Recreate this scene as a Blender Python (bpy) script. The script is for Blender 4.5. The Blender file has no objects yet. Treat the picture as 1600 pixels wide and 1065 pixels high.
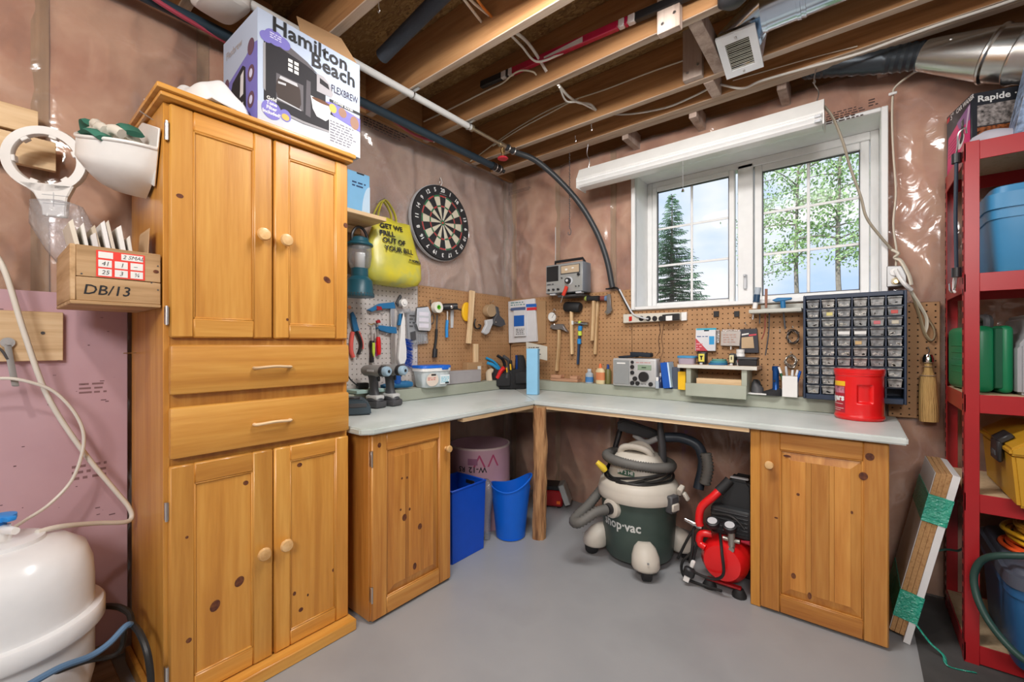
import bpy, bmesh, math, random
import numpy as np
from mathutils import Vector, Matrix, Euler, noise as mnoise
random.seed(7)
SC = bpy.context.scene
COL = SC.collection
R = math.radians
PI = math.pi

# ---------------------------------------------------------------- camera
FPX, CXP, CYP = 670.6, 800.0, 537.6            # focal length and centre in pixels of the 1600 x 1065 frame
YAW = R(38.9)
CAM = Vector((2.545, -3.125, 1.32))
cd = bpy.data.cameras.new('camera')
cam = bpy.data.objects.new('camera', cd); COL.objects.link(cam)
cam.location = CAM
cam.rotation_euler = (R(90), 0, YAW)
cd.sensor_width = 36.0
cd.lens = FPX / 1600 * 36.0
cd.shift_y = (CYP - 532.5) / 1600
cd.clip_start = 0.02; cd.clip_end = 300
SC.camera = cam

# ---------------------------------------------------------------- world / sky
w = bpy.data.worlds.new('world'); SC.world = w; w.use_nodes = True
nt = w.node_tree; nt.nodes.clear()
out = nt.nodes.new('ShaderNodeOutputWorld'); bg = nt.nodes.new('ShaderNodeBackground')
tc = nt.nodes.new('ShaderNodeTexCoord'); nz = nt.nodes.new('ShaderNodeTexNoise'); rp = nt.nodes.new('ShaderNodeValToRGB')
mp = nt.nodes.new('ShaderNodeMapping'); mp.inputs['Scale'].default_value = (1, 1, 2.6)
nz.inputs['Scale'].default_value = 2.6; nz.inputs['Detail'].default_value = 6
rp.color_ramp.elements[0].position = .38; rp.color_ramp.elements[0].color = (.50, .68, 1.0, 1)
rp.color_ramp.elements[1].position = .60; rp.color_ramp.elements[1].color = (.95, .96, 1.0, 1)
nt.links.new(tc.outputs['Generated'], mp.inputs[0]); nt.links.new(mp.outputs[0], nz.inputs['Vector'])
nt.links.new(nz.outputs['Fac'], rp.inputs[0]); nt.links.new(rp.outputs[0], bg.inputs['Color'])
bg.inputs['Strength'].default_value = .74
nt.links.new(bg.outputs[0], out.inputs[0])

# ---------------------------------------------------------------- lights
def light(name, kind, loc, energy, color=(1, 1, 1), size=.1, target=None, size_y=None):
    d = bpy.data.lights.new(name, kind); d.energy = energy; d.color = color
    o = bpy.data.objects.new(name, d); COL.objects.link(o); o.location = loc
    if kind == 'AREA':
        d.size = size
        if size_y: d.shape = 'RECTANGLE'; d.size_y = size_y
    elif kind == 'POINT': d.shadow_soft_size = size
    if target is not None:
        v = Vector(target) - Vector(loc)
        o.rotation_euler = v.to_track_quat('-Z', 'Y').to_euler()
    return o
sun = light('sun', 'SUN', (0, -10, 20), 2.6, (1, .96, .9)); sun.data.angle = R(1)
sun.rotation_euler = (R(48), 0, R(-20))
light('ceiling_bulb', 'POINT', (1.65, -3.55, 2.56), 25, (1, .94, .86), .05)
light('rear_fill', 'AREA', (3.1, -4.7, 2.62), 50, (1, .97, .95), 1.0, (1.4, -.8, .8), .7)  # added soft fill behind the camera, not a lamp of the room
light('overhead_fill', 'AREA', (1.75, -1.75, 2.79), 30, (1, .98, .96), 1.3, (1.45, -1.0, .5), .3)  # added unseen fill above the frame, brightens the far corner and worktop

SC.view_settings.view_transform = 'Standard'; SC.view_settings.look = 'None'
SC.view_settings.gamma = 1; SC.view_settings.use_curve_mapping = False
SC.view_settings.exposure = 0.60
SC.cycles.max_bounces = 8; SC.cycles.transparent_max_bounces = 16
SC.cycles.caustics_reflective = False; SC.cycles.caustics_refractive = False
SC.cycles.sample_clamp_indirect = 4

# ---------------------------------------------------------------- helpers
SA, CA = math.sin(YAW), math.cos(YAW)
def at(px, py, x=None, y=None, z=None, d=None):
    """the world point on a plane of the room that stands at this place in the 1600 x 1065 photograph"""
    u = (px - CXP) / FPX; v = (CYP - py) / FPX
    dx, dy = -SA + u * CA, CA + u * SA
    if x is not None: t = (x - CAM.x) / dx
    elif y is not None: t = (y - CAM.y) / dy
    elif z is not None: t = (z - CAM.z) / v
    else: t = d
    return Vector((CAM.x + t * dx, CAM.y + t * dy, CAM.z + t * v))

OFF = {}
def put(o, par):
    COL.objects.link(o)
    if par is not None: o.parent = par
    return o
def thing(name, label, cat, loc=(0, 0, 0), rz=0, group=None, world=False, rot=None):
    o = bpy.data.objects.new(name, None); COL.objects.link(o)
    o.empty_display_size = .05
    o.location = loc; o.rotation_euler = rot if rot else (0, 0, rz)
    o['label'] = label; o['category'] = cat
    if group: o['group'] = group
    OFF[o.name] = Vector(loc) if world else Vector((0, 0, 0))
    return o
def tag(o, label, cat, group=None):
    o['label'] = label; o['category'] = cat
    if group: o['group'] = group
    return o
def struct(o):
    o['kind'] = 'structure'; return o
def stuff(o):
    o['kind'] = 'stuff'; return o
def dup(root, loc, rz=None, label=None):
    r = root.copy(); COL.objects.link(r); r.location = loc
    if rz is not None: r.rotation_euler = (0, 0, rz)
    if label: r['label'] = label
    for ch in list(root.children):
        c = ch.copy(); COL.objects.link(c); c.parent = r
        for g in list(ch.children):
            e = g.copy(); COL.objects.link(e); e.parent = c
    return r

def spline(pts, n=8, closed=False):
    P = [Vector(p) for p in pts]; out = []
    N = len(P); last = N if closed else N - 1
    for i in range(last):
        p0 = P[(i - 1) % N] if closed or i > 0 else P[0] * 2 - P[1]
        p1 = P[i]; p2 = P[(i + 1) % N]
        p3 = P[(i + 2) % N] if closed or i + 2 < N else P[-1] * 2 - P[-2]
        for k in range(n):
            t = k / n
            out.append(.5 * ((2 * p1) + (p2 - p0) * t + (2 * p0 - 5 * p1 + 4 * p2 - p3) * t * t + (3 * p1 - p0 - 3 * p2 + p3) * t ** 3))
    if not closed: out.append(P[-1])
    return out

class B:
    """collects shapes and links them as ONE mesh object"""
    def __init__(s): s.bm = bmesh.new()
    def _add(s, src, M=None):
        if M is not None: bmesh.ops.transform(src, matrix=M, verts=src.verts)
        me = bpy.data.meshes.new('t'); src.to_mesh(me); src.free()
        s.bm.from_mesh(me); bpy.data.meshes.remove(me); return s
    def box(s, c, d, b=0, seg=1, rot=None):
        t = bmesh.new(); bmesh.ops.create_cube(t, size=1)
        bmesh.ops.scale(t, vec=Vector(d), verts=t.verts)
        if b > 0: bmesh.ops.bevel(t, geom=list(t.edges), offset=min(b, min(d) * .49), segments=seg, affect='EDGES', profile=.5)
        M = Matrix.Translation(Vector(c))
        if rot is not None: M = M @ Euler(rot).to_matrix().to_4x4()
        return s._add(t, M)
    def bb(s, x0, x1, y0, y1, z0, z1, b=0, seg=1):
        return s.box(((x0 + x1) / 2, (y0 + y1) / 2, (z0 + z1) / 2), (abs(x1 - x0), abs(y1 - y0), abs(z1 - z0)), b, seg)
    def beam(s, p0, p1, wd, th, b=0, up=(0, 0, 1)):
        p0, p1 = Vector(p0), Vector(p1); a = p1 - p0; L = a.length; a.normalize()
        q = Vector(up); sd = a.cross(q)
        if sd.length < 1e-4: sd = a.cross(Vector((1, 0, 0)))
        sd.normalize(); u2 = sd.cross(a)
        M = Matrix(((a.x, sd.x, u2.x, 0), (a.y, sd.y, u2.y, 0), (a.z, sd.z, u2.z, 0), (0, 0, 0, 1)))
        t = bmesh.new(); bmesh.ops.create_cube(t, size=1); bmesh.ops.scale(t, vec=Vector((L, wd, th)), verts=t.verts)
        if b > 0: bmesh.ops.bevel(t, geom=list(t.edges), offset=b, segments=1, affect='EDGES')
        return s._add(t, Matrix.Translation((p0 + p1) / 2) @ M)
    def tube(s, pts, r, n=8, cap=True, closed=False, flat=None):
        P = [Vector(p) for p in pts]; N = len(P); rings = []
        rr = r if hasattr(r, '__len__') else [r] * N
        prev = None
        for i, p in enumerate(P):
            a = (P[(i + 1) % N] - P[i - 1]) if (closed or 0 < i < N - 1) else (P[1] - P[0] if i == 0 else P[-1] - P[-2])
            a.normalize()
            if prev is None:
                e = a.cross(Vector((0, 0, 1)))
                if e.length < .1: e = a.cross(Vector((1, 0, 0)))
            else:
                e = prev - a * prev.dot(a)
            e.normalize(); prev = e; f = a.cross(e)
            fl = flat if flat else 1
            rings.append([s.bm.verts.new(p + (e * math.cos(2 * PI * k / n) + f * math.sin(2 * PI * k / n) * fl) * rr[i]) for k in range(n)])
        m = N if closed else N - 1
        for i in range(m):
            q0, q1 = rings[i], rings[(i + 1) % N]
            for k in range(n): s.bm.faces.new((q0[k], q0[(k + 1) % n], q1[(k + 1) % n], q1[k]))
        if cap and not closed: s.bm.faces.new(rings[0][::-1]); s.bm.faces.new(rings[-1])
        return s
    def cyl(s, p0, p1, r0, r1=None, n=16, cap=True):
        return s.tube([p0, p1], [r0, r0 if r1 is None else r1], n, cap)
    def lathe(s, prof, c=(0, 0, 0), n=24, rot=None, sx=1, sy=1, a0=0, a1=2 * PI):
        M = Matrix.Translation(Vector(c))
        if rot is not None: M = M @ Euler(rot).to_matrix().to_4x4()
        full = abs(a1 - a0 - 2 * PI) < 1e-6
        m = n if full else n + 1
        rings = []
        for (r, z) in prof:
            if r < 1e-6: rings.append([s.bm.verts.new(M @ Vector((0, 0, z)))])
            else: rings.append([s.bm.verts.new(M @ Vector((r * sx * math.cos(a0 + (a1 - a0) * k / n), r * sy * math.sin(a0 + (a1 - a0) * k / n), z))) for k in range(m)])
        for q0, q1 in zip(rings, rings[1:]):
            for k in range(n):
                k2 = (k + 1) % m
                if len(q0) == 1 and len(q1) == 1: break
                if len(q0) == 1: s.bm.faces.new((q0[0], q1[k2], q1[k]))
                elif len(q1) == 1: s.bm.faces.new((q0[k], q0[k2], q1[0]))
                else: s.bm.faces.new((q0[k], q0[k2], q1[k2], q1[k]))
        return s
    def prism(s, poly, y0, y1, M=None, b=0, seg=1):
        """polygon (x, z) extruded along y"""
        t = bmesh.new()
        lo = [t.verts.new((x, y0, z)) for x, z in poly]; hi = [t.verts.new((x, y1, z)) for x, z in poly]
        n = len(poly); t.faces.new(lo); t.faces.new(hi[::-1])
        for i in range(n): t.faces.new((lo[i], hi[i], hi[(i + 1) % n], lo[(i + 1) % n]))
        bmesh.ops.recalc_face_normals(t, faces=t.faces)
        if b: bmesh.ops.bevel(t, geom=list(t.edges), offset=b, segments=seg, affect='EDGES')
        return s._add(t, M)
    def ball(s, c, r, u=16, v=10, rot=None):
        t = bmesh.new(); bmesh.ops.create_uvsphere(t, u_segments=u, v_segments=v, radius=1)
        r = r if hasattr(r, '__len__') else (r, r, r)
        M = Matrix.Translation(Vector(c))
        if rot is not None: M = M @ Euler(rot).to_matrix().to_4x4()
        return s._add(t, M @ Matrix.Diagonal((*r, 1)))
    def disc(s, c, r, n=24, rot=None, r2=None):
        M = Matrix.Translation(Vector(c)) @ (Euler(rot).to_matrix().to_4x4() if rot is not None else Matrix())
        s.bm.faces.new([s.bm.verts.new(M @ Vector((r * math.cos(2 * PI * k / n), (r2 or r) * math.sin(2 * PI * k / n), 0))) for k in range(n)]); return s
    def poly(s, pts):
        s.bm.faces.new([s.bm.verts.new(Vector(p)) for p in pts]); return s
    def flat(s, pts, y):
        """print: polygon (x, z) lying on a face that looks to -y"""
        f = s.bm.faces.new([s.bm.verts.new(Vector((x, y, z))) for x, z in pts]); return s
    def grid(s, nu, nv, fn):
        V = [[s.bm.verts.new(fn(i / nu, j / nv)) for j in range(nv + 1)] for i in range(nu + 1)]
        for i in range(nu):
            for j in range(nv): s.bm.faces.new((V[i][j], V[i + 1][j], V[i + 1][j + 1], V[i][j + 1]))
        return s
    def solid(s, th):
        bmesh.ops.recalc_face_normals(s.bm, faces=s.bm.faces)
        bmesh.ops.solidify(s.bm, geom=list(s.bm.faces), thickness=th); return s
    def xf(s, M): bmesh.ops.transform(s.bm, matrix=M, verts=s.bm.verts); return s
    def obj(s, name, mat, par=None, smooth=38, recalc=True, label=None):
        if recalc: bmesh.ops.recalc_face_normals(s.bm, faces=s.bm.faces)
        off = OFF.get(par.name) if par is not None else None
        if off is not None and off.length > 0: bmesh.ops.translate(s.bm, vec=-off, verts=s.bm.verts)
        me = bpy.data.meshes.new(name); s.bm.to_mesh(me); s.bm.free()
        if smooth:
            for p in me.polygons: p.use_smooth = True
            me.set_sharp_from_angle(angle=R(smooth))
        me.materials.append(mat)
        o = bpy.data.objects.new(name, me); put(o, par)
        OFF[o.name] = off if off is not None else Vector((0, 0, 0))
        if label: o['label'] = label
        return o

def text(body, size, mat, par, loc, rot=(PI / 2, 0, 0), name='lettering', bold=0, align='LEFT', sx=1, shear=0, space=1):
    """lettering lying on a face that looks to -y (in the frame of par)"""
    cu = bpy.data.curves.new(name, 'FONT'); cu.body = body; cu.size = size; cu.align_x = align; cu.align_y = 'CENTER'
    cu.resolution_u = 2; cu.offset = bold; cu.shear = shear; cu.space_character = space
    tmp = bpy.data.objects.new('tmp', cu); COL.objects.link(tmp)
    me = bpy.data.meshes.new_from_object(tmp)
    bpy.data.objects.remove(tmp); bpy.data.curves.remove(cu)
    M = Matrix.Translation(Vector(loc)) @ Euler(rot).to_matrix().to_4x4() @ Matrix.Diagonal((sx, 1, 1, 1))
    off = OFF.get(par.name, Vector((0, 0, 0)))
    me.transform(Matrix.Translation(-off) @ M)
    me.name = name; me.materials.clear(); me.materials.append(mat)
    o = bpy.data.objects.new(name, me); put(o, par); OFF[o.name] = off
    return o
def scrawl(par, x0, x1, z0, z1, y, rows, mat, name='small_print', seed=1, dens=.75, M=None):
    """print too small to read: rows of short strokes on a face that looks to -y"""
    rnd = random.Random(seed); b = B(); h = (z1 - z0) / rows
    for i in range(rows):
        z = z1 - (i + .5) * h; x = x0; end = x1 - rnd.random() * .25 * (x1 - x0)
        while x < end:
            L = h * rnd.uniform(.5, 2.2)
            b.flat([(x, z - h * .22), (min(x + L, x1), z - h * .22), (min(x + L, x1), z + h * .22), (x, z + h * .22)], y); x += L + h * (.35 + rnd.random() * (1 - dens))
    if M is not None: b.xf(M)
    return b.obj(name, mat, par, smooth=0, recalc=False)

# ---------------------------------------------------------------- materials
MATS = {}
def nodes(name):
    m = bpy.data.materials.new(name); m.use_nodes = True
    return m, m.node_tree, m.node_tree.nodes['Principled BSDF']
def mat(name, col, rough=.5, metal=0, coat=0, var=.025, nscale=14, bump=0, bscale=60, alpha=1, trans=0, ior=1.45, spec=None):
    """plain painted / plastic / metal surface with slight procedural unevenness"""
    if name in MATS: return MATS[name]
    m, t, p = nodes(name)
    c = (*col, 1)
    if var > 0:
        tc = t.nodes.new('ShaderNodeTexCoord'); n = t.nodes.new('ShaderNodeTexNoise'); n.inputs['Scale'].default_value = nscale; n.inputs['Detail'].default_value = 4
        r = t.nodes.new('ShaderNodeValToRGB')
        r.color_ramp.elements[0].position = .3; r.color_ramp.elements[1].position = .7
        r.color_ramp.elements[0].color = tuple(max(0, v * (1 - var * 1.6)) for v in col) + (1,)
        r.color_ramp.elements[1].color = tuple(min(1, v * (1 + var)) for v in col) + (1,)
        t.links.new(tc.outputs['Object'], n.inputs['Vector']); t.links.new(n.outputs['Fac'], r.inputs[0]); t.links.new(r.outputs[0], p.inputs['Base Color'])
    else: p.inputs['Base Color'].default_value = c
    if bump > 0:
        tc = t.nodes.new('ShaderNodeTexCoord'); n2 = t.nodes.new('ShaderNodeTexNoise'); n2.inputs['Scale'].default_value = bscale
        bm_ = t.nodes.new('ShaderNodeBump'); bm_.inputs['Strength'].default_value = bump; bm_.inputs['Distance'].default_value = .01
        t.links.new(tc.outputs['Object'], n2.inputs['Vector']); t.links.new(n2.outputs['Fac'], bm_.inputs['Height']); t.links.new(bm_.outputs[0], p.inputs['Normal'])
    p.inputs['Roughness'].default_value = rough; p.inputs['Metallic'].default_value = metal
    p.inputs['Coat Weight'].default_value = coat; p.inputs['Coat Roughness'].default_value = .15
    p.inputs['IOR'].default_value = ior
    if spec is not None: p.inputs['Specular IOR Level'].default_value = spec
    if trans: p.inputs['Transmission Weight'].default_value = trans
    if alpha < 1: p.inputs['Alpha'].default_value = alpha
    MATS[name] = m; return m
def wood(name, c0, c1, c2, axis='z', rough=.42, coat=.25, stretch=14, scale=1.0, bump=.06):
    """boards with grain running along one axis of the object"""
    if name in MATS: return MATS[name]
    m, t, p = nodes(name); N = t.nodes; L = t.links
    tc = N.new('ShaderNodeTexCoord'); mp = N.new('ShaderNodeMapping'); oi = N.new('ShaderNodeObjectInfo')
    s = [stretch * scale] * 3; s['xyz'.index(axis)] = .9 * scale; mp.inputs['Scale'].default_value = s
    ad = N.new('ShaderNodeVectorMath'); ad.operation = 'MULTIPLY_ADD'
    cb = N.new('ShaderNodeCombineXYZ')
    for k in range(3): L.new(oi.outputs['Random'], cb.inputs[k])
    ad.inputs[1].default_value = (7.3, 5.1, 9.7)
    L.new(cb.outputs[0], ad.inputs[0]); L.new(tc.outputs['Object'], ad.inputs[2]); L.new(ad.outputs[0], mp.inputs[0])
    n1 = N.new('ShaderNodeTexNoise'); n1.inputs['Scale'].default_value = 1.2; n1.inputs['Detail'].default_value = 5; n1.inputs['Distortion'].default_value = .6
    n2 = N.new('ShaderNodeTexNoise'); n2.inputs['Scale'].default_value = 7; n2.inputs['Detail'].default_value = 3
    L.new(mp.outputs[0], n1.inputs['Vector']); L.new(mp.outputs[0], n2.inputs['Vector'])
    mx = N.new('ShaderNodeMath'); mx.operation = 'MULTIPLY_ADD'; mx.inputs[1].default_value = .35
    L.new(n2.outputs['Fac'], mx.inputs[0]); L.new(n1.outputs['Fac'], mx.inputs[2])
    r = N.new('ShaderNodeValToRGB'); e = r.color_ramp.elements
    e[0].position = .46; e[0].color = (*c0, 1); e[1].position = .88; e[1].color = (*c2, 1)
    k = e.new(.66); k.color = (*c1, 1)
    hv = N.new('ShaderNodeHueSaturation'); vm = N.new('ShaderNodeMath'); vm.operation = 'MULTIPLY_ADD'; vm.inputs[1].default_value = .26; vm.inputs[2].default_value = .87
    L.new(oi.outputs['Random'], vm.inputs[0]); L.new(vm.outputs[0], hv.inputs['Value'])
    L.new(mx.outputs[0], r.inputs[0]); L.new(r.outputs[0], hv.inputs['Color']); L.new(hv.outputs[0], p.inputs['Base Color'])
    bu = N.new('ShaderNodeBump'); bu.inputs['Strength'].default_value = bump; bu.inputs['Distance'].default_value = .01
    L.new(n2.outputs['Fac'], bu.inputs['Height']); L.new(bu.outputs[0], p.inputs['Normal'])
    p.inputs['Roughness'].default_value = rough; p.inputs['Coat Weight'].default_value = coat; p.inputs['Coat Roughness'].default_value = .2
    MATS[name] = m; return m
def clear(name, tint=(1, 1, 1), refl=.12, haze=.1, rough=.12, bump=0, bscale=20, fk=.5):
    """thin clear film or glass: mostly transparent, some gloss and a little milkiness"""
    if name in MATS: return MATS[name]
    m = bpy.data.materials.new(name); m.use_nodes = True; t = m.node_tree; t.nodes.clear(); N = t.nodes; L = t.links
    o = N.new('ShaderNodeOutputMaterial'); tr = N.new('ShaderNodeBsdfTransparent'); tr.inputs[0].default_value = (*tint, 1)
    gl = N.new('ShaderNodeBsdfGlossy'); gl.inputs['Roughness'].default_value = rough
    df = N.new('ShaderNodeBsdfDiffuse'); df.inputs[0].default_value = (*[.85 * v for v in tint], 1)
    a = N.new('ShaderNodeMixShader'); b = N.new('ShaderNodeMixShader'); fr = N.new('ShaderNodeLayerWeight'); fr.inputs[0].default_value = .35
    a.inputs[0].default_value = haze; L.new(tr.outputs[0], a.inputs[1]); L.new(df.outputs[0], a.inputs[2])
    mm = N.new('ShaderNodeMath'); mm.operation = 'MULTIPLY_ADD'; mm.inputs[1].default_value = fk; mm.inputs[2].default_value = refl
    L.new(fr.outputs['Fresnel'], mm.inputs[0]); L.new(mm.outputs[0], b.inputs[0])
    L.new(a.outputs[0], b.inputs[1]); L.new(gl.outputs[0], b.inputs[2]); L.new(b.outputs[0], o.inputs[0])
    if bump:
        tc = N.new('ShaderNodeTexCoord'); n2 = N.new('ShaderNodeTexNoise'); n2.inputs['Scale'].default_value = bscale; n2.inputs['Detail'].default_value = 3; n2.inputs['Distortion'].default_value = 1.5
        bu = N.new('ShaderNodeBump'); bu.inputs['Strength'].default_value = bump; bu.inputs['Distance'].default_value = .03
        L.new(tc.outputs['Object'], n2.inputs['Vector']); L.new(n2.outputs['Fac'], bu.inputs['Height'])
        L.new(bu.outputs[0], gl.inputs['Normal']); L.new(bu.outputs[0], df.inputs['Normal'])
    MATS[name] = m; return m
def mottled(name, cols, scale, rough=.9, detail=6, coords='Object', stretch=(1, 1, 1), dist=0, voronoi=False, bump=0, coat=0):
    if name in MATS: return MATS[name]
    m, t, p = nodes(name); N = t.nodes; L = t.links
    tc = N.new('ShaderNodeTexCoord'); mp = N.new('ShaderNodeMapping'); mp.inputs['Scale'].default_value = stretch
    L.new(tc.outputs[coords], mp.inputs[0])
    r = N.new('ShaderNodeValToRGB'); e = r.color_ramp.elements
    if voronoi:
        n = N.new('ShaderNodeTexVoronoi'); n.inputs['Scale'].default_value = scale
        nn = N.new('ShaderNodeTexNoise'); nn.inputs['Scale'].default_value = scale * .4
        sub = N.new('ShaderNodeVectorMath'); sub.operation = 'MULTIPLY_ADD'; sub.inputs[1].default_value = (.5, .5, .5)
        L.new(mp.outputs[0], nn.inputs['Vector']); L.new(nn.outputs['Color'], sub.inputs[0]); L.new(mp.outputs[0], sub.inputs[2]); L.new(sub.outputs[0], n.inputs['Vector'])
        sp = N.new('ShaderNodeSeparateColor'); L.new(n.outputs['Color'], sp.inputs[0]); src = sp.outputs[0]
        lo, hi = 0, 1
    else:
        n = N.new('ShaderNodeTexNoise'); n.inputs['Scale'].default_value = scale; n.inputs['Detail'].default_value = detail; n.inputs['Distortion'].default_value = dist
        L.new(mp.outputs[0], n.inputs['Vector']); src = n.outputs['Fac']; lo, hi = .3, .7
    e[0].position = lo; e[0].color = (*cols[0], 1); e[1].position = hi; e[1].color = (*cols[-1], 1)
    for i, c in enumerate(cols[1:-1]):
        k = e.new(lo + (hi - lo) * (i + 1) / (len(cols) - 1)); k.color = (*c, 1)
    L.new(src, r.inputs[0]); L.new(r.outputs[0], p.inputs['Base Color'])
    if bump:
        bu = N.new('ShaderNodeBump'); bu.inputs['Strength'].default_value = bump; bu.inputs['Distance'].default_value = .01
        L.new(src, bu.inputs['Height']); L.new(bu.outputs[0], p.inputs['Normal'])
    p.inputs['Roughness'].default_value = rough; p.inputs['Coat Weight'].default_value = coat
    MATS[name] = m; return m

pc = ((.46, .19, .028), (.55, .246, .040), (.635, .32, .064))
PINEZ = wood('pine_upright', *pc, axis='z'); PINEX = wood('pine_across', *pc, axis='x'); PINEY = wood('pine_deep', *pc, axis='y')
dk = ((.38, .135, .022), (.49, .20, .036), (.59, .28, .062))
DPINEZ = wood('amber_pine_upright', *dk, axis='z'); DPINEX = wood('amber_pine_across', *dk, axis='x')
jc = ((.27, .125, .048), (.38, .185, .07), (.47, .25, .105))
JOISTX = wood('joist_wood', *jc, axis='x', rough=.8, coat=0); JOISTY = wood('blocking_wood', *jc, axis='y', rough=.8, coat=0)
lc = ((.52, .34, .18), (.66, .47, .27), (.76, .58, .37))
RAWX = wood('raw_board', *lc, axis='x', rough=.7, coat=0); RAWY = wood('raw_board_deep', *lc, axis='y', rough=.7, coat=0); RAWZ = wood('raw_board_upright', *lc, axis='z', rough=.7, coat=0)
KNOT = mottled('knot_wood', ((.05, .015, .01), (.12, .035, .015), (.19, .07, .02)), 60, rough=.4)
OSB = mottled('osb_flakes', ((.16, .085, .03), (.30, .17, .06), (.24, .13, .045), (.42, .26, .10), (.2, .1, .04)), 22, voronoi=True, stretch=(1, 2.2, 1), rough=.8)
INSUL = mottled('pink_insulation', ((.31, .125, .07), (.52, .24, .14), (.66, .38, .245), (.57, .29, .175)), 3.2, detail=8, rough=1, bump=.5)
POLY = clear('clear_poly_film', (1, .97, .95), refl=.065, haze=.12, rough=.14, bump=.14, bscale=7)
POLY2 = clear('milky_poly_film', (1, .985, .97), refl=.11, haze=.25, rough=.15, bump=.16, bscale=6)
FLOORM = mottled('grey_floor_paint', ((.285, .29, .30), (.32, .325, .335), (.30, .306, .317)), 2.2, rough=.38)
PINKB = mottled('pink_foam_board', ((.52, .33, .38), (.60, .40, .45)), 3, rough=.75)
WHITE = mat('white_paint', (.78, .78, .77), .45); WPLAST = mat('white_plastic', (.80, .79, .77), .35); CREAM = mat('cream_plastic', (.70, .64, .52), .4)
BLACK = mat('black_plastic', (.018, .018, .02), .4); BRUB = mat('black_rubber', (.014, .014, .015), .65); DGREY = mat('dark_grey', (.07, .07, .075), .5)
GREY = mat('grey_plastic', (.30, .30, .30), .5); LGREY = mat('light_grey', (.55, .56, .58), .45)
STEEL = mat('steel', (.62, .62, .62), .3, 1); GALV = mat('galvanised', (.60, .70, .82), .2, 1, var=.03, nscale=9); BRASS = mat('brass', (.72, .52, .26), .3, 1)
CHROME = mat('chrome', (.85, .85, .85), .1, 1, var=0)
RED = mat('red_paint', (.36, .014, .018), .35); BRED = mat('bright_red', (.72, .01, .012), .3, coat=.4); BLUE = mat('blue_plastic', (.003, .075, .55), .38)
TEAL = mat('teal_plastic', (.012, .085, .12), .4); SBLUE = mat('steel_blue_plastic', (.02, .16, .36), .4); LBLUE = mat('light_blue', (.22, .50, .78), .6)
YEL = mat('yellow_plastic', (.85, .50, .02), .4); GREEN = mat('green_plastic', (.01, .24, .07), .4); ORANGE = mat('orange_plastic', (.85, .16, .02), .45)
CARD = mat('cardboard', (.40, .24, .12), .85); PAPER = mat('paper', (.74, .73, .70), .8); INK = mat('black_ink', (.012, .012, .014), .6, var=0)
GLASS = clear('window_glass', (1, 1, 1), refl=.001, haze=.012, rough=.02, fk=.03); CLEARP = clear('clear_plastic', (.95, .97, 1), refl=.07, haze=.16, rough=.12, bump=.3, bscale=45)
PEG = mottled('brown_hardboard', ((.36, .19, .085), (.44, .245, .115)), 5, rough=.7); PEGW = mottled('white_hardboard', ((.55, .50, .47), (.62, .57, .54)), 5, rough=.6)
BENCH = mottled('bench_paint', ((.47, .52, .49), (.58, .62, .60), (.62, .66, .64)), 3.5, rough=.45, coat=.15); SAGE = mottled('sage_paint', ((.33, .355, .285), (.40, .42, .35)), 5, rough=.5)
# ---------------------------------------------------------------- room shell
ZJ, ZS = 2.83, 3.12                # underside of the joists, underside of the subfloor
b = B(); b.bb(-.4, 4.6, -5.6, .4, -.12, 0)
floor = struct(b.obj('floor', FLOORM, smooth=0))
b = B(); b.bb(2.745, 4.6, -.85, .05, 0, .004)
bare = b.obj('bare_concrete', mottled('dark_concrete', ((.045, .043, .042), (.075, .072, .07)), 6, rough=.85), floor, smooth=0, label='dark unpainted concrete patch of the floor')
ceil_b = B(); ceil_b.bb(-.4, 4.6, -5.6, .4, ZS, ZS + .03)
ceiling = struct(ceil_b.obj('ceiling', OSB, smooth=0))
JY = [-.30, -.25, -.5405, -1.0615, -1.5305, -2.0625, -2.57, -3.08, -3.59, -4.1, -4.61, -5.12]
JEDGE = wood('joist_edge', (.36, .25, .17), (.50, .39, .30), (.60, .49, .39), 'x', .8, 0)  # pale weathered undersides, with bounce light from below put into the colour
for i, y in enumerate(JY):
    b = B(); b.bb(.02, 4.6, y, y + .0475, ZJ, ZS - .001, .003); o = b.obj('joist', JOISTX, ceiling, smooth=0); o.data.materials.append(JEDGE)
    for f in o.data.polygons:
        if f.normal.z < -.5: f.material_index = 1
b = B(); b.bb(-.02, .02, -5.6, .1, ZJ + .01, ZS - .001); b.obj('rim_joist', JOISTY, ceiling, smooth=0)
b = B(); b.bb(0, 4.6, .05, .09, ZJ + .01, ZS - .001); b.obj('rim_joist', JOISTX, ceiling, smooth=0)
b = B(); b.bb(.09, .12, -5.6, -2.15, ZJ + .01, ZS - .001); b.obj('rim_joist', JOISTY, ceiling, smooth=0)
def blocking(x, y0, y1, z0=ZJ, z1=ZS - .002, th=.0475, m=JOISTY):
    b = B(); b.bb(x, x + th, y0, y1, z0, z1, .003); return b.obj('blocking', m, ceiling, smooth=0)
WEATH = wood('weathered_blocking', (.34, .25, .20), (.48, .37, .31), (.58, .47, .40), 'z', .8, 0)
# upright cleats nailed across the joist faces
for (px, py0, py1, y, wd) in ((1046, -60, 50, -1.0615, .105), (1083, 50, 124, -.5405, .105)):
    p = at(px, py1, y=y - .025); b = B(); b.bb(p.x - wd / 2, p.x + wd / 2, y - .045, y - .001, p.z, p.z + .3, .003)
    o = b.obj('cleat', WEATH, ceiling, smooth=0)
    for s in (-.025, .03):
        k = B(); k.cyl((p.x + s, y - .049, p.z + .05 + s * .5), (p.x + s, y - .044, p.z + .05 + s * .5), .007, n=10); k.obj('screw', STEEL, o)
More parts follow.
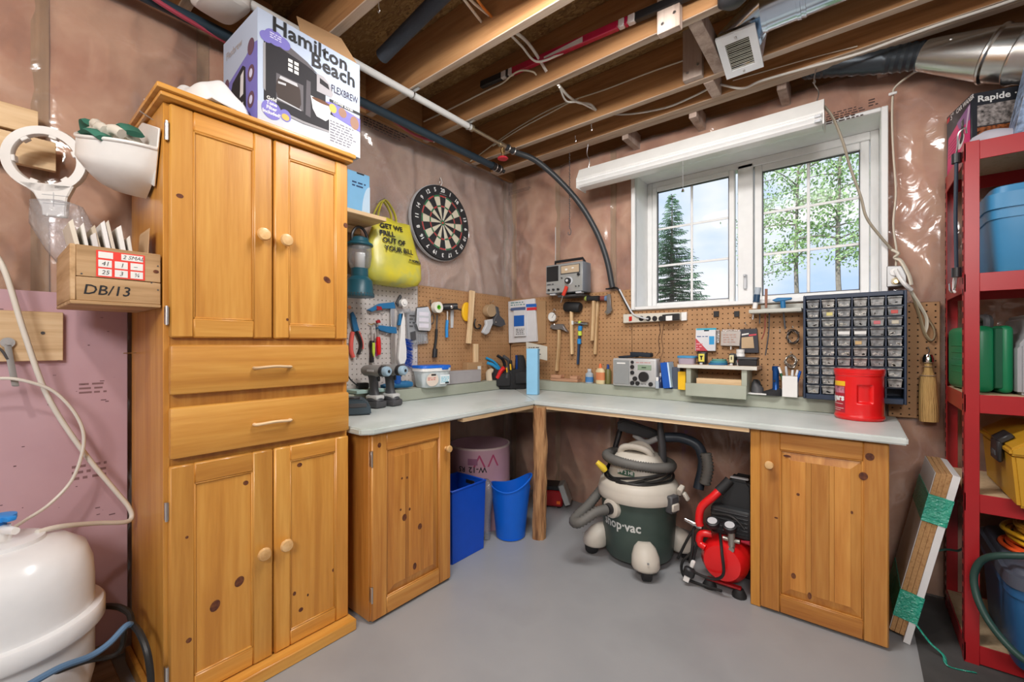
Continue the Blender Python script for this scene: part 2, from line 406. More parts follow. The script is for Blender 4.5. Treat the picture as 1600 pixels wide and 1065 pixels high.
# cross pieces between the joists
blocking(1.915, -1.014, -.5405, ZJ + .002, ZJ + .09, .06, WEATH)
p = at(1110, 150, y=-.42); blocking(p.x - .02, -.493, -.30, ZJ - .004, ZJ + .10, .055, WEATH)
for px, py in ((984, 222), (1088, 190), (1224, 152), (1381, 105)):
    p = at(px, py, y=-.12); blocking(p.x - .024, -.2025, .03, ZJ - .03, ZJ + .08, .0475, WEATH)

# ---------------------------------------------------------------- insulated walls under clear film
STUDZ = wood('stud_wood', (.34, .18, .085), (.45, .26, .13), (.52, .33, .18), 'z', .8, 0)
def fbm(x, y, s, seed): return mnoise.noise(Vector((x * s + seed * 13.1, y * s - seed * 7.7, seed * 3.3)))
def film_h(u, z, u0, sp, seed, amp):
    bul = abs(math.sin(PI * (u - u0) / sp)) ** .6
    a, c = u * .9 + z * .35, z * .8 - u * .3
    r1 = 1 - abs(fbm(a, c * .45, 2.6, seed)) * 2.2; r2 = 1 - abs(fbm(a * 1.2 - c * .6, c * .8, 5.0, seed + 2)) * 2.4
    return .024 * bul + amp * (.75 * max(0, r1) ** 4 + .45 * max(0, r2) ** 6 + .30 * fbm(u, z, 1.6, seed + 4))
def build_wall(name, P, u0, u1, z1, studs, sp, seed, holes, shell, insul_cut=None):
    w_ = struct(shell.obj(name, mat('foundation_grey', (.30, .29, .28), .9), smooth=0))
    def skip(u, z): return any(a <= u <= c and d <= z <= e for a, c, d, e in holes)
    def surf(nm, m, hf, n_u, n_v):
        b = B(); V = {}
        def v(i, j):
            if (i, j) not in V:
                u = u0 + (u1 - u0) * i / n_u; z = z1 * j / n_v; V[i, j] = b.bm.verts.new(P(u, hf(u, z), z))
            return V[i, j]
        for i in range(n_u):
            for j in range(n_v):
                if skip(u0 + (u1 - u0) * (i + .5) / n_u, z1 * (j + .5) / n_v): continue
                b.bm.faces.new((v(i, j), v(i + 1, j), v(i + 1, j + 1), v(i, j + 1)))
        return b.obj(nm, m, w_, smooth=180, recalc=False)
    s0 = studs[0]
    nu = max(4, int((u1 - u0) / .05))
    surf('insulation', INSUL, lambda u, z: -.012 + .024 * abs(math.sin(PI * (u - s0) / sp)) ** .5 + .008 * fbm(u, z, 6, seed), nu, int(z1 / .06))
    for s in studs:
        for za, zb in ((0, z1),) if not any(a - .02 < s < c + .02 for a, c, d, e in holes) else ((0, holes[0][2]), (holes[0][3], z1)):
            b = B(); q = [P(s - .024, -.06, za), P(s + .024, .001, zb)]
            b.bb(q[0].x, q[1].x, q[0].y, q[1].y, za, zb); b.obj('stud', STUDZ, w_, smooth=0)
    surf('vapour_film', POLY2 if name == 'wall_left' else POLY, lambda u, z: .006 + film_h(u, z, s0, sp, seed, .030 if name == 'wall_left' else .024), max(4, int((u1 - u0) / .022)), int(z1 / .024))
    return w_
WX0, WX1, WZ0, WZ1 = 1.225, 2.661, 1.585, 2.60
sh = B()
sh.bb(-.1, WX0, .1, .3, 0, ZS); sh.bb(WX1, 4.7, .1, .3, 0, ZS); sh.bb(WX0, WX1, .1, .3, 0, WZ0); sh.bb(WX0, WX1, .1, .3, WZ1, ZS)
wall_back = build_wall('wall_back', lambda u, h, z: Vector((u, .034 - h, z)), -.06, 4.5, 2.86, [.024, .507, 1.03, 1.19, 2.70, 3.2, 3.7, 4.2], .508, 3, [(WX0, WX1, WZ0, WZ1)], sh)
sh = B(); sh.bb(-.3, -.1, -2.2, .3, 0, ZS)
wall_left = build_wall('wall_left', lambda u, h, z: Vector((h - .034, u, z)), -2.15, .06, 2.84, [-2.1, -1.73, -1.22, -.71, -.03], .508, 5, [], sh)
sh = B(); sh.bb(-.3, .03, -5.7, -2.15, 0, ZS)
wall_side = build_wall('wall_side', lambda u, h, z: Vector((.085 + h, u, z)), -5.6, -2.15, 2.84, [-5.0, -4.49, -3.98, -3.47, -2.98, -2.45], .508, 8, [], sh)
sh = B(); sh.bb(-.3, 4.8, -5.8, -5.6, 0, ZS); struct(sh.obj('wall_front', WHITE, smooth=0))
sh = B(); sh.bb(4.6, 4.8, -5.7, .3, 0, ZS); struct(sh.obj('wall_right', WHITE, smooth=0))
# pink foam board low on the left wall, with two rails and print
b = B(); b.bb(.146, .152, -5.6, -2.735, .1, 1.519, .002)
foam = b.obj('foam_board', PINKB, wall_side, smooth=0, label='pink foam board with scuffs and dark specks')
rnd = random.Random(4); b = B()
for i in range(46):
    y = rnd.uniform(-3.3, -2.76); z = rnd.uniform(.55, 1.5); r_ = rnd.uniform(.001, .004)
    b.box((.1523, y, z), (.001, r_ * rnd.uniform(1, 5), r_))
stuff(b.obj('scuff', mat('scuff_dark', (.16, .09, .1), .8), foam, smooth=0))
TH_ = mat('faint_print', (.25, .14, .15), .8)
for k, (y0, y1, z0, z1) in enumerate(((-2.88, -2.80, 1.12, 1.17), (-2.90, -2.80, .78, .85))):
    scrawl(foam, y0, y1, z0, z1, -.1525, 3, TH_, 'faded_print', 20 + k, M=Matrix.Rotation(PI / 2, 4, 'Z'))
# printed lines on the film
PRN = mat('film_print', (.055, .03, .025), .8)
def filmprint(px0, py0, px1, py1, rows, seed, wall):
    if wall == 'left':
        a = at(px0, py0, x=.06); c = at(px1, py1, x=.06)
        o = scrawl(wall_left, a.y, c.y, min(a.z, c.z), max(a.z, c.z), -.062, rows, PRN, 'film_print', seed, M=Matrix.Rotation(PI / 2, 4, 'Z'))
    else:
        a = at(px0, py0, y=-.06); c = at(px1, py1, y=-.06)
        o = scrawl(wall_back, a.x, c.x, min(a.z, c.z), max(a.z, c.z), -.062, rows, PRN, 'film_print', seed)
filmprint(568, 196, 638, 212, 4, 1, 'left')
filmprint(1291, 178, 1352, 180, 5, 2, 'back'); filmprint(1357, 155, 1372, 164, 3, 5, 'back')
filmprint(795, 300, 830, 296, 3, 3, 'back'); filmprint(1530, 116, 1580, 106, 4, 6, 'back')

# ---------------------------------------------------------------- window
win = thing('window_1', 'white two-light basement window with grilles in a deep reveal', 'window', (1.943, 0, WZ0), world=True)
struct(win); del win['category']
b = B()
for (x0, x1, z0, z1) in ((1.215, 1.245, 1.575, 2.609), (2.641, 2.671, 1.575, 2.609), (1.245, 2.641, 2.585, 2.609), (1.245, 2.641, 1.575, 1.60)):
    b.bb(x0, x1, -.055, -.02, z0, z1, .004)
b.obj('casing', WHITE, win)
b = B(); b.bb(1.225, 1.245, -.03, .26, 1.585, 2.60); b.bb(2.641, 2.661, -.03, .26, 1.585, 2.60); b.bb(1.245, 2.641, -.03, .26, 2.585, 2.60)
b.poly([(1.245, -.05, 1.592), (2.641, -.05, 1.592), (2.641, .2, 1.605), (1.245, .2, 1.605)]); b.bb(1.245, 2.641, -.03, .26, 1.57, 1.59)
b.obj('reveal_liner', WHITE, win, smooth=0)
b = B(); FY0, FY1 = .19, .27
b.bb(1.245, 1.285, FY0, FY1, 1.60, 2.585, .004); b.bb(2.60, 2.641, FY0, FY1, 1.60, 2.585, .004)
b.bb(1.285, 2.60, FY0, FY1, 2.535, 2.585, .004); b.bb(1.285, 2.60, FY0, FY1, 1.595, 1.622, .004); b.bb(1.89, 1.985, FY0, FY1, 1.60, 2.56, .004)
b.obj('frame', WHITE, win)
def sash(x0, x1, z0, z1, y, rail):
    b = B()
    b.bb(x0 - rail, x0, y, y + .05, z0 - rail, z1 + rail, .005); b.bb(x1, x1 + rail, y, y + .05, z0 - rail, z1 + rail, .005)
    b.bb(x0, x1, y, y + .05, z1, z1 + rail, .005); b.bb(x0, x1, y, y + .05, z0 - rail, z0, .005)
    s = b.obj('sash', WHITE, win)
    b = B(); e = .006
    b.bb(x0, x0 + e, y + .012, y + .03, z0, z1); b.bb(x1 - e, x1, y + .012, y + .03, z0, z1); b.bb(x0, x1, y + .012, y + .03, z1 - e, z1); b.bb(x0, x1, y + .012, y + .03, z0, z0 + e)
    b.obj('gasket', DGREY, s, smooth=0)
    b = B(); b.bb(x0, x1, y + .032, y + .036, z0, z1); b.obj('pane', GLASS, s, smooth=0)
    b = B(); b.bb((x0 + x1) / 2 - .009, (x0 + x1) / 2 + .009, y + .022, y + .03, z0, z1, .003); b.obj('muntin', WHITE, s)
    for k in (1, 2):
        z = z0 + (z1 - z0) * k / 3; b = B(); b.bb(x0, x1, y + .024, y + .03, z - .009, z + .009, .003); b.obj('muntin', WHITE, s)
    return s
s1 = sash(1.325, 1.837, 1.64, 2.503, .175, .036)
s2 = sash(2.037, 2.553, 1.648, 2.492, .20, .045)
b = B(); b.bb(1.93, 1.95, .165, .19, 1.70, 1.80, .004); b.box((1.94, .155, 1.79), (.014, .03, .014), .003); b.obj('latch', LGREY, win)

# ---------------------------------------------------------------- outside: trees beyond the window
LEAF = mottled('leaf_green', ((.17, .32, .10), (.30, .48, .18), (.46, .60, .30)), 3, rough=.6)
SPRN = mottled('spruce_green', ((.07, .16, .09), (.13, .26, .15), (.24, .38, .24)), 4, rough=.7)
BARK = mottled('grey_bark', ((.20, .17, .14), (.36, .32, .27)), 14, rough=.9)
b = B(); b.bb(-60, 60, .6, 120, -3.2, -3.0); lawn = struct(b.obj('ground', mottled('grass', ((.06, .14, .03), (.14, .24, .06)), 2, rough=.9), smooth=0))
def spruce(px, py, y, half_at, base_z=-3.0):
    top = at(px, py, y=y); H = top.z - base_z
    t = thing('spruce_tree', 'pointed dark green spruce seen through the left window light', 'tree', (top.x, top.y, base_z), world=False)
    b = B(); b.tube([(0, 0, 0), (0, 0, H * .6), (0, 0, H)], [.16, .08, .008], 8); b.obj('trunk', BARK, t)
    rnd = random.Random(11); b = B()
    z = .8; k = .30
    while z < H - .05:
        f = (H - z); n = 8 + int(5 * min(1, f / 3)); L = min(half_at * 1.15, .10 + f * k)
        for i in range(n):
            a = rnd.uniform(0, 2 * PI); l = L * rnd.uniform(.75, 1.1); dz = -.22 * l + .06
            dirv = Vector((math.cos(a), math.sin(a), 0)); side = Vector((-dirv.y, dirv.x, 0))
            m = max(4, int(l / .075))
            for q in range(m):
                s = (q + .5) / m; c = Vector((0, 0, z + dz * s + .10 * l * s * s)) + dirv * l * s
                wd = (.13 + .16 * (1 - s)) * min(1, l); 
                for sg in (-1, 1):
                    tip = c + side * sg * wd * rnd.uniform(.7, 1.1) + dirv * .10 - Vector((0, 0, rnd.uniform(.02, .09)))
                    b.poly([c - dirv * .035, c + dirv * .035, tip])
        z += .075 + .03 * rnd.random()
    stuff(b.obj('foliage', SPRN, t, smooth=0, recalc=False)); return t
spruce(1050, 303, 12, 2.2)
def leafy(px, y, top_py, label, seed, spread, bare_py, n_br=30):
    base = at(px, 537, y=y); top = at(px, top_py, y=y); zb = -3.0
    t = thing('leafy_tree', label, 'tree', (base.x, base.y, zb), group='young trees beyond the window'); H = top.z - zb
    rnd = random.Random(seed)
    path = spline([(0, 0, 0), (.08, 0, H * .3), (-.06, .05, H * .6), (.05, 0, H)], 6)
    b = B(); b.tube(path, [.13 * (1 - .85 * i / (len(path) - 1)) for i in range(len(path))], 8); tr = b.obj('trunk', BARK, t)
    zl = at(px, bare_py, y=y).z - zb
    bb_ = B(); lf = B()
    for i in range(n_br):
        s = (zl + (H - zl) * (i + rnd.random()) / n_br) / H; p0 = path[min(len(path) - 1, int(s * (len(path) - 1)))].copy(); p0.z = s * H
        a = rnd.uniform(0, 2 * PI); L = spread * (1.15 - .6 * s) * rnd.uniform(.5, 1.1)
        d = Vector((math.cos(a), math.sin(a), rnd.uniform(.05, .5)))
        pts = spline([p0, p0 + d * L * .5, p0 + d * L + Vector((0, 0, -.12 * L))], 3)
        bb_.tube(pts, [.028 * (1 - .8 * q / (len(pts) - 1)) for q in range(len(pts))], 5, cap=False)
        for q in range(int(165 * L / spread)):
            u = rnd.uniform(.2, 1.05); c = p0 + d * L * u + Vector((rnd.gauss(0, .24), rnd.gauss(0, .24), rnd.gauss(0, .17)))
            e1 = Vector((rnd.gauss(0, 1), rnd.gauss(0, 1), rnd.gauss(0, 1))).normalized() * rnd.uniform(.035, .07); e2 = e1.orthogonal().normalized() * e1.length * .6
            lf.poly([c - e1, c + e2, c + e1, c - e2])
    stuff(bb_.obj('branch', BARK, t)); stuff(lf.obj('foliage', LEAF, t, smooth=0, recalc=False)); return t
leafy(1247, 13, 190, 'young leafy tree left of centre in the right window light', 5, 1.7, 425)
leafy(1313, 12, 150, 'young leafy tree with thicker trunk near right edge of window', 6, 1.3, 415)
leafy(1188, 19, 260, 'distant leafy tree behind the window mullion', 9, 1.5, 450)
leafy(1400, 17, 150, 'leafy tree beyond the right jamb of the window', 12, 1.8, 420)
# ---------------------------------------------------------------- pine cabinets
KNOBW = wood('knob_wood', (.50, .27, .09), (.62, .37, .15), (.70, .46, .22), 'y', .3, .6)
def knob(par, x, y, z, m, r=.026):
    m = KNOBW; b = B(); b.lathe([(0, -.002), (.011, 0), (.009, .012), (r * .8, .018), (r, .027), (r * .85, .036), (0, .040)], (x, y, z), 18, rot=(PI / 2, 0, 0)); return b.obj('knob', m, par)
def hinge(par, x, y, z, h=.06):
    b = B(); b.bb(x - .007, x + .004, y - .003, y + .012, z - h / 2, z + h / 2, .001); b.cyl((x - .003, y - .005, z - h / 2 - .003), (x - .003, y - .005, z + h / 2 + .003), .0045, n=8); return b.obj('hinge', STEEL, par)
def knot(par, x, y, z, rx, rz_, rot=0):
    b = B(); n = 14
    b.flat([(x + rx * math.cos(a) * math.cos(rot) - rz_ * math.sin(a) * math.sin(rot), z + rx * math.cos(a) * math.sin(rot) + rz_ * math.sin(a) * math.cos(rot)) for a in [2 * PI * k / n for k in range(n)]], y - .0006)
    return b.obj('knot', KNOT, par, smooth=0)
def panel_door(par, x0, x1, z0, z1, yf, th, fw, mz, mx, raised=False, name='door'):
    """stiles and rails with a recessed (or raised) panel; front face at yf looking to -y"""
    b = B(); e = .006
    b.bb(x0, x0 + fw, yf, yf + th, z0, z1, e); b.bb(x1 - fw, x1, yf, yf + th, z0, z1, e)
    d = b.obj(name, mz, par)
    for za, zb in ((z0, z0 + fw), (z1 - fw, z1)):
        b = B(); b.bb(x0 + fw - .004, x1 - fw + .004, yf + .0006, yf + th, za, zb, e); b.obj('rail', mx, d)
    b = B(); xa, xb, za, zb = x0 + fw - .004, x1 - fw + .004, z0 + fw - .004, z1 - fw + .004
    if raised:
        w_ = .045
        for pts in ([(xa, za), (xb, za), (xb - w_, za + w_), (xa + w_, za + w_)], [(xb, za), (xb, zb), (xb - w_, zb - w_), (xb - w_, za + w_)], [(xb, zb), (xa, zb), (xa + w_, zb - w_), (xb - w_, zb - w_)], [(xa, zb), (xa, za), (xa + w_, za + w_), (xa + w_, zb - w_)]):
            b.poly([(pts[0][0], yf + .014, pts[0][1]), (pts[1][0], yf + .014, pts[1][1]), (pts[2][0], yf + .004, pts[2][1]), (pts[3][0], yf + .004, pts[3][1])])
        cuts = [xa + w_ + (xb - xa - 2 * w_) * f for f in (0, .27, .36, .66, .74, 1)]
        for c0, c1 in zip(cuts, cuts[1:]):
            k = B(); k.bb(c0 + .0003, c1 - .0003, yf + .0035, yf + .012, za + w_, zb - w_, .0004); k.obj('panel_board', mz, d, smooth=0)
        p = b.obj('panel', mz, d, smooth=15, recalc=False)
    else:
        b.bb(xa, xb, yf + .009, yf + th - .002, za, zb); p = b.obj('panel', mz, d, smooth=0)
    # small moulding that frames the panel
    b = B(); q = .008
    for r_ in ((xa, xa + q, za, zb), (xb - q, xb, za, zb), (xa, xb, za, za + q), (xa, xb, zb - q, zb)): b.bb(r_[0], r_[1], yf + .003, yf + .012, r_[2], r_[3], .003)
    b.obj('moulding', mz, d)
    return d
TX, TY = .683, -2.725                    # front plane and left side of the tall cabinet
tall = thing('pantry_cabinet', 'tall honey pine cabinet with four doors and two drawers against the left wall', 'cabinet', (TX, TY, 0), PI / 2)
W = .69; D = .515
b = B(); b.bb(0, .02, .022, D, 0, 2.165, .002); b.obj('side_panel', PINEZ, tall)
b = B(); b.bb(W - .02, W, .022, D, 0, 2.165, .002); b.obj('side_panel', PINEZ, tall)
b = B(); b.bb(.02, W - .02, D - .01, D, .05, 2.165); b.obj('back_panel', PINEZ, tall)
b = B(); b.bb(.02, W - .02, .024, .045, 0, 2.165); b.obj('face_frame', PINEZ, tall)
b = B(); b.bb(-.03, W + .012, -.04, D, 2.183, 2.202, .005, 2); b.bb(-.018, W + .006, -.026, D, 2.166, 2.184, .006, 2); b.obj('top_moulding', PINEX, tall)
b = B(); b.bb(-.012, W + .005, -.055, .02, 0, .05, .004); b.obj('plinth', PINEX, tall)
b = B(); b.bb(-.02, -.001, -.03, D, 0, .06, .004); b.obj('plinth', PINEX, tall)
DZ = (PINEZ, PINEX)
dl = panel_door(tall, .013, .351, 1.343, 2.160, 0, .022, .072, *DZ)
dr = panel_door(tall, .357, .683, 1.343, 2.160, 0, .022, .062, *DZ)
ll = panel_door(tall, .011, .351, .052, .893, -.004, .026, .076, *DZ)
lr = panel_door(tall, .356, .685, .052, .893, -.004, .026, .066, *DZ)
knob(dl, .308, 0, 1.757, PINEZ); knob(dr, .395, 0, 1.75, PINEZ); knob(ll, .308, -.004, .488, PINEZ); knob(lr, .393, -.004, .492, PINEZ)
for d_, zs in ((dl, (1.42, 2.06)), (ll, (.17, .74))):
    for z in zs: hinge(d_, .008, .004, z)
for z0, z1 in ((1.142, 1.318), (.918, 1.098)):
    b = B(); b.bb(.012, .684, -.012, .02, z0, z1, .010, 2); dr_ = b.obj('drawer', PINEX, tall)
    b = B(); zc = (z0 + z1) / 2 - .003; xc = .345
    b.tube(spline([(xc - .068, -.012, zc), (xc - .06, -.030, zc), (xc, -.040, zc + .004), (xc + .06, -.030, zc), (xc + .068, -.012, zc)], 6), .0075, 8, flat=.8); b.obj('handle', RAWX, dr_)
def tknot(par, px, py, y, rx, rz_, rot=0):
    q = at(px, py, x=TX - y); knot(par, q.y - TY, y, q.z, rx, rz_, rot)
tknot(dl, 281, 306, 0, .011, .008); tknot(dr, 540, 352, 0, .011, .012); tknot(dr, 546, 480, 0, .009, .009); tknot(dr, 511, 437, .009, .019, .013, -.6); tknot(dr, 449, 499, 0, .005, .006)
for px, py, a, c, r_ in ((374, 908, .016, .02, -.5), (336, 946, .016, .021, -.4), (384, 754, .01, .009, -.4)): tknot(ll, px, py, .005, a, c, r_)
tknot(ll, 295, 1000, -.004, .009, .009); tknot(ll, 292, 839, -.004, .005, .005)
for px, py, a, c in ((468, 726, .011, .009), (507, 704, .011, .009), (460, 927, .007, .009), (470, 952, .01, .009), (521, 890, .007, .008), (481, 929, .004, .006)): tknot(lr, px, py, .005, a, c)
# nails that hold things on the side of the cabinet
b = B(); p = at(214, 551, x=.25); b.cyl((p.x, TY - .001, p.z), (p.x + .06, TY - .05, p.z), .002, n=6); o = b.obj('nail', STEEL, tall)
o.matrix_parent_inverse = (Matrix.Translation((TX, TY, 0)) @ Matrix.Rotation(PI / 2, 4, 'Z')).inverted()

# base cabinets under the worktop
BXE, BYE, BZ = .802, -.722, .930          # front edges and height of the worktop
bl = thing('base_cabinet', 'honey pine base cabinet under the left end of the worktop', 'cabinet', (.768, -1.972, 0), PI / 2)
W = .506; H = BZ - .033
b = B(); b.bb(0, .02, .022, .62, .008, H, .002); b.bb(W - .02, W, .022, .62, .008, H, .002); b.bb(.02, W - .02, .61, .62, .01, H); b.bb(.02, W - .02, .03, .61, .03, .045); b.bb(.02, W - .02, .026, .046, .008, H)
b.obj('body', DPINEZ, bl)
d_ = panel_door(bl, .002, W - .002, .012, H - .004, 0, .024, .085, DPINEZ, DPINEX, True)
knob(d_, W - .04, 0, .745, DPINEZ, .02)
for z in (.14, .78): hinge(d_, .006, .006, z, .07)
for px, py, a, c in ((632, 808, .014, .018), (656, 822, .014, .016), (648, 884, .012, .018), (628, 747, .006, .006), (636, 746, .006, .007), (626, 796, .006, .006), (640, 795, .006, .008), (592, 695, .01, .012)):
    q = at(px, py, x=.764); knot(d_, q.y + 1.972, .004 if px > 600 else 0, q.z, a, c)
for x in (.02, W - .03):
    b = B(); b.cyl((x, .05, 0), (x, .05, .012), .012, n=10); b.obj('foot', LGREY, bl)
br = thing('base_cabinet', 'honey pine base cabinet under the right end of the worktop', 'cabinet', (2.118, -.666, 0))
W = .53
b = B(); b.bb(0, .02, .022, .60, 0, H, .002); b.bb(W - .02, W, .022, .60, 0, H, .002); b.bb(.02, W - .02, .59, .60, .01, H); b.bb(.02, W - .02, .03, .59, .03, .045)
b.obj('body', DPINEZ, br)
b = B(); b.bb(0, .045, .0, .03, 0.002, H, .002); b.bb(.045, W, .012, .03, H - .05, H); b.obj('face_frame', PINEZ, br)
d_ = panel_door(br, .043, W, .012, H - .006, -.012, .024, .088, DPINEZ, DPINEX, True)
knob(d_, .088, -.012, .73, DPINEZ, .02)
for px, py, a, c in ((1359, 713, .016, .017), (1349, 743, .016, .018), (1247, 772, .007, .007), (1240, 899, .01, .014), (1265, 930, .008, .016), (1213, 808, .008, .004), (1230, 712, .016, .006), (1331, 800, .005, .007)):
    q = at(px, py, y=-.672); knot(d_, q.x - 2.118, -.008 if 1220 < px < 1340 else -.012, q.z, a, c)

# ---------------------------------------------------------------- worktop
bench = thing('worktop', 'pale grey green painted L-shaped worktop running along both walls', 'worktop', (.4, -.4, 0), world=True)
def slab(poly, z0, z1, name):
    t = B(); t.prism([(x, y) for x, y in poly], -z1, -z0, b=.006, seg=2)
    t.xf(Matrix.Rotation(-PI / 2, 4, 'X')) ; return t
def topslab(poly, z0, z1, name, m, par, bv=.006):
    t = B(); bm = bmesh.new()
    lo = [bm.verts.new((x, y, z0)) for x, y in poly]; hi = [bm.verts.new((x, y, z1)) for x, y in poly]; n = len(poly)
    bm.faces.new(lo[::-1]); bm.faces.new(hi)
    for i in range(n): bm.faces.new((lo[i], lo[(i + 1) % n], hi[(i + 1) % n], hi[i]))
    if bv: bmesh.ops.bevel(bm, geom=list(bm.edges), offset=bv, segments=2, affect='EDGES')
    t._add(bm); return t.obj(name, m, par)
topslab([(.03, -2.03), (BXE - .04, -2.03), (BXE, -1.985), (BXE, BYE), (.77, -.69), (.03, -.04)], BZ - .030, BZ, 'left_top', BENCH, bench)
topslab([(.035, -.04), (.772, -.688), (BXE, BYE), (2.706, BYE), (2.706, -.04)], BZ - .030, BZ + .0012, 'back_top', BENCH, bench)
b = B(); b.bb(.75, BXE - .004, -1.4, BYE, BZ - .052, BZ - .031); b.obj('edge_batten', RAWY, bench, smooth=0)
b = B(); b.bb(BXE, 2.12, BYE + .01, BYE + .03, BZ - .05, BZ - .031); b.obj('edge_batten', RAWX, bench, smooth=0)
b = B(); b.bm.faces.ensure_lookup_table(); b.box((.70, -.62, BZ - .065), (.52, .05, .066), rot=(0, 0, R(45))); b.obj('corner_brace', RAWX, bench, smooth=0)
LX, LY, LZ = .135, -.12, 1.012            # ledge fronts and height
b = B(); b.bb(.022, LX, -2.03, -.03, BZ + .002, LZ - .001, .003); b.obj('backsplash', SAGE, bench)
b = B(); b.bb(.022, 2.655, LY, -.032, BZ + .002, LZ, .003); b.obj('backsplash', SAGE, bench)
b = B(); lp = at(838, 842, z=0)
ring = []
n = 20; rnd = random.Random(2)
prof = [rnd.uniform(.9, 1.08) for _ in range(n)]
def logf(u, v):
    a = 2 * PI * u; z = (BZ - .035) * v
    r_ = .042 * (1 + .05 * math.sin(3 * a + 1) + .10 * mnoise.noise(Vector((math.cos(a) * 3, math.sin(a) * 3, z * 1.6)))) * (1.04 - .08 * v) + .010 * abs(mnoise.noise(Vector((math.cos(a) * 7, math.sin(a) * 7, z * 4)))) + .004 * mnoise.noise(Vector((math.cos(a) * 15, math.sin(a) * 15, z * 12)))
    return Vector((lp.x + .01 * math.sin(z * 3) + r_ * math.cos(a), lp.y + .03 + r_ * math.sin(a), z))
b.grid(40, 90, logf); bmesh.ops.remove_doubles(b.bm, verts=b.bm.verts, dist=1e-4)
b.obj('log_leg', mottled('stripped_log', ((.11, .045, .018), (.30, .14, .055), (.46, .25, .11), (.22, .10, .04)), 9, stretch=(3, 3, .35), rough=.85, bump=.6), bench, label='rough log leg with torn bark')

# ---------------------------------------------------------------- pegboards
def pegboard(name, label, P, u0, u1, z0, z1, m, hs=.0317, r=.0042, y=-.03, nrm=None):
    t = thing(name, label, 'pegboard', P((u0 + u1) / 2, 0, z0), world=True)
    b = B(); nu = int((u1 - u0) / hs); nz = int((z1 - z0) / hs); du = (u1 - u0) / nu; dz = (z1 - z0) / nz
    bm = b.bm; grid = {}
    def gv(i, j):
        if (i, j) not in grid: grid[i, j] = bm.verts.new(P(u0 + i * du, .03, z0 + j * dz))
        return grid[i, j]
    for i in range(nu):
        for j in range(nz):
            cu, cz = u0 + (i + .5) * du, z0 + (j + .5) * dz
            c = [gv(i, j), gv(i + 1, j), gv(i + 1, j + 1), gv(i, j + 1)]
            h = [bm.verts.new(P(cu + r * math.cos(R(-135 + 45 * k)), .03, cz + r * math.sin(R(-135 + 45 * k)))) for k in range(8)]
            g = [bm.verts.new(v.co + (P(0, .02, 0) - P(0, .03, 0))) for v in h]
            for k in range(4):
                bm.faces.new((c[k], c[(k + 1) % 4], h[(2 * k + 2) % 8], h[2 * k + 1], h[2 * k]))
            for k in range(8): bm.faces.new((h[k], h[(k + 1) % 8], g[(k + 1) % 8], g[k]))
    o = b.obj('perforated_sheet', m, t, smooth=0, recalc=False)
    b = B(); q0 = P(u0, .006, z0); q1 = P(u1, .019, z1); b.bb(q0.x, q1.x, q0.y, q1.y, z0, z1); b.obj('backing', mat('peg_backing', (.03, .022, .016), .9, var=0), t, smooth=0)
    e = B()
    for (a0, a1, c0, c1) in ((u0, u0 + .002, z0, z1), (u1 - .002, u1, z0, z1), (u0, u1, z1 - .002, z1), (u0, u1, z0, z0 + .002)):
        q0 = P(a0, .018, c0); q1 = P(a1, .030, c1); e.bb(q0.x, q1.x, q0.y, q1.y, c0, c1)
    e.obj('edge', m, t, smooth=0); return t
PA = lambda u, h, z: Vector((h, u, z)); PB = lambda u, h, z: Vector((u, -h, z))
pegboard('pegboard', 'white painted pegboard at the left end of the left wall', PA, -2.03, -1.11, LZ, 1.765, PEGW)
pegboard('pegboard', 'brown pegboard nearer the corner on the left wall', PA, -1.109, -.034, LZ, 1.755, PEG)
pegboard('pegboard', 'brown pegboard on the back wall left of the window', PB, .034, 1.213, LZ, 1.735, PEG)
pegboard('pegboard', 'brown pegboard below the window', PB, 1.214, 2.67, LZ, 1.572, PEG)
pegboard('pegboard', 'narrow brown pegboard behind the whisk broom', PB, 2.672, 2.872, .93, 1.54, PEG)
HOOKM = STEEL
def hook(par, p, n, L=.03, name='peg_hook'):
    p = Vector(p); n = Vector(n); b = B(); b.tube([p, p + n * L * .9, p + n * L + Vector((0, 0, .012))], .002, 6); return b.obj(name, HOOKM, par)
# ---------------------------------------------------------------- helpers for things on the walls
def onA(name, label, cat, px, py, x=.045, group=None): return thing(name, label, cat, at(px, py, x=x), PI / 2, group)
def onB(name, label, cat, px, py, y=-.045, group=None): return thing(name, label, cat, at(px, py, y=y), 0, group)
def L2(t, pts, dy=0):
    """local (x, z) on the plane dy behind the thing's own upright plane"""
    o = []
    for px, py in pts:
        if abs(t.rotation_euler.z) < .1: p = at(px, py, y=t.location.y + dy); o.append((p.x - t.location.x, p.z - t.location.z))
        else: p = at(px, py, x=t.location.x - dy); o.append((p.y - t.location.y, p.z - t.location.z))
    return o
def P3(t, pts, dy=0): return [Vector((x, dy, z)) for x, z in L2(t, pts, dy)]
def loft(b, rings, n=20, wob=0, seed=1, power=2.0):
    """rings of (cx, cy, z, rx, ry)"""
    V = []
    for (cx, cy, z, rx, ry) in rings:
        row = []
        for k in range(n):
            a = 2 * PI * k / n; c, s = math.cos(a), math.sin(a)
            e = 2 / power; px_ = abs(c) ** e * (1 if c >= 0 else -1); py_ = abs(s) ** e * (1 if s >= 0 else -1)
            v = Vector((cx + rx * px_, cy + ry * py_, z))
            if wob: v += Vector((mnoise.noise(v * 9 + Vector((seed, 0, 0))), mnoise.noise(v * 9 + Vector((0, seed, 5))), mnoise.noise(v * 9 + Vector((3, 0, seed))))) * wob
            row.append(b.bm.verts.new(v))
        V.append(row)
    for r0, r1 in zip(V, V[1:]):
        for k in range(n): b.bm.faces.new((r0[k], r0[(k + 1) % n], r1[(k + 1) % n], r1[k]))
    b.bm.faces.new(V[0][::-1]); b.bm.faces.new(V[-1]); return b
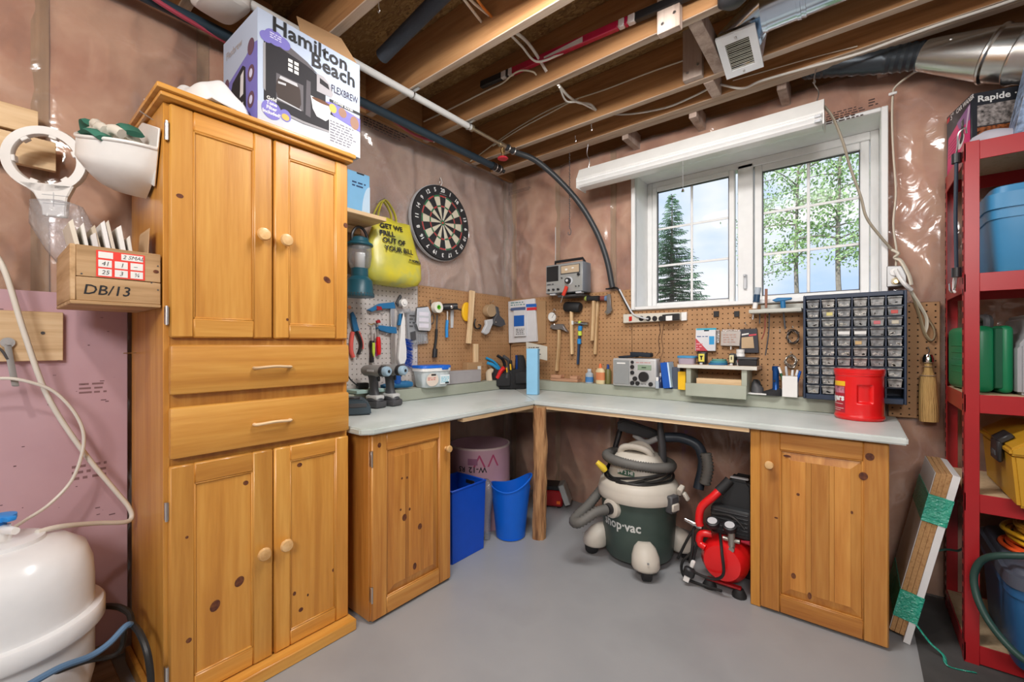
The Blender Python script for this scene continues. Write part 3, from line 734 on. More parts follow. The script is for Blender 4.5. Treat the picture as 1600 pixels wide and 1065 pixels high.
def circ(cx, cz, rx, rz_=None, n=20, a0=0, a1=2 * PI):
    rz_ = rz_ or rx; full = abs(a1 - a0 - 2 * PI) < 1e-6
    return [(cx + rx * math.cos(a0 + (a1 - a0) * k / (n if full else n - 1)), cz + rz_ * math.sin(a0 + (a1 - a0) * k / (n if full else n - 1))) for k in range(n)]
def rect(x0, x1, z0, z1): return [(x0, z0), (x1, z0), (x1, z1), (x0, z1)]
RAWLT = RAWZ

# ---------------------------------------------------------------- left wall
# little shelf, tin and lantern beside the tall cabinet
p1 = at(604, 343, x=.27)
sh_ = thing('wall_shelf', 'short raw wood shelf board on the left wall beside the tall cabinet', 'shelf', (.0, -1.79, p1.z), world=True)
b = B(); b.bb(.01, .27, -2.03, p1.y, p1.z - .012, p1.z + .012, .002); b.obj('board', RAWY, sh_)
b = B(); b.bb(.01, .03, -2.0, p1.y - .03, p1.z - .06, p1.z - .012, .002); b.obj('cleat', RAWY, sh_)
q0 = at(549, 330, x=.20); q1 = at(578, 335, x=.20); zt = at(578, 275, x=.20).z
tin = thing('storage_tin', 'light blue carton with a pale curved patch on the small shelf', 'carton', (.20, q1.y - .07, p1.z + .012), PI / 2)
hh = zt - p1.z - .012
b = B(); b.bb(-.10, .07, 0, .10, 0, hh, .004); b.obj('body', LBLUE, tin)
b = B(); b.flat(circ(.07, 0, .055, hh * .72, 12, PI / 2, PI) + [(.069, .002)], -.0008); b.obj('print', mat('pale_blue', (.55, .72, .88), .6), tin, smooth=0)
b = B(); b.flat(rect(-.02, .03, hh - .012, hh - .003), -.0008); b.obj('slot', INK, tin, smooth=0); scrawl(tin, -.05, .04, hh * .62, hh * .78, -.001, 2, mat('navy_print', (.02, .05, .15), .6), seed=3)
ltn = thing('camping_lantern', 'dark teal camping lantern hanging under the small shelf', 'lantern', at(562, 464, x=.16), PI / 2)
k_ = .00385
b = B(); b.lathe([(0, 0), (.085, .0), (.088, .01), (.085, .024), (.08, .03), (.075, .10), (.058, .118), (.05, .125), (.05, .175), (.0, .175)], n=28); b.obj('base', TEAL, ltn)
b = B()
for k in range(28):
    a = 2 * PI * k / 28; b.box((.083 * math.cos(a), .083 * math.sin(a), .012), (.008, .008, .02), rot=(0, 0, a))
b.obj('grip_ring', DGREY, ltn)
b = B(); b.lathe([(.05, .175), (.062, .19), (.072, .25), (.07, .30), (.066, .315)], n=28); b.obj('globe', CLEARP, ltn, recalc=False)
b = B(); b.lathe([(0, .175), (.03, .175), (.03, .27), (0, .275)], n=16); b.obj('mantle', PAPER, ltn)
b = B(); b.lathe([(.0, .312), (.076, .312), (.08, .318), (.076, .328), (.058, .338), (.05, .36), (.03, .37), (0, .372)], n=28); b.obj('cap', TEAL, ltn)
b = B(); b.tube(spline([(-.05, 0, .33), (-.05, 0, .38), (-.02, 0, .425), (.02, 0, .425), (.05, 0, .38), (.05, 0, .33)], 6), .009, 8); b.obj('handle', BLACK, ltn)

# yellow bag
bag = onA('shopping_bag', 'full yellow plastic shopping bag with black lettering hanging on the left wall', 'bag', 612, 443, x=.10)
YBAG = mottled('yellow_film', ((.40, .40, .08), (.55, .50, .07), (.64, .55, .04), (.42, .46, .16)), 5, rough=.3, detail=3)
LV = [(447, 585, 630, .03), (441, 572, 651, .07), (430, 570, 656, .085), (410, 572, 655, .08), (390, 573, 650, .07), (370, 577, 646, .055), (355, 584, 642, .035), (346, 592, 640, .018)]
rings = []
for py, a, c, dep in LV:
    (xa, z), (xc, _) = L2(bag, [(a, py), (c, py)]); z = L2(bag, [((a + c) / 2, py)])[0][1]
    rings.append(((xa + xc) / 2, .0, z, (xc - xa) / 2, dep))
b = B(); loft(b, rings, 30, .014, 3, 2.3); b.obj('sack', YBAG, bag, smooth=70)
for (a, c, e) in (((580, 352), (597, 314), (612, 350)), ((590, 350), (601, 312), (620, 352))):
    b = B(); q = P3(bag, [a, ((a[0] + c[0]) / 2 - 4, (a[1] + c[1]) / 2), c, ((e[0] + c[0]) / 2 + 5, (e[1] + c[1]) / 2), e], .03)
    b.tube(spline(q, 6), .013, 8, flat=.35); b.obj('handle', YBAG, bag)
def bagy(x, z):
    zz = [r_[2] for r_ in rings]; i = max(0, min(len(rings) - 2, sum(1 for v in zz if v < z) - 1)); f = (z - zz[i]) / (zz[i + 1] - zz[i] + 1e-9); f = max(0, min(1, f))
    A_, C_ = rings[i], rings[i + 1]; cx = A_[0] * (1 - f) + C_[0] * f; rx = A_[3] * (1 - f) + C_[3] * f; ry = A_[4] * (1 - f) + C_[4] * f
    u = min(.999, abs((x - cx) / rx)); return -ry * (1 - u ** 2.3) ** (1 / 2.3) - .012
def wrap(o, fn):
    off = OFF.get(o.name, Vector((0, 0, 0)))
    for v in o.data.vertices: v.co.y = fn(v.co.x + off.x, v.co.z + off.z)
BT = Matrix.Identity(4)
for body, px, py, sz in (('GET WE', 588, 353, .046), ('FRILL', 586, 364.5, .046), ('OUT OF', 589, 376, .046), ('YOUR BILL', 591, 389, .046), ('\u00a9 NOFRILLS', 627, 409, .022)):
    x, z = L2(bag, [(px, py)])[0]
    o = text(body, sz, INK, bag, (x, -.1, z), bold=.0015); wrap(o, bagy)
b = B(); q = at(598, 313, x=.07); b.cyl((.0, q.y, q.z), (.09, q.y, q.z + .01), .003, n=8)
nl = b.obj('nail', STEEL); nl.location = (0, 0, 0); tag(nl, 'steel nail carrying the yellow bag on the left wall', 'nail')

# dartboard
dbt = thing('dartboard', 'black dartboard with red and green rings hanging on the left wall', 'dartboard', (.055, -.889, 2.2536), PI / 2)
RD = .285
b = B(); b.lathe([(0, .045), (RD, .045), (RD, .012), (RD - .004, 0), (0, 0)], n=64, rot=(-PI / 2, 0, 0)); b.obj('board', mat('dart_black', (.022, .022, .024), .7), dbt)
b = B(); b.lathe([(RD + .003, .046), (RD + .003, .018), (RD, .018), (RD, .046)], n=64, rot=(-PI / 2, 0, 0)); b.obj('rim_band', LGREY, dbt)
SISAL = mat('sisal_cream', (.62, .57, .44), .85); DRED = mat('sisal_red', (.48, .05, .05), .85); DGRN = mat('sisal_green', (.02, .17, .07), .85)
def sector(b, r0, r1, i, y):
    a0 = PI / 2 + R(9) - i * R(18); pts = [(r1 * math.cos(a0 - R(18) * k / 4), r1 * math.sin(a0 - R(18) * k / 4)) for k in range(5)] + [(r0 * math.cos(a0 - R(18) * (4 - k) / 4), r0 * math.sin(a0 - R(18) * (4 - k) / 4)) for k in range(5)]
    b.flat(pts, y)
cr, re_, gr = B(), B(), B(); rr = .208
for i in range(20):
    t_ = gr if i % 2 else re_
    sector(t_, rr * .945, rr, i, -.0008); sector(t_, rr * .575, rr * .63, i, -.0008)
    if i % 2: sector(cr, rr * .63, rr * .945, i, -.0008); sector(cr, rr * .095, rr * .575, i, -.0008)
gr.flat(circ(0, 0, rr * .095, n=24), -.0008); re_.flat(circ(0, 0, rr * .045, n=20), -.0014)
stuff(cr.obj('pale_segments', SISAL, dbt, smooth=0, recalc=False)); stuff(re_.obj('red_segments', DRED, dbt, smooth=0, recalc=False)); stuff(gr.obj('green_segments', DGRN, dbt, smooth=0, recalc=False))
b = B()
for k in range(20):
    a = PI / 2 + R(9) + k * R(18); b.cyl((rr * .1 * math.cos(a), -.002, rr * .1 * math.sin(a)), (rr * 1.02 * math.cos(a), -.002, rr * 1.02 * math.sin(a)), .0009, n=5)
for q in (1, .945, .63, .575, .095): b.tube([(rr * q * math.cos(R(7.5 * k)), -.002, rr * q * math.sin(R(7.5 * k))) for k in range(48)], .0009, 5, closed=True)
b.obj('wire_spider', STEEL, dbt)
for i, nme in enumerate((20, 1, 18, 4, 13, 6, 10, 15, 2, 17, 3, 19, 7, 16, 8, 11, 14, 9, 12, 5)):
    a = PI / 2 - i * R(18); text(str(nme), .042, WHITE, dbt, (.247 * math.cos(a), -.0012, .247 * math.sin(a)), (PI / 2, -(a - PI / 2), 0), 'number', .0012, 'CENTER')
scrawl(dbt, -.03, .04, rr + .008, rr + .016, -.0012, 1, mat('grey_ink', (.4, .4, .4), .6))
b = B(); b.tube(spline([(.0, .03, RD), (-.012, .02, RD + .035), (0, .03, RD + .07), (.012, .02, RD + .035), (.002, .03, RD)], 6), .0022, 6); b.obj('wire_hanger', STEEL, dbt)

# tools on the left pegboard -------------------------------------------------
def grip(t, pts, r, m, name, dy=0, n=10, flat=None, k=5):
    b = B(); b.tube(spline(P3(t, pts, dy), k), r, n, flat=flat); return b.obj(name, m, t)
def plate(t, pts, y0, y1, m, name, bv=.0015, dy=0):
    b = B(); b.prism(L2(t, pts, dy), y0, y1, b=bv); return b.obj(name, m, t)
pl = onA('pliers', 'black and red handled pliers hanging at the left end of the white pegboard', 'pliers', 553, 480)
plate(pl, [(550, 487), (554, 494), (558, 510), (560, 516), (552, 518), (549, 505), (547, 490)], -.014, .004, SBLUE, 'jaw')
grip(pl, [(556, 515), (562, 528), (564, 540), (560, 553)], .013, BLACK, 'handle', 0, flat=.8)
grip(pl, [(560, 518), (565, 532), (566, 545)], .010, mat('salmon_rubber', (.75, .12, .10), .5), 'handle', .004)
grip(pl, [(551, 518), (549, 534), (549, 548), (552, 558)], .013, mat('salmon_rubber', (.75, .12, .10), .5), 'handle')
cl = onA('bar_clamp', 'tall steel bar clamp with dark blue jaws on the white pegboard', 'clamp', 612, 480)
plate(cl, [(609, 472), (615, 472), (617, 572), (612, 572)], -.008, .004, STEEL, 'bar')
plate(cl, [(574, 484), (592, 474), (614, 472), (616, 482), (590, 482), (580, 487)], -.016, .012, SBLUE, 'upper_jaw')
plate(cl, [(588, 512), (592, 508), (617, 511), (618, 521), (606, 520), (592, 516)], -.018, .012, SBLUE, 'lower_jaw')
b = B(); q = P3(cl, [(590, 504), (591, 527)], -.005); b.cyl(q[0], q[1], .004, n=8); b.obj('screw', STEEL, cl)
plate(cl, [(586, 478), (594, 479), (595, 484), (587, 485)], -.018, -.004, RED, 'jaw_pad'); plate(cl, [(586, 501), (591, 499), (593, 504), (587, 505)], -.018, -.004, RED, 'swivel_pad')
grip(cl, [(603, 522), (609, 517)], .006, PAPER, 'pin')
b = B(); q = P3(cl, [(591, 526), (592, 554)], -.005); b.tube([q[0], q[0] * .8 + q[1] * .2, q[0] * .2 + q[1] * .8, q[1]], [.012, .016, .016, .012], 12); b.obj('turning_handle', BRED, cl)
sd = onA('screwdriver', 'yellow and black screwdriver hanging beside the red clamp handle', 'screwdriver', 582, 548)
b = B(); q = P3(sd, [(580, 508), (581, 533)], 0); b.cyl(q[0], q[1], .003, n=8); b.obj('shaft', STEEL, sd)
b = B(); q = P3(sd, [(581, 532), (581, 541), (581, 552), (581, 566)], -.004); b.tube(spline(q, 4), [.014, .016, .017, .017, .014, .012, .012, .012, .012, .012, .013, .015, .015][:13], 10); b.obj('handle', BLACK, sd)
plate(sd, [(579, 535), (583, 535), (583, 550), (581, 558), (579, 550)], -.025, -.014, mat('lime', (.55, .70, .08), .4), 'grip_inlay')
b = B(); q = P3(sd, [(576, 505), (580, 507), (585, 505)], 0); b.tube(q, .004, 6); b.obj('hanging_tip', BRASS, sd)
tg = onA('screwdriver', 'small magenta handled tool on the white pegboard behind the screwdriver', 'screwdriver', 587, 545, x=.04)
grip(tg, [(586, 535), (588, 546), (589, 556)], .007, mat('magenta', (.55, .03, .22), .4), 'handle'); grip(tg, [(585, 520), (586, 536)], .003, STEEL, 'shaft')
br_ = onA('hand_brush', 'white handled hand brush with blue bristles on the white pegboard', 'brush', 630, 520, x=.05)
plate(br_, [(624, 488), (628, 486), (631, 500), (631, 530), (633, 545), (633, 560), (630, 568), (622, 569), (620, 560), (622, 540), (624, 520)], -.02, .008, WPLAST, 'handle', .004)
b = B(); rnd = random.Random(5)
for i in range(140):
    s = rnd.random(); a = (632 + rnd.random(), 528 + 42 * s); e = (641 + rnd.random() * 5, 530 + 42 * s + rnd.random() * 4)
    q = P3(br_, [a, e], rnd.uniform(-.016, .004)); b.cyl(q[0], q[1], .0012, n=3, cap=False)
stuff(b.obj('bristles', mat('blue_bristle', (.01, .10, .55), .5), br_, smooth=0))
cg = onA('sealant_tube', 'white nozzled sealant bottle hanging above the brush on the pegboard', 'bottle', 630, 472, x=.06)
b = B(); q = P3(cg, [(629, 473)], -.02)[0]; b.tube([q + Vector((0, .03, 0)), q + Vector((0, -.02, 0))], [.024, .026], 16); b.tube([q + Vector((0, -.021, 0)), q + Vector((0, -.028, 0))], [.015, .012], 14); b.obj('cap', WPLAST, cg)
plate(cg, [(622, 484), (640, 482), (641, 488), (623, 490)], -.01, .01, CLEARP, 'collar'); plate(cg, [(618, 473), (625, 460), (627, 463), (622, 478)], -.01, .01, DGREY, 'trigger'); plate(cg, [(624, 490), (629, 489), (625, 508), (621, 508)], -.01, .01, SBLUE, 'lever')
# clear packs
for (nm, lab, q, inner) in (('blister_pack', 'clear blister pack with silver round-cornered case on the pegboard', [(649, 480), (668, 478), (672, 488), (673, 512), (670, 518), (652, 517), (648, 505)], 1), ('blister_pack', 'clear blister pack of drill bits behind the silver case', [(634, 486), (662, 484), (668, 536), (636, 540)], 0)):
    t = onA(nm, lab, 'package', q[0][0], q[0][1], x=.07 if inner else .045)
    b = B(); b.prism(L2(t, q), -.012, .0, b=.006 if inner else .002, seg=2); b.obj('clear_shell', CLEARP if not inner else mat('silver_film', (.62, .64, .68), .18, .35), t)
    b = B(); b.prism(L2(t, [(a + (655 - a) * .12, c + (505 - c) * .12) for a, c in q]), .001, .004); b.obj('card', PAPER if not inner else LGREY, t, smooth=0)
    if inner:
        b = B()
        for k in range(3):
            a = L2(t, [(653, 487 + k * 9), (668, 494 + k * 9)]); b.flat(rect(a[0][0], a[1][0], a[1][1], a[0][1]), -.0135)
        b.obj('label', mat('pale_lilac', (.7, .68, .76), .4), t, smooth=0)
    else:
        b = B()
        for k in range(4):
            q_ = P3(t, [(652 + k * 3.2, 522), (652.5 + k * 3.2, 536)], -.006); b.cyl(q_[0], q_[1], .004, n=6)
        b.obj('drill_bits', STEEL, t)
        plate(t, [(640, 519), (647, 517), (648, 530), (641, 532)], -.018, -.004, DGREY, 'holder')
        scrawl(t, *[L2(t, [(638, 500), (647, 490)])[i][0] for i in (0, 1)], L2(t, [(638, 512)])[0][1], L2(t, [(638, 490)])[0][1], -.0125, 4, DGREY)
tr = onA('tape_roll', 'white roll of tape with green core hanging on the pegboard', 'tape', 683, 480, x=.075)
b = B(); b.lathe([(.031, -.02), (.031, .02), (.013, .02), (.013, -.02), (.031, -.02)], n=28, rot=(PI / 2, 0, R(0))); tr_b = b.obj('roll', mat('off_white', (.76, .74, .66), .6), tr)
b = B(); b.lathe([(.0135, -.019), (.0135, .021), (.009, .021), (.009, -.019)], n=20, rot=(PI / 2, 0, 0)); b.obj('core', mat('bright_green', (.12, .50, .02), .5), tr)
tr.scale = (1.35, 1, 1.35)
st = onA('socket_wrench', 'long black handled socket wrench hanging behind the tape roll', 'wrench', 681, 520, x=.05)
grip(st, [(683, 492), (682, 514)], .006, DGREY, 'shaft'); grip(st, [(682, 514), (681, 530), (679, 545)], .012, BRUB, 'grip', 0, flat=.8)
b = B(); q = P3(st, [(680, 545), (679, 558)], 0); b.cyl(q[0], q[1], .019, n=16); b.obj('head', BLACK, st)
cp = onA('calipers', 'thin wire snips hanging left of the tape roll', 'snips', 675, 495, x=.04)
grip(cp, [(676, 487), (672, 498), (674, 506), (678, 500), (677, 490)], .003, DGREY, 'loop'); grip(cp, [(672, 468), (674, 480), (676, 488)], .004, DGREY, 'blade')
hm = onA('rubber_mallet', 'small mallet with blue handle and black head on the left pegboard', 'mallet', 698, 495, x=.055)
b = B(); q = P3(hm, [(694, 479), (708, 479)], 0); b.tube([q[0] + Vector((0, .02, 0)), q[0] + Vector((.004, .01, 0)), q[1] + Vector((0, -.045, 0))], [.022, .026, .026], 16); b.obj('head', BLACK, hm)
b = B(); q = P3(hm, [(706, 479)], -.055)[0]; b.ball(q, (.014, .008, .016), 12, 8); b.obj('face', CHROME, hm)
grip(hm, [(699, 486), (699, 502)], .008, STEEL, 'neck'); grip(hm, [(699, 500), (698, 512), (698, 527)], .014, mat('azure', (.02, .24, .60), .4), 'handle', 0, flat=.8)
fl = onA('flat_file', 'grey steel file hanging right of the blue mallet', 'file', 706, 495, x=.035)
plate(fl, [(704, 484), (709, 484), (708, 512), (704, 512)], -.003, .003, LGREY, 'blade'); grip(fl, [(710, 481), (722, 484)], .004, DGREY, 'tang')
yp = onA('drywall_sander', 'round yellow disc hanging behind the wooden stick', 'disc', 729, 485, x=.05)
b = B(); q = L2(yp, circ(729, 487, 7, 15, 24)); b.prism(q, -.008, .012, b=.004); b.obj('disc', YEL, yp)
ws = onA('wooden_stick', 'pale wooden stick hanging on the brown pegboard of the left wall', 'stick', 737, 490, x=.085)
plate(ws, [(734.5, 453.5), (741, 455), (737, 509), (735, 537), (729, 536), (732, 505)], -.012, .012, RAWZ, 'stick', .002)
hk = onA('utility_hook', 'black plastic hook clip hanging right of the wooden stick', 'hook', 745, 506, x=.05)
grip(hk, [(743, 498), (741, 506), (744, 513), (750, 512), (751, 508), (748, 507)], .006, BLACK, 'hook')
tgun = onA('tape_dispenser', 'grey and black packing tape gun hanging on the left pegboard', 'tape dispenser', 768, 490, x=.07)
b = B(); b.prism(L2(tgun, circ(766, 485, 7.5, 10, 24)), -.02, .035, b=.003); b.obj('tape', mat('tan_tape', (.42, .29, .17), .4), tgun)
plate(tgun, [(771, 478), (776, 480), (778, 493), (785, 500), (787, 507), (779, 511), (768, 507), (769, 498), (773, 492)], -.026, .012, DGREY, 'frame', .004)
plate(tgun, [(757, 500), (768, 498), (768, 505), (762, 520), (758, 523), (752, 519), (758, 507)], -.02, .01, LGREY, 'grip', .005)
b = B(); b.cyl(P3(tgun, [(775, 503)], -.03)[0], P3(tgun, [(775, 503)], -.02)[0], .006, n=10); b.obj('bolt', CHROME, tgun)
for px, py, lab in ((595, 490, 'left of the bar clamp'), (575, 523, 'left of the yellow and black screwdriver'), (683, 466, 'above the white tape roll'), (699, 478, 'behind the blue mallet'), (765, 472, 'above the tape gun'), (669, 472, 'above the silver case')):
    p = at(px, py, x=.03); b = B(); b.tube([(p.x, p.y, p.z), (p.x + .04, p.y, p.z), (p.x + .045, p.y, p.z + .014)], .0022, 6)
    tag(b.obj('peg_hook', STEEL), 'small steel peg hook in the left wall pegboard ' + lab, 'hook')

# filters and papers hung in the corner on the back wall
fp = onB('filter_pack', 'white flat filter pack with blue and red stripe hanging in the corner', 'package', 818, 500, y=-.06)
plate(fp, [(795, 471), (836, 466), (840, 533), (796, 536)], -.012, .012, mat('pack_white', (.66, .66, .68), .5), 'pack', .003)
for pts, m in (([(822, 475), (838, 474), (838.5, 479), (822, 480)], mat('mid_blue', (.02, .12, .45), .5)), ([(823, 480.5), (838.5, 479.5), (838.5, 484), (823, 485)], mat('signal_red', (.6, .03, .04), .5))):
    b = B(); b.flat(L2(fp, pts, -.0125), -.0128); b.obj('print', m, fp, smooth=0)
fp2 = onB('filter_pack', 'smaller white flat pack with blue square in front of the striped one', 'package', 808, 500, y=-.085)
plate(fp2, [(796, 472), (821, 469), (822, 525), (804, 526), (803, 482), (797, 483)], -.008, .01, mat('pack_white', (.66, .66, .68), .5), 'pack', .002)
b = B(); b.flat(L2(fp2, [(803, 493), (819, 492), (819, 509), (803, 510)], -.0085), -.0088); b.obj('print', mat('mid_blue', (.02, .12, .45), .5), fp2, smooth=0)
b = B(); b.flat(L2(fp2, [(798, 481), (821, 479), (821, 484), (798, 485)], -.0085), -.0088); b.obj('print', mat('slate_print', (.08, .12, .25), .5), fp2, smooth=0)
xs = L2(fp2, [(806, 513), (819, 523)], -.009); scrawl(fp2, xs[0][0], xs[1][0], xs[1][1], xs[0][1], -.009, 4, DGREY)
xs = L2(fp2, [(798, 471.5), (820, 477)], -.009); scrawl(fp2, xs[0][0], xs[1][0], xs[1][1], xs[0][1], -.009, 2, mat('print_green', (.10, .25, .25), .6), seed=8)
sp_ = onB('cardboard_sheet', 'brown cardboard sheet hanging behind the white packs in the corner', 'cardboard', 843, 500, y=-.04)
plate(sp_, [(800, 540), (853, 536), (853, 470), (836, 470)], -.004, .004, CARD, 'sheet', .001)
pap = onB('paper_leaflet', 'pale printed leaflet sticking up behind the light blue foam block', 'leaflet', 838, 548, y=-.2)
b = B(); b.prism(L2(pap, [(822, 534), (855, 541), (855, 563), (823, 556)]), -.001, .001); b.obj('sheet', mat('newsprint', (.58, .55, .48), .8), pap)
xs = L2(pap, [(826, 541), (845, 555)], -.002); scrawl(pap, xs[0][0], xs[1][0], xs[1][1], xs[0][1], -.0015, 4, DGREY, seed=4)
# ---------------------------------------------------------------- on the left arm of the worktop
def drill(loc, rz, label):
    """cordless drill standing on its battery, chuck pointing along local -y"""
    t = thing('cordless_drill', label, 'drill', loc, rz)
    DB = mat('drill_taupe', (.22, .215, .205), .4); 
    b = B(); b.box((0, 0, .022), (.085, .125, .042), .012, 2); b.obj('battery', DGREY, t)
    b = B(); loft(b, [(0, .0, .044, .040, .060), (0, .002, .060, .036, .052), (0, .005, .082, .024, .034), (0, .008, .11, .021, .028), (0, .012, .16, .022, .030), (0, .012, .185, .024, .036), (0, .01, .20, .026, .05)], 18, power=2.6); b.obj('grip', mat('drill_grip', (.055, .058, .065), .5), t, smooth=60)
    b = B(); b.lathe([(.0, -.105), (.026, -.10), (.034, -.08), (.037, -.03), (.037, .03), (.030, .045), (.030, .06)], (0, .0, .225), 22, rot=(PI / 2, 0, 0)); b.obj('motor_body', DB, t)
    b = B(); b.box((0, 0, .063), (.07, .10, .03), .012, 2); b.obj('foot_shell', mat('drill_silver', (.56, .56, .55), .4), t)
    b = B(); b.lathe([(.030, .058), (.034, .062), (.034, .085), (.030, .088)], (0, 0, .225), 24, rot=(PI / 2, 0, 0)); b.obj('clutch_ring', BLACK, t)
    b = B(); b.lathe([(.030, .088), (.030, .112), (.024, .120), (.010, .122), (.0085, .112), (0, .112)], (0, 0, .225), 22, rot=(PI / 2, 0, 0)); ch = b.obj('chuck', mat('chuck_blue', (.30, .42, .52), .35), t)
    b = B(); b.cyl((0, -.121, .225), (0, -.1235, .225), .009, n=12); b.obj('chuck_jaws', BLACK, ch)
    b = B(); b.box((0, -.034, .178), (.016, .016, .034), .005); b.obj('trigger', BLACK, t)
    b = B(); b.box((-.0375, .0, .228), (.002, .06, .012), .0005); b.box((.0375, 0, .228), (.002, .06, .012), .0005); b.obj('side_label', LGREY, t)
    return t
def bz(px, py, z=BZ): return at(px, py, z=z)
q = at(586, 633, x=.225); drill((q.x, q.y, BZ + .001), R(98), 'cordless drill nearer the tall cabinet, standing on its battery')
q = at(611, 629, x=.225); drill((q.x, q.y, BZ + .001), R(100), 'cordless drill nearer the white tub, standing on its battery')
q = at(556, 646, x=.36)
t = thing('battery_charger', 'dark blue grey battery charger at the edge of the tall cabinet', 'charger', (q.x - .02, q.y, BZ + .001), R(60))
b = B(); b.prism([(-.09, 0), (.09, 0), (.085, .05), (.05, .085), (-.05, .09), (-.09, .06)], -.08, .08, b=.008, seg=2); b.obj('housing', mat('charger_blue', (.045, .07, .09), .5), t)
b = B(); b.box((0, -.04, .09), (.06, .05, .012), .003); b.obj('socket', BLACK, t); b = B(); b.box((.02, -.081, .055), (.09, .004, .022), .002); b.obj('label', DGREY, t)
t = thing('notepad', 'pale green flat pad lying behind the battery charger', 'pad', (.105, at(572, 617, x=.105).y, LZ + .001), R(88)); b = B(); b.box((0, 0, .012), (.20, .13, .022), .003); b.obj('pad', mat('pale_green', (.40, .56, .52), .6), t)
q = bz(572, 611, BZ)
t = thing('power_adapter', 'small black power adapter with looped cord behind the charger', 'adapter', (.085, at(573, 611, x=.085).y - .03, LZ + .024), R(80)); b = B(); b.box((0, 0, .02), (.07, .05, .038), .006); b.obj('body', BLACK, t)
b = B(); b.tube(spline([(-.03, 0, .02), (-.08, -.02, .06), (-.10, .0, .09), (-.12, .01, .03), (-.16, .0, .03)], 6), .004, 6); b.obj('cord', BLACK, t)
q = at(628, 612, x=.12)
t = thing('hand_plane', 'teal blue tool handle lying behind the drills', 'tool', (.095, q.y, LZ + .001), R(75))
b = B(); b.tube(spline([(-.13, 0, .025), (-.05, 0, .03), (.05, .0, .03), (.09, 0, .028)], 5), [.012, .014, .016, .019, .021, .022, .023, .024, .024, .025, .025, .024, .022, .021, .019, .016][:16], 12); b.obj('handle', SBLUE, t)
b = B(); b.tube(spline([(-.02, 0, .04), (-.02, .0, .10), (-.02, .01, .13)], 4), .028, 12); b.obj('knob', mat('deep_blue', (.01, .10, .42), .35), t)
# tub with blue lid
q = at(674, 605, x=.125)
tub = thing('plastic_tub', 'clear white plastic tub with bright blue lid on the left worktop', 'tub', (.128, q.y, LZ + .001), PI / 2 - .1)
TUBM = mat('milky_tub', (.60, .66, .68), .3, var=.12)
b = B(); loft(b, [(0, 0, 0, .102, .058), (0, 0, .005, .107, .062), (0, 0, .105, .120, .075), (0, 0, .122, .122, .077)], 40, power=5); b.obj('body', TUBM, tub)
b = B(); loft(b, [(0, 0, .115, .130, .084), (0, 0, .137, .130, .084)], 40, power=5); b.obj('rim', WPLAST, tub)
b = B(); loft(b, [(0, 0, .1372, .132, .086), (0, 0, .150, .131, .085), (0, 0, .156, .126, .08)], 40, power=5); b.bb(.03, .085, -.094, -.08, .125, .153, .004); b.obj('lid', mat('lid_blue', (.01, .13, .60), .35), tub)
b = B(); b.flat(circ(-.045, .055, .052, .046, 24), -.0755); b.obj('label', mat('label_cream', (.70, .60, .52), .6), tub, smooth=0)
b = B(); b.flat(rect(.02, .105, .02, .088), -.0755); b.obj('label', mat('label_white', (.72, .78, .80), .6), tub, smooth=0)
scrawl(tub, -.085, -.01, .05, .075, -.0762, 2, mat('label_red', (.6, .14, .10), .6), seed=2); scrawl(tub, .03, .10, .03, .075, -.0762, 4, mat('label_cyan', (.10, .45, .6), .6), seed=3)
b = B(); b.flat(rect(-.055, -.015, .084, .096), -.0763); b.flat(rect(.065, .10, .022, .034), -.0763); b.obj('label_bar', INK, tub, smooth=0)
# grey box, carton and stick in the corner
q0 = at(702, 602, x=.15); q1 = at(750, 597, x=.12)
t = thing('metal_box', 'long low grey box lying right of the tub', 'box', (.125, q0.y, LZ + .001), PI / 2 - .02); L_ = q1.y - q0.y
b = B(); b.bb(0, L_, 0, .06, 0, .10, .004); b.obj('body', mat('warm_grey', (.36, .34, .35), .5), t); b = B(); b.bb(-.001, L_ + .001, -.001, .061, .082, .101, .003); b.obj('lid', mat('warm_grey', (.36, .34, .35), .5), t)
q = at(742, 585, x=.09)
t = thing('carton', 'small brown carton with white label behind the grey box', 'carton', (.092, q.y - .085, LZ), PI / 2); zt = at(742, 566, x=.09).z - LZ
b = B(); b.bb(0, .17, 0, .06, 0, zt, .002); b.obj('body', CARD, t); b = B(); b.flat(rect(.115, .155, .012, zt * .8), -.0005); b.obj('label', PAPER, t, smooth=0)
q = at(751, 570, x=.10)
t = thing('wood_offcut', 'pale upright wood offcut behind the brown carton', 'wood', (.09, q.y, LZ), PI / 2); zt = at(751, 537, x=.06).z - LZ
b = B(); b.bb(-.028, .022, .028, .05, 0, zt, .002); b.obj('stick', RAWZ, t)
t.location.x = .083
# tool bag
q = bz(796, 608)
tb = thing('tool_bag', 'black open tool bag full of hand tools in the corner of the worktop', 'bag', (q.x - .05, q.y + .05, BZ + .002), R(42))
FAB = mat('black_fabric', (.020, .020, .022), .85, bump=.3, bscale=120)
b = B(); loft(b, [(0, 0, 0, .155, .085), (0, 0, .02, .165, .095), (0, 0, .12, .16, .10), (0, 0, .17, .155, .11), (0, 0, .165, .14, .095), (0, 0, .06, .135, .085)], 36, .012, 4, 3.2); b.obj('body', FAB, tb, smooth=70)
b = B(); b.box((.10, -.105, .10), (.10, .014, .10), .006); b.box((-.05, -.108, .085), (.12, .014, .11), .006); b.obj('pocket', FAB, tb)
b = B(); loft(b, [(.11, .03, .12, .05, .04), (.11, .03, .25, .045, .03), (.11, .04, .285, .03, .02)], 16, .012, 6); b.obj('flap', FAB, tb, smooth=70)
def bagtool(name, label, pts, r, m, extra=None, cat='tool'):
    t = thing(name, label, cat, tb.location, R(42)); b = B(); b.tube(spline(pts, 5), r, 10, flat=.75); b.obj('handle', m, t)
    for nm, p_, r_, m_ in (extra or []):
        b = B(); b.tube(spline(p_, 4), r_, 8); b.obj(nm, m_, t)
    return t
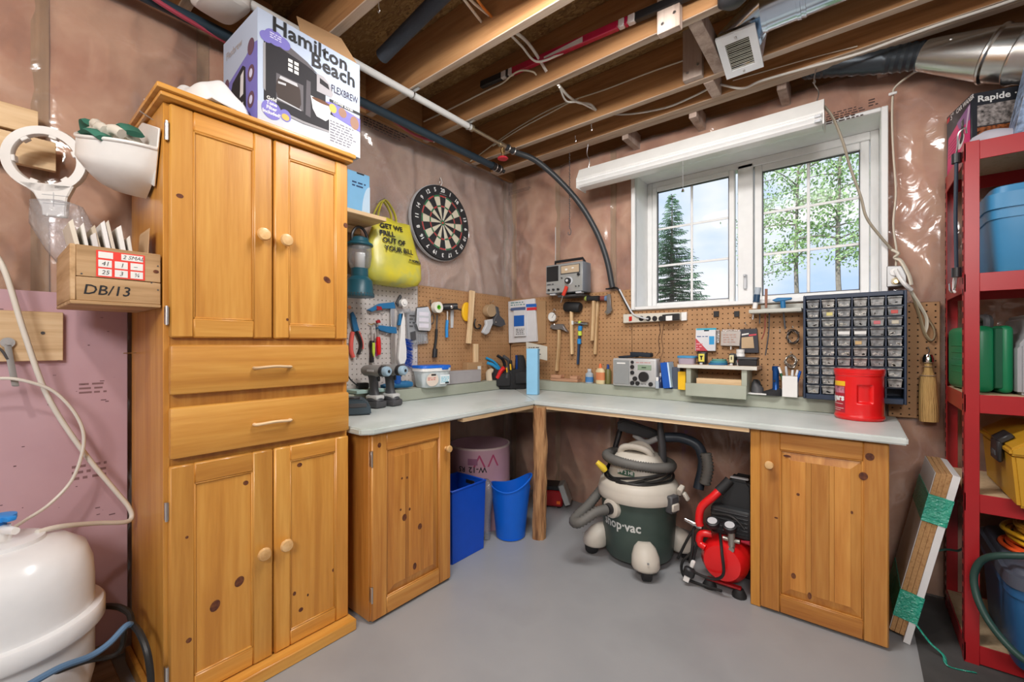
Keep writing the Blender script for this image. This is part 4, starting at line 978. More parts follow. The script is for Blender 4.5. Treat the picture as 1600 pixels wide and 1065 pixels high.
bagtool('pliers', 'bright blue pliers handle sticking left out of the tool bag', [(-.06, -.03, .15), (-.13, -.05, .235), (-.20, -.05, .27)], .015, mat('azure2', (.02, .27, .55), .4), [('second_handle', [(-.06, -.05, .14), (-.13, -.08, .205), (-.19, -.085, .23)], .014, mat('azure2', (.02, .27, .55), .4))], 'pliers')
bagtool('wire_cutter', 'black handled cutter arching over the middle of the tool bag', [(-.02, .0, .15), (-.05, -.02, .25), (-.10, -.04, .29)], .017, BLACK, [('second_handle', [(.0, -.04, .15), (.0, -.05, .24), (-.05, -.07, .285)], .016, DGREY)], 'cutter')
bagtool('utility_knife', 'red handled knife in the front of the tool bag', [(-.10, -.10, .10), (-.07, -.115, .16), (-.04, -.12, .19)], .024, BRED, None, 'knife')
bagtool('screwdriver', 'black and yellow screwdriver standing in the tool bag', [(.02, -.09, .12), (.015, -.10, .20), (.01, -.11, .25)], .016, BLACK, [('yellow_stripe', [(.013, -.117, .17), (.008, -.126, .22)], .007, YEL)], 'screwdriver')
bagtool('chisel', 'yellow and black chisel beside the red knife in the tool bag', [(-.02, -.11, .10), (-.015, -.12, .165), (-.02, -.125, .205)], .013, DGREY, [('yellow_stripe', [(-.02, -.136, .15), (-.024, -.14, .19)], .006, YEL)], 'chisel')
bagtool('work_glove', 'cream rag glove hanging from the left side of the tool bag', [(-.15, -.05, .16), (-.175, -.08, .14), (-.17, -.10, .07)], .03, mat('cream_rag', (.62, .52, .38), .9), None, 'glove')
bagtool('rasp', 'dark blue tipped handle at the right of the tool bag', [(.07, .0, .15), (.07, -.01, .25), (.065, -.02, .29)], .014, mat('navy', (.01, .05, .22), .4), None, 'tool')
# foam block
q = bz(829, 617)
t = thing('foam_block', 'upright light blue foam block at the inner corner of the worktop', 'foam block', (q.x, q.y + .03, BZ + .003), R(20)); zt = at(829, 545, y=q.y).z - BZ
b = B(); b.bb(-.045, .045, -.025, .03, 0, zt, .002); b.obj('block', mat('foam_blue', (.25, .52, .74), .75, bump=.15, bscale=200), t)

# ---------------------------------------------------------------- back wall: vintage receiver and hand tools
q = at(888, 432, y=-.20)
rd = thing('vintage_radio', 'old silver portable receiver with black handle hung on the back wall above the hammers', 'radio', (q.x, -.20, q.z), 0)
fx0, fz0 = L2(rd, [(853, 457)])[0]; fx1, fz1 = L2(rd, [(911, 408)])[0]; fz0 = L2(rd, [(882, 457)])[0][1]; fz1 = L2(rd, [(882, 411)])[0][1]
SIL = mat('radio_silver', (.42, .43, .43), .35, .4); Wd = fx1 - fx0; Hd = fz1 - fz0
b = B(); b.bb(fx0, fx1, 0, .13, fz0, fz1, .008, 2); b.obj('case', mat('case_slate', (.16, .18, .21), .4), rd)
b = B(); b.bb(fx0 + .004, fx1 - .004, -.004, .004, fz0 + .004, fz1 - .004, .003); b.obj('front_plate', SIL, rd)
b = B(); b.bb(fx0 + .03 * Wd, fx0 + .36 * Wd, -.008, -.003, fz0 + .42 * Hd, fz0 + .94 * Hd, .003); g_ = b.obj('speaker_grille', BLACK, rd)
b = B(); b.bb(fx0 + .42 * Wd, fx0 + .93 * Wd, -.008, -.003, fz0 + .62 * Hd, fz0 + .92 * Hd, .002); b.obj('dial_frame', DGREY, rd); b = B(); b.bb(fx0 + .44 * Wd, fx0 + .91 * Wd, -.0095, -.007, fz0 + .65 * Hd, fz0 + .90 * Hd); b.obj('tuning_dial', mat('dial_tan', (.50, .38, .26), .4), rd)
b = B(); b.flat(circ(fx0 + .58 * Wd, fz0 + .77 * Hd, .012, .008), -.0098); b.flat(circ(fx0 + .75 * Wd, fz0 + .80 * Hd, .012, .005), -.0098); b.obj('dial_scale', PAPER, rd, smooth=0)
def rknob(t, x, z, r, m, y=-.004, h=.02, name='knob'):
    b = B(); b.lathe([(r, 0), (r, h * .8), (r * .9, h), (0, h)], (x, y, z), 20, rot=(PI / 2, 0, 0)); return b.obj(name, m, t)
rknob(rd, fx0 + .64 * Wd, fz0 + .38 * Hd, .034, LGREY, h=.006, name='knob_ring'); rknob(rd, fx0 + .64 * Wd, fz0 + .38 * Hd, .024, BLACK, h=.03, name='tuning_knob'); rknob(rd, fx0 + .64 * Wd, fz0 + .38 * Hd, .012, LGREY, h=.033, name='knob_cap')
for fx, fz, r_ in ((.90, .56, .011), (.10, .13, .008), (.23, .13, .009), (.36, .13, .009), (.83, .18, .004), (.91, .18, .004), (.46, .50, .005)): rknob(rd, fx0 + fx * Wd, fz0 + fz * Hd, r_, BLACK if r_ > .006 else DGREY, h=.015)
scrawl(rd, fx0 + .05 * Wd, fx0 + .25 * Wd, fz0 + .28 * Hd, fz0 + .36 * Hd, -.0085, 1, DGREY)
b = B(); b.tube([(fx0 + .16 * Wd, .06, fz1), (fx0 + .17 * Wd, .05, fz1 + .03), (fx1 - .09 * Wd, .05, fz1 + .03), (fx1 - .05 * Wd, .06, fz1)], .011, 8); b.obj('carry_handle', BLACK, rd)
for x in (fx0 + .10 * Wd, fx0 + .8 * Wd):
    b = B(); b.bb(x, x + .05, .0, .05, fz0 - .012, fz0, .003); b.obj('foot', LGREY, rd)
b = B(); b.tube([(fx0 + .12 * Wd, .08, fz1), (fx0 + .10 * Wd, .09, fz1 + .33)], .0025, 6); b.obj('aerial', LGREY, rd)
b = B(); b.bb(-.12, .10, .03, .17, fz0 - .03, fz0 - .012, .003); b.obj('bracket', DGREY, rd)
t = onB('screwdriver', 'red handled screwdriver hanging in front of the old receiver', 'screwdriver', 883, 455, y=-.235)
grip(t, [(885.5, 447), (883, 454), (880, 461)], .015, mat('translucent_red', (.60, .05, .03), .25), 'handle'); grip(t, [(880, 461), (876, 473)], .0035, STEEL, 'shaft')
def hammer(label, name, hp, m, r, head, y=-.06, extra=None, cat='hammer', flat=.7):
    t = onB(name, label, cat, hp[0][0], hp[0][1], y=y); grip(t, hp, r, m, 'handle', 0, flat=flat)
    for nm, kind, pts, a, mm in head:
        if kind == 'plate': plate(t, pts, -a, a, mm, nm, .003)
        elif kind == 'cyl':
            b = B(); q = P3(t, pts); b.tube(q, a, 16); b.obj(nm, mm, t)
        else: grip(t, pts, a, mm, nm)
    return t
HKM = wood('hickory', (.42, .25, .11), (.58, .38, .19), (.68, .48, .27), 'z', .5, .1, scale=2)
OLDS = mat('worn_steel', (.33, .33, .34), .38, .8)
hammer('claw hammer with worn wooden handle, leftmost tool under the old receiver', 'claw_hammer', [(874, 515), (873, 540), (870, 579)], HKM, .021, [('head', 'plate', [(863, 508), (872, 506), (880, 506), (883, 512), (888, 519), (884, 517), (878, 514), (872, 515), (864, 514)], .018, OLDS), ('face', 'cyl', [(862, 510), (865, 511)], .022, OLDS)])
hammer('black headed rubber mallet with wooden handle under the old receiver', 'rubber_mallet', [(893, 486), (893, 510), (894, 553)], HKM, .021, [('head', 'cyl', [(883, 479), (885, 479.2), (905, 480), (907, 480.3)], [.034, .042, .042, .034], BRUB), ('white_band', 'cyl', [(893, 501), (893, 507)], .0185, PAPER)], y=-.075)
hammer('blue and yellow gripped ball hammer hanging between the mallet and the two long hammers', 'ball_hammer', [(907, 508), (905, 530), (903, 569)], mat('navy_grip', (.015, .04, .09), .5), .015, [('head', 'cyl', [(898, 504), (919, 505.5)], [.010, .013], STEEL), ('collar', 'cyl', [(907, 509), (906, 516)], .018, mat('azure', (.02, .24, .60), .4)), ('yellow_collar', 'cyl', [(906, 517), (906, 524)], .0165, mat('lime', (.55, .70, .08), .4)), ('blue_collar', 'cyl', [(905, 529), (905, 537)], .0165, mat('azure', (.02, .24, .60), .4)), ('ball', 'cyl', [(906, 501.5), (906, 505)], .014, mat('lime', (.55, .70, .08), .4))], y=-.055)
hammer('nearer of two long wooden handled hammers beside the pipe wrench', 'ball_peen_hammer', [(928, 470), (927, 500), (925, 532)], HKM, .021, [('head', 'cyl', [(918, 466), (923, 466), (936, 466)], [.024, .02, .022], BLACK), ('peen', 'cyl', [(914.5, 466), (918, 466)], [.018, .021], mat('lime2', (.45, .55, .12), .5))], y=-.085)
hammer('farther of two long wooden handled hammers, hanging lower', 'ball_peen_hammer', [(934, 470), (932, 515), (930, 553)], HKM, .020, [('head', 'cyl', [(930, 466), (949, 466)], [.019, .021], mat('brown_red', (.22, .06, .05), .5)), ('blue_face', 'cyl', [(946, 466), (950, 466)], .022, mat('dusty_blue', (.12, .2, .34), .5))], y=-.05)
t = onB('pipe_wrench', 'short grey adjustable wrench hanging right of the long hammers', 'wrench', 952, 475, y=-.06)
plate(t, [(949, 460), (954, 459), (955, 477), (957, 484), (953, 490), (948, 489), (949, 478)], -.012, .01, OLDS, 'body', .003); plate(t, [(948, 484), (945, 488), (949, 492), (955, 488)], -.01, .008, STEEL, 'jaw')
t = onB('tyre_gauge', 'round white dial gauge with steel loop above the claw hammer', 'gauge', 865, 494, y=-.055)
q = P3(t, [(865.5, 495)])[0]; b = B(); b.lathe([(0, 0), (.042, 0), (.042, .03), (.038, .034), (.036, .03), (0, .03)], q, 28, rot=(PI / 2, 0, 0)); b.obj('case', CHROME, t)
b = B(); b.flat([(q.x + a, q.z + c) for a, c in circ(0, 0, .036, n=24)], q.y - .0302); b.obj('dial', PAPER, t, smooth=0); b = B(); b.flat([(q.x - .002, q.z - .01), (q.x + .002, q.z - .01), (q.x + .022, q.z + .02), (q.x + .019, q.z + .022)], q.y - .031); b.obj('needle', INK, t, smooth=0)
grip(t, [(864, 486), (866, 482), (868, 486)], .003, STEEL, 'loop'); grip(t, [(866, 506), (867, 512)], .009, CHROME, 'stem')
# things on the ledge -----------------------------------------------------
def LB_(px, y=-.08): return at(px, 597, y=y).x
x0, x1 = LB_(863), LB_(905)
for i, (a, c, z, lab) in enumerate(((x0, x1, 0, 'lower of two stacked wood offcuts below the claw hammer'), (x0 + .005, x0 + .10, .026, 'short wood offcut stacked on the left of the lower one'), (x1 - .07, x1 - .005, .026, 'short wood offcut stacked on the right of the lower one'))):
    t = thing('wood_offcut', lab, 'wood', (a, -.08, LZ + z + .001), group='wood offcuts on the ledge'); b = B(); b.bb(0, c - a, -.03, .03, 0, .0245, .002); b.obj('block', wood('reddish_wood', (.40, .20, .11), (.55, .30, .18), (.64, .40, .26), 'x', .7, 0), t)
def bottle(name, label, px, y, prof, m, capp=None, capm=None, n=20, sy=1, lab=None, cat='bottle'):
    t = thing(name, label, cat, (at(px, 597, y=y).x, y, LZ + .001)); b = B(); b.lathe(prof, n=n, sy=sy); b.obj('body', m, t)
    if capp: b = B(); b.lathe(capp, n=n); b.obj('cap', capm, t)
    if lab:
        r0, z0, z1, m2 = lab; b = B(); b.lathe([(r0, z0), (r0, z1)], n=n, sy=sy); b.obj('label', m2, t, recalc=False)
    return t
bottle('solvent_bottle', 'clear short bottle with blue and white label on the ledge', 921, -.09, [(0, 0), (.030, 0), (.032, .01), (.032, .072), (.014, .088), (.014, .10), (0, .10)], mat('clear_bluish', (.40, .46, .52), .15), [(.016, .092), (.016, .112), (0, .112)], LGREY, lab=(.0326, .01, .05, mat('label_blue', (.06, .20, .45), .5)))
bottle('glue_bottle', 'cream glue bottle with orange tip on the ledge beside the silver radio', 938, -.10, [(0, 0), (.036, 0), (.038, .012), (.038, .098), (.028, .116), (.014, .124), (0, .124)], mat('glue_cream', (.66, .54, .32), .4), [(.013, .122), (.011, .14), (.006, .156), (0, .158)], mat('orange_red', (.75, .16, .05), .4), sy=.62, lab=(.0386, .03, .09, mat('label_orange', (.62, .22, .09), .5)))
bottle('bottle', 'dark olive bottle with navy cap half hidden behind the glue', 950, -.055, [(0, 0), (.024, 0), (.026, .1), (.016, .115), (0, .115)], mat('olive', (.16, .15, .05), .4), [(.013, .113), (.008, .15), (0, .152)], mat('navy', (.01, .05, .22), .4))
# silver radio
x0 = at(957, 597, y=-.16).x; x1 = at(1025, 600, y=-.16).x; Wd = x1 - x0; Hd = at(990, 560, y=-.16).z - LZ
rs = thing('table_radio', 'silver table radio with round black knobs and folded black carry strap', 'radio', (x0, -.16, LZ + .001), R(1.5))
b = B(); b.bb(0, Wd, 0, .10, 0, Hd, .012, 3); b.obj('case', mat('silver_plastic', (.50, .50, .50), .35, .2), rs)
b = B(); b.bb(.04 * Wd, .40 * Wd, -.004, .004, .07 * Hd, .93 * Hd, .003); b.obj('speaker_grille', mat('grille_grey', (.28, .29, .29), .6, bump=.4, bscale=300), rs)
b = B(); b.flat(rect(.11 * Wd, .31 * Wd, .80 * Hd, .845 * Hd), -.0045); b.obj('badge', WHITE, rs, smooth=0)
b = B(); b.bb(.59 * Wd, .89 * Wd, -.003, .002, .60 * Hd, .78 * Hd, .002); sc_ = b.obj('display', mat('lcd', (.25, .33, .24), .25), rs); scrawl(sc_, .68 * Wd, .78 * Wd, .64 * Hd, .74 * Hd, -.0034, 1, mat('lcd_ink', (.05, .08, .05), .4))
rknob(rs, .73 * Wd, .37 * Hd, .036, BLACK, 0, .02, 'tuning_knob')
for fx, fz, r_ in ((.47, .87, .011), (.47, .70, .0145), (.47, .50, .0145), (.53, .29, .0165), (.47, .13, .0155), (.59, .13, .0155), (.88, .12, .0155)): rknob(rs, fx * Wd, fz * Hd, r_, BLACK, 0, .012)
scrawl(rs, .55 * Wd, .90 * Wd, .83 * Hd, .89 * Hd, -.0006, 1, mat('rose_print', (.5, .22, .2), .5), seed=5); scrawl(rs, .65 * Wd, .78 * Wd, .08 * Hd, .14 * Hd, -.0006, 1, DGREY, seed=6)
b = B(); b.box((.62 * Wd, .05, Hd + .028), (.46 * Wd, .07, .03), .008, 2, rot=(0, .05, 0)); b.box((.32 * Wd, .05, Hd + .012), (.42 * Wd, .06, .018), .006, 2, rot=(0, -.09, 0)); b.obj('carry_strap', mat('strap_navy', (.015, .02, .03), .8), rs)
b = B(); b.tube(spline([(.95 * Wd, .05, Hd + .02), (.96 * Wd, .10, Hd + .06), (.93 * Wd, .11, Hd + .14), (.97 * Wd, .11, Hd + .20), (.93 * Wd, .112, Hd + .27)], 6), .002, 6); b.obj('wire_aerial', mat('wire_brown', (.06, .025, .015), .6), rs)
b = B(); b.tube(spline([(1.0 * Wd, .06, Hd - .02), (1.03 * Wd, .11, Hd + .06), (1.0 * Wd, .11, Hd + .15), (1.05 * Wd, .112, Hd + .25)], 6), .0016, 6); b.obj('wire_aerial', mat('wire_brown', (.06, .025, .015), .6), rs)
bottle('oil_bottle', 'tiny clear bottle with white cap at the right end of the silver radio', 1027, -.16, [(0, 0), (.013, 0), (.014, .045), (.006, .055), (0, .055)], mat('clear_bluish', (.40, .46, .52), .15), [(.010, .052), (.010, .078), (0, .078)], WPLAST)
bottle('dropper_bottle', 'dark navy small bottle behind the tiny clear one', 1032, -.10, [(0, 0), (.018, 0), (.02, .06), (.008, .08), (0, .08)], mat('navy_glass', (.02, .03, .09), .2), [(.007, .078), (.004, .105), (0, .106)], WPLAST)
def bookish(name, label, px0, px1, pyt, y, m, lean=0, th=.12, cat='book', pages=None):
    x0, x1 = at(px0, 597, y=y).x, at(px1, 597, y=y).x; h_ = at((px0 + px1) / 2, pyt, y=y).z - LZ
    t = thing(name, label, cat, (x0, y, LZ + .002), rot=(0, lean, 0)); b = B(); b.bb(0, x1 - x0, 0, th, 0, h_, .002); b.obj('cover', m, t)
    if pages: b = B(); b.bb(x1 - x0 - .008, x1 - x0 + .001, -.001, th, .004, h_ - .002); b.obj('pages', pages, t, smooth=0)
    return t
bookish('notebook', 'royal blue leaning notebook right of the silver radio', 1036, 1049, 567, -.155, mat('royal_blue', (.01, .09, .42), .4), R(-7), .10, pages=mat('pale_blue', (.55, .72, .88), .6))
bookish('slate_box', 'slate grey upright box between the notebook and the yellow box', 1050, 1062, 574, -.12, mat('slate', (.07, .085, .12), .5), 0, .08, 'box', mat('slate_light', (.16, .17, .19), .5))
bookish('yellow_box', 'bright yellow upright case at the left leg of the little green shelf', 1059, 1071, 581, -.165, YEL, 0, .06, 'case')
# ---------------------------------------------------------------- back wall under the window
ps = onB('power_strip', 'cream power strip screwed under the left corner of the window', 'power strip', 1020, 497, y=-.05)
plate(ps, [(976, 491), (1065, 488), (1065, 500), (976, 505)], -.03, .018, mat('strip_cream', (.62, .58, .50), .4), 'housing', .004)
plate(ps, [(1064, 488), (1073, 487), (1073, 500), (1064, 501)], -.002, .018, WPLAST, 'mount_tab', .001)
plate(ps, [(985.5, 495), (990, 494.5), (990, 501), (985.5, 502)], -.035, -.028, mat('switch_red', (.55, .03, .02), .3), 'switch', .001)
for px in (1002, 1013, 1023, 1033):
    q = P3(ps, [(px, 497.5)], -.03)[0]; b = B(); b.lathe([(0, -.002), (.019, -.002), (.019, .001), (0, .001)], q, 16, rot=(PI / 2, 0, 0)); b.obj('socket', BLACK, ps)
plate(ps, [(1039, 492), (1065, 490), (1065, 500), (1039, 502)], -.06, -.03, BLACK, 'plugged_adapter', .003)
plate(ps, [(1045, 494), (1055, 493.5), (1055, 501), (1045, 501.5)], -.063, -.058, WPLAST, 'adapter_label', .001)
t = thing('mains_lead', 'black cord running from the hose hook down to the cream power strip', 'cord', at(975, 480, y=-.07), world=True)  # mains lead of the power strip
b = B(); b.tube(spline([at(957, 449, y=-.05), at(966, 452, y=-.07), at(977, 472, y=-.07), at(986, 489, y=-.075)], 8), .0085, 8); b.obj('cord', BLACK, t)
b = B(); b.tube(spline([at(968, 452, y=-.085), at(980, 475, y=-.085), at(990, 491, y=-.085), at(1006, 497, y=-.10), at(1013, 498, y=-.085)], 8), .006, 8); b.obj('white_cord', LGREY, t)
for px in (1119, 1151):
    a = at(px - 4, 486, y=-.04); c = at(px + 4, 494.5, y=-.04); b = B(); b.bb(a.x, c.x, -.042, -.031, c.z, a.z, .001)
    tag(b.obj('sill_clip', BLACK), 'black clip under the window sill ' + ('above the white and red package' if px == 1119 else 'above the silver pouch'), 'clip')
# little tool rack
tr_ = onB('tool_rack', 'small grey painted tool rack shelf below the window mullion', 'rack', 1210, 487, y=-.04)
a0, c0 = L2(tr_, [(1170, 484), (1253, 480)], -.09); zr = L2(tr_, [(1211, 485)], -.09)[0][1]
b = B(); b.bb(a0[0], c0[0], -.10, .008, zr - .012, zr + .012, .006, 2); b.obj('shelf', mat('rack_grey', (.50, .50, .45), .5), tr_)
b = B(); b.bb(a0[0] + .05, c0[0], .001, .009, zr, zr + .045, .002); b.obj('back', mat('rack_grey', (.50, .50, .45), .5), tr_)
def rack(name, label, top, bot, parts, cat):
    t = onB(name, label, cat, top[0], top[1], y=-.09)
    for nm, pts, r_, m in parts: grip(t, pts, r_, m, nm)
    return t
rack('screwdriver', 'screwdriver with clear and navy handle in the little rack', (1183, 450), 0, [('handle', [(1185, 449), (1183, 460)], .017, mat('clear_bluish', (.40, .46, .52), .15)), ('navy_band', [(1183, 460), (1181.5, 472)], .019, mat('navy_dark', (.02, .06, .12), .3)), ('lower_grip', [(1181, 472), (1179, 482)], .014, WPLAST), ('shaft', [(1178, 483), (1176, 499)], .007, STEEL)], 'screwdriver')
t = rack('flat_file', 'rust brown file blade standing in the little rack', (1197, 452), 0, [('tang', [(1196, 486), (1195, 515), (1190, 530)], .0035, mat('rust_red', (.25, .06, .04), .6))], 'file'); plate(t, [(1195, 451), (1199.5, 451), (1199, 481), (1195, 481)], -.004, .004, mat('rust_brown', (.25, .11, .07), .6), 'blade')
t = rack('hex_key', 'blue T-handled hex key in the little rack', (1221, 468), 0, [('shaft', [(1223, 470), (1224, 481)], .014, SBLUE), ('key', [(1224, 486), (1227, 514)], .005, DGREY)], 'hex key'); plate(t, [(1206, 469), (1215, 465), (1238, 464.5), (1237, 468), (1225, 470), (1212, 472)], -.012, .01, SBLUE, 'handle', .004)
rack('scribe', 'thin grey scribe hanging through the little rack behind the file', (1188, 488), 0, [('shaft', [(1187, 487), (1187, 505)], .0035, DGREY)], 'scribe')
rack('saw_blade', 'thin dark coping blade hanging below the little rack', (1203, 490), 0, [('blade', [(1202, 488), (1201, 520), (1196, 555)], .0035, DGREY)], 'blade')
# wire coils
WIRE = mat('dark_wire', (.10, .085, .075), .4, .7)
def coil(px, py, rx, rz_, label, seed, m):
    t = onB('wire_coil', label, 'wire', px, py, y=-.06); rnd = random.Random(seed); kx = (at(px + 1, py, y=-.06).x - t.location.x); kz = t.location.z - at(px, py + 1, y=-.06).z
    for i in range(5):
        ph = rnd.uniform(0, 6); f = rnd.uniform(.75, 1.0); pts = [(rx * kx * f * math.cos(a) + rnd.uniform(-.006, .006), rnd.uniform(-.015, .012), rz_ * kz * f * math.sin(a) + rnd.uniform(-.006, .006)) for a in [ph + k * PI / 5 for k in range(10)]]
        b = B(); b.tube(spline(pts, 3, True), .0032, 5, closed=True); b.obj('turn', m, t)
    b = B(); b.tube([(0, .02, rz_ * kz + .014), (0, -.005, rz_ * kz + .012), (0, -.01, rz_ * kz + .024)], .0022, 6); b.obj('peg_hook', STEEL, t)
coil(1239, 526, 10, 11, 'upper coil of dark wire beside the drawer organizer', 1, WIRE); coil(1236, 564, 8.5, 9, 'lower coil of bright wire above the white pen cup', 2, mat('bright_wire', (.42, .38, .33), .35, .7))
# hanging packages
t = onB('package', 'white and red hanging package with blue squares under the window', 'package', 1104, 515, y=-.06)
plate(t, [(1088, 513), (1119, 512), (1118.5, 548), (1087, 548)], -.012, .012, mat('pack_white', (.66, .66, .68), .5), 'pack', .001)
for pts, m in (([(1088, 513), (1119, 512), (1119, 515), (1088, 515.5)], mat('teal_print', (.03, .35, .48), .5)), ([(1087, 528), (1106, 548), (1087, 548)], mat('package_red', (.55, .06, .08), .5)), ([(1108, 525), (1116, 525), (1116, 538), (1108, 538)], mat('cyan_print', (.03, .30, .60), .5)), ([(1100, 515.5), (1108, 515), (1108, 517), (1100, 517.5)], INK)):
    b = B(); b.flat(L2(t, pts, -.0122), -.0125); b.obj('print', m, t, smooth=0)
xs = L2(t, [(1089, 524), (1106, 527)], -.0125); scrawl(t, xs[0][0], xs[1][0], xs[1][1], xs[0][1], -.0128, 1, mat('slate_print', (.08, .12, .25), .5)); xs = L2(t, [(1088, 535), (1098, 547)], -.0125); scrawl(t, xs[0][0], xs[1][0], xs[1][1], xs[0][1], -.0128, 3, mat('pink_print', (.7, .35, .35), .6), seed=3)
t = onB('package', 'clear strip package hanging behind the white and red one', 'package', 1121, 525, y=-.045); plate(t, [(1116, 514), (1125, 515), (1124, 536), (1117, 536)], -.006, .008, CLEARP, 'sleeve', .002)
t = onB('package', 'silver rectangular pouch hanging between two packages under the window', 'package', 1142, 520, y=-.055)
plate(t, [(1127, 517), (1158, 517.5), (1156, 540.5), (1126, 540)], -.01, .01, mat('silver_pouch', (.66, .62, .58), .25, .5), 'pouch', .003); plate(t, [(1128, 514), (1158, 514.5), (1158, 518), (1128, 518)], -.003, .003, CLEARP, 'header', .001)
xs = L2(t, [(1130, 521), (1150, 536)], -.011); scrawl(t, xs[0][0], xs[1][0], xs[1][1], xs[0][1], -.0112, 4, mat('soft_print', (.40, .26, .22), .5), seed=7); grip(t, [(1142, 541), (1142, 546)], .004, PAPER, 'tag')
t = onB('sandpaper_folder', 'dark folder holding tan sandpaper sheets right of the silver pouch', 'folder', 1172, 525, y=-.05)
plate(t, [(1156, 514), (1183, 513), (1186, 551), (1155, 551)], -.006, .012, mat('folder_dark', (.035, .035, .045), .5), 'folder', .001); plate(t, [(1159, 527), (1177, 525.5), (1179, 543.5), (1159, 544)], -.010, -.005, mat('sand_tan', (.50, .36, .22), .9), 'sheet', .0005)
b = B(); b.flat(L2(t, [(1159, 521.5), (1170, 520), (1170, 522), (1159, 524)], -.0065), -.0068); b.obj('print', PAPER, t, smooth=0); b = B(); b.flat(L2(t, [(1170, 522.5), (1182, 521), (1182, 523.5), (1170, 525)], -.0065), -.0068); b.obj('print', mat('package_red', (.55, .06, .08), .5), t, smooth=0)
for px, py, lab in ((1104, 508, 'the white and red package'), (1142, 508, 'the silver pouch'), (1167, 507, 'the dark sandpaper folder'), (988, 514, 'the left end of the power strip'), (1220, 518, 'the blue hex key')):
    p = at(px, py, y=-.03); b = B(); b.tube([(p.x, p.y, p.z), (p.x, p.y - .04, p.z), (p.x, p.y - .045, p.z + .014)], .0022, 6); tag(b.obj('peg_hook', STEEL), 'steel peg hook just ' + ('above ' if py < 512 else 'below ') + lab, 'hook')
# little green stand
x0, x1 = at(1072, 600, y=-.20).x, at(1167, 615, y=-.20).x
gs = thing('riser_shelf', 'little sage green riser shelf on the ledge with raw board top', 'shelf', ((x0 + x1) / 2, -.13, LZ), world=True)
zt = at(1120, 573, y=-.20).z; SG = SAGE
b = B(); b.bb(at(1059, 573, y=-.21).x, at(1183, 577, y=-.21).x, -.215, -.035, zt - .012, zt + .010, .001); b.obj('top_board', wood('faded_board', (.46, .30, .20), (.62, .45, .33), (.72, .60, .48), 'x', .75, 0), gs)
b = B(); b.bb(at(1059, 573, y=-.21).x, at(1183, 577, y=-.21).x, -.2165, -.2152, zt - .012, zt + .010); b.obj('painted_edge', mat('edge_white', (.62, .60, .54), .6), gs, smooth=0)
for x in (x0, x1 - .03):
    b = B(); b.bb(x, x + .03, -.20, -.035, LZ + .001, zt - .012, .002); b.obj('end', SG, gs)
b = B(); b.bb(x0, x1, -.215, -.201, LZ - .028, LZ + .055, .002); b.obj('front_lip', SG, gs)
b = B(); b.bb(x0 + .03, x1 - .03, -.20, -.035, LZ + .001, LZ + .012); b.obj('bottom', SG, gs)
t = thing('wood_block', 'honey wood block lying inside the little green riser shelf', 'wood', ((x0 + x1) / 2, -.15, LZ + .0125)); b = B(); b.bb(-.12, .16, -.03, .06, 0, .075, .002); b.obj('block', RAWX, t)
def onriser(name, label, px, y, cat): return thing(name, label, cat, (at(px, 571, y=y).x, y, zt + .0105))
t = onriser('food_container', 'small clear tub with blue lid on the left of the riser shelf', 1074, -.13, 'container'); b = B(); loft(b, [(0, 0, 0, .050, .04), (0, 0, .042, .056, .046)], 24, power=4); b.obj('body', mat('dusky_tub', (.42, .36, .44), .3), t); b = B(); loft(b, [(0, 0, .042, .06, .05), (0, 0, .052, .06, .05), (0, 0, .056, .055, .045)], 24, power=4); b.obj('lid', mat('sky_blue', (.06, .27, .50), .4), t)
def tape(label, px, w_, h_, m, m2, y=-.15):
    t = onriser('tape_measure', label, px, y, 'tape measure'); b = B(); b.bb(-w_ / 2, w_ / 2, 0, .06, .0, h_, .010, 2); b.obj('case', m, t); b = B(); b.bb(-w_ * .36, w_ * .36, -.003, .002, h_ * .22, h_ * .86, .002); b.obj('face', m2, t); b = B(); b.bb(-.008, .008, -.012, .0, .0, .012, .001); b.obj('tab', LGREY, t); return t
t = tape('yellow and black tape measure standing on the riser shelf', 1096, .052, .082, BLACK, mat('tape_yellow', (.72, .62, .10), .4)); b = B(); b.flat([(-.012, .058), (.012, .058), (.004, .045), (.004, .03), (-.004, .03), (-.004, .045)], -.0035); b.obj('emblem', INK, t, smooth=0)
t = tape('cream and black smaller tape measure standing on the riser shelf', 1143, .036, .075, BLACK, mat('tape_cream', (.68, .62, .36), .4)); b = B(); b.flat(rect(-.003, .003, .035, .055), -.0035); b.obj('emblem', INK, t, smooth=0)
for i, (m, dx, r_) in enumerate(((mat('disc_blue', (.03, .16, .34), .6), 0, .056), (mat('disc_teal', (.06, .28, .36), .6), .004, .050), (mat('disc_green', (.12, .30, .24), .6), .006, .042))):
    t = onriser('sanding_disc', ['lowest dark blue round sanding pad in the pile', 'middle teal round sanding pad in the pile', 'top greenish round sanding pad in the pile'][i], 1122, -.12, 'sanding pad'); t.location.z += i * .0125; t.location.x += dx; b = B(); b.lathe([(0, 0), (r_, 0), (r_ + .002, .006), (r_, .012), (0, .012)], n=28); b.obj('pad', m, t)
t = onriser('pill_bottle', 'white pill bottle with dark label at the back of the riser shelf', 1157, -.08, 'bottle'); b = B(); b.lathe([(0, 0), (.026, 0), (.026, .07), (.02, .08), (0, .08)], n=20); b.obj('body', WPLAST, t); b = B(); b.lathe([(.0265, .03), (.0265, .055)], n=20); b.obj('label', DGREY, t, recalc=False); b = B(); b.lathe([(.024, .078), (.024, .10), (0, .10)], n=20); b.obj('cap', WPLAST, t)
t = onriser('spool', 'small red and white spool between tape measure and black box', 1155, -.16, 'spool'); b = B(); b.cyl((0, 0, .018), (0, 0, .036), .010, n=12); b.obj('red_end', mat('dark_red', (.35, .02, .04), .4), t); b = B(); b.cyl((0, 0, 0), (0, 0, .018), .010, n=12); b.obj('white_end', WPLAST, t)
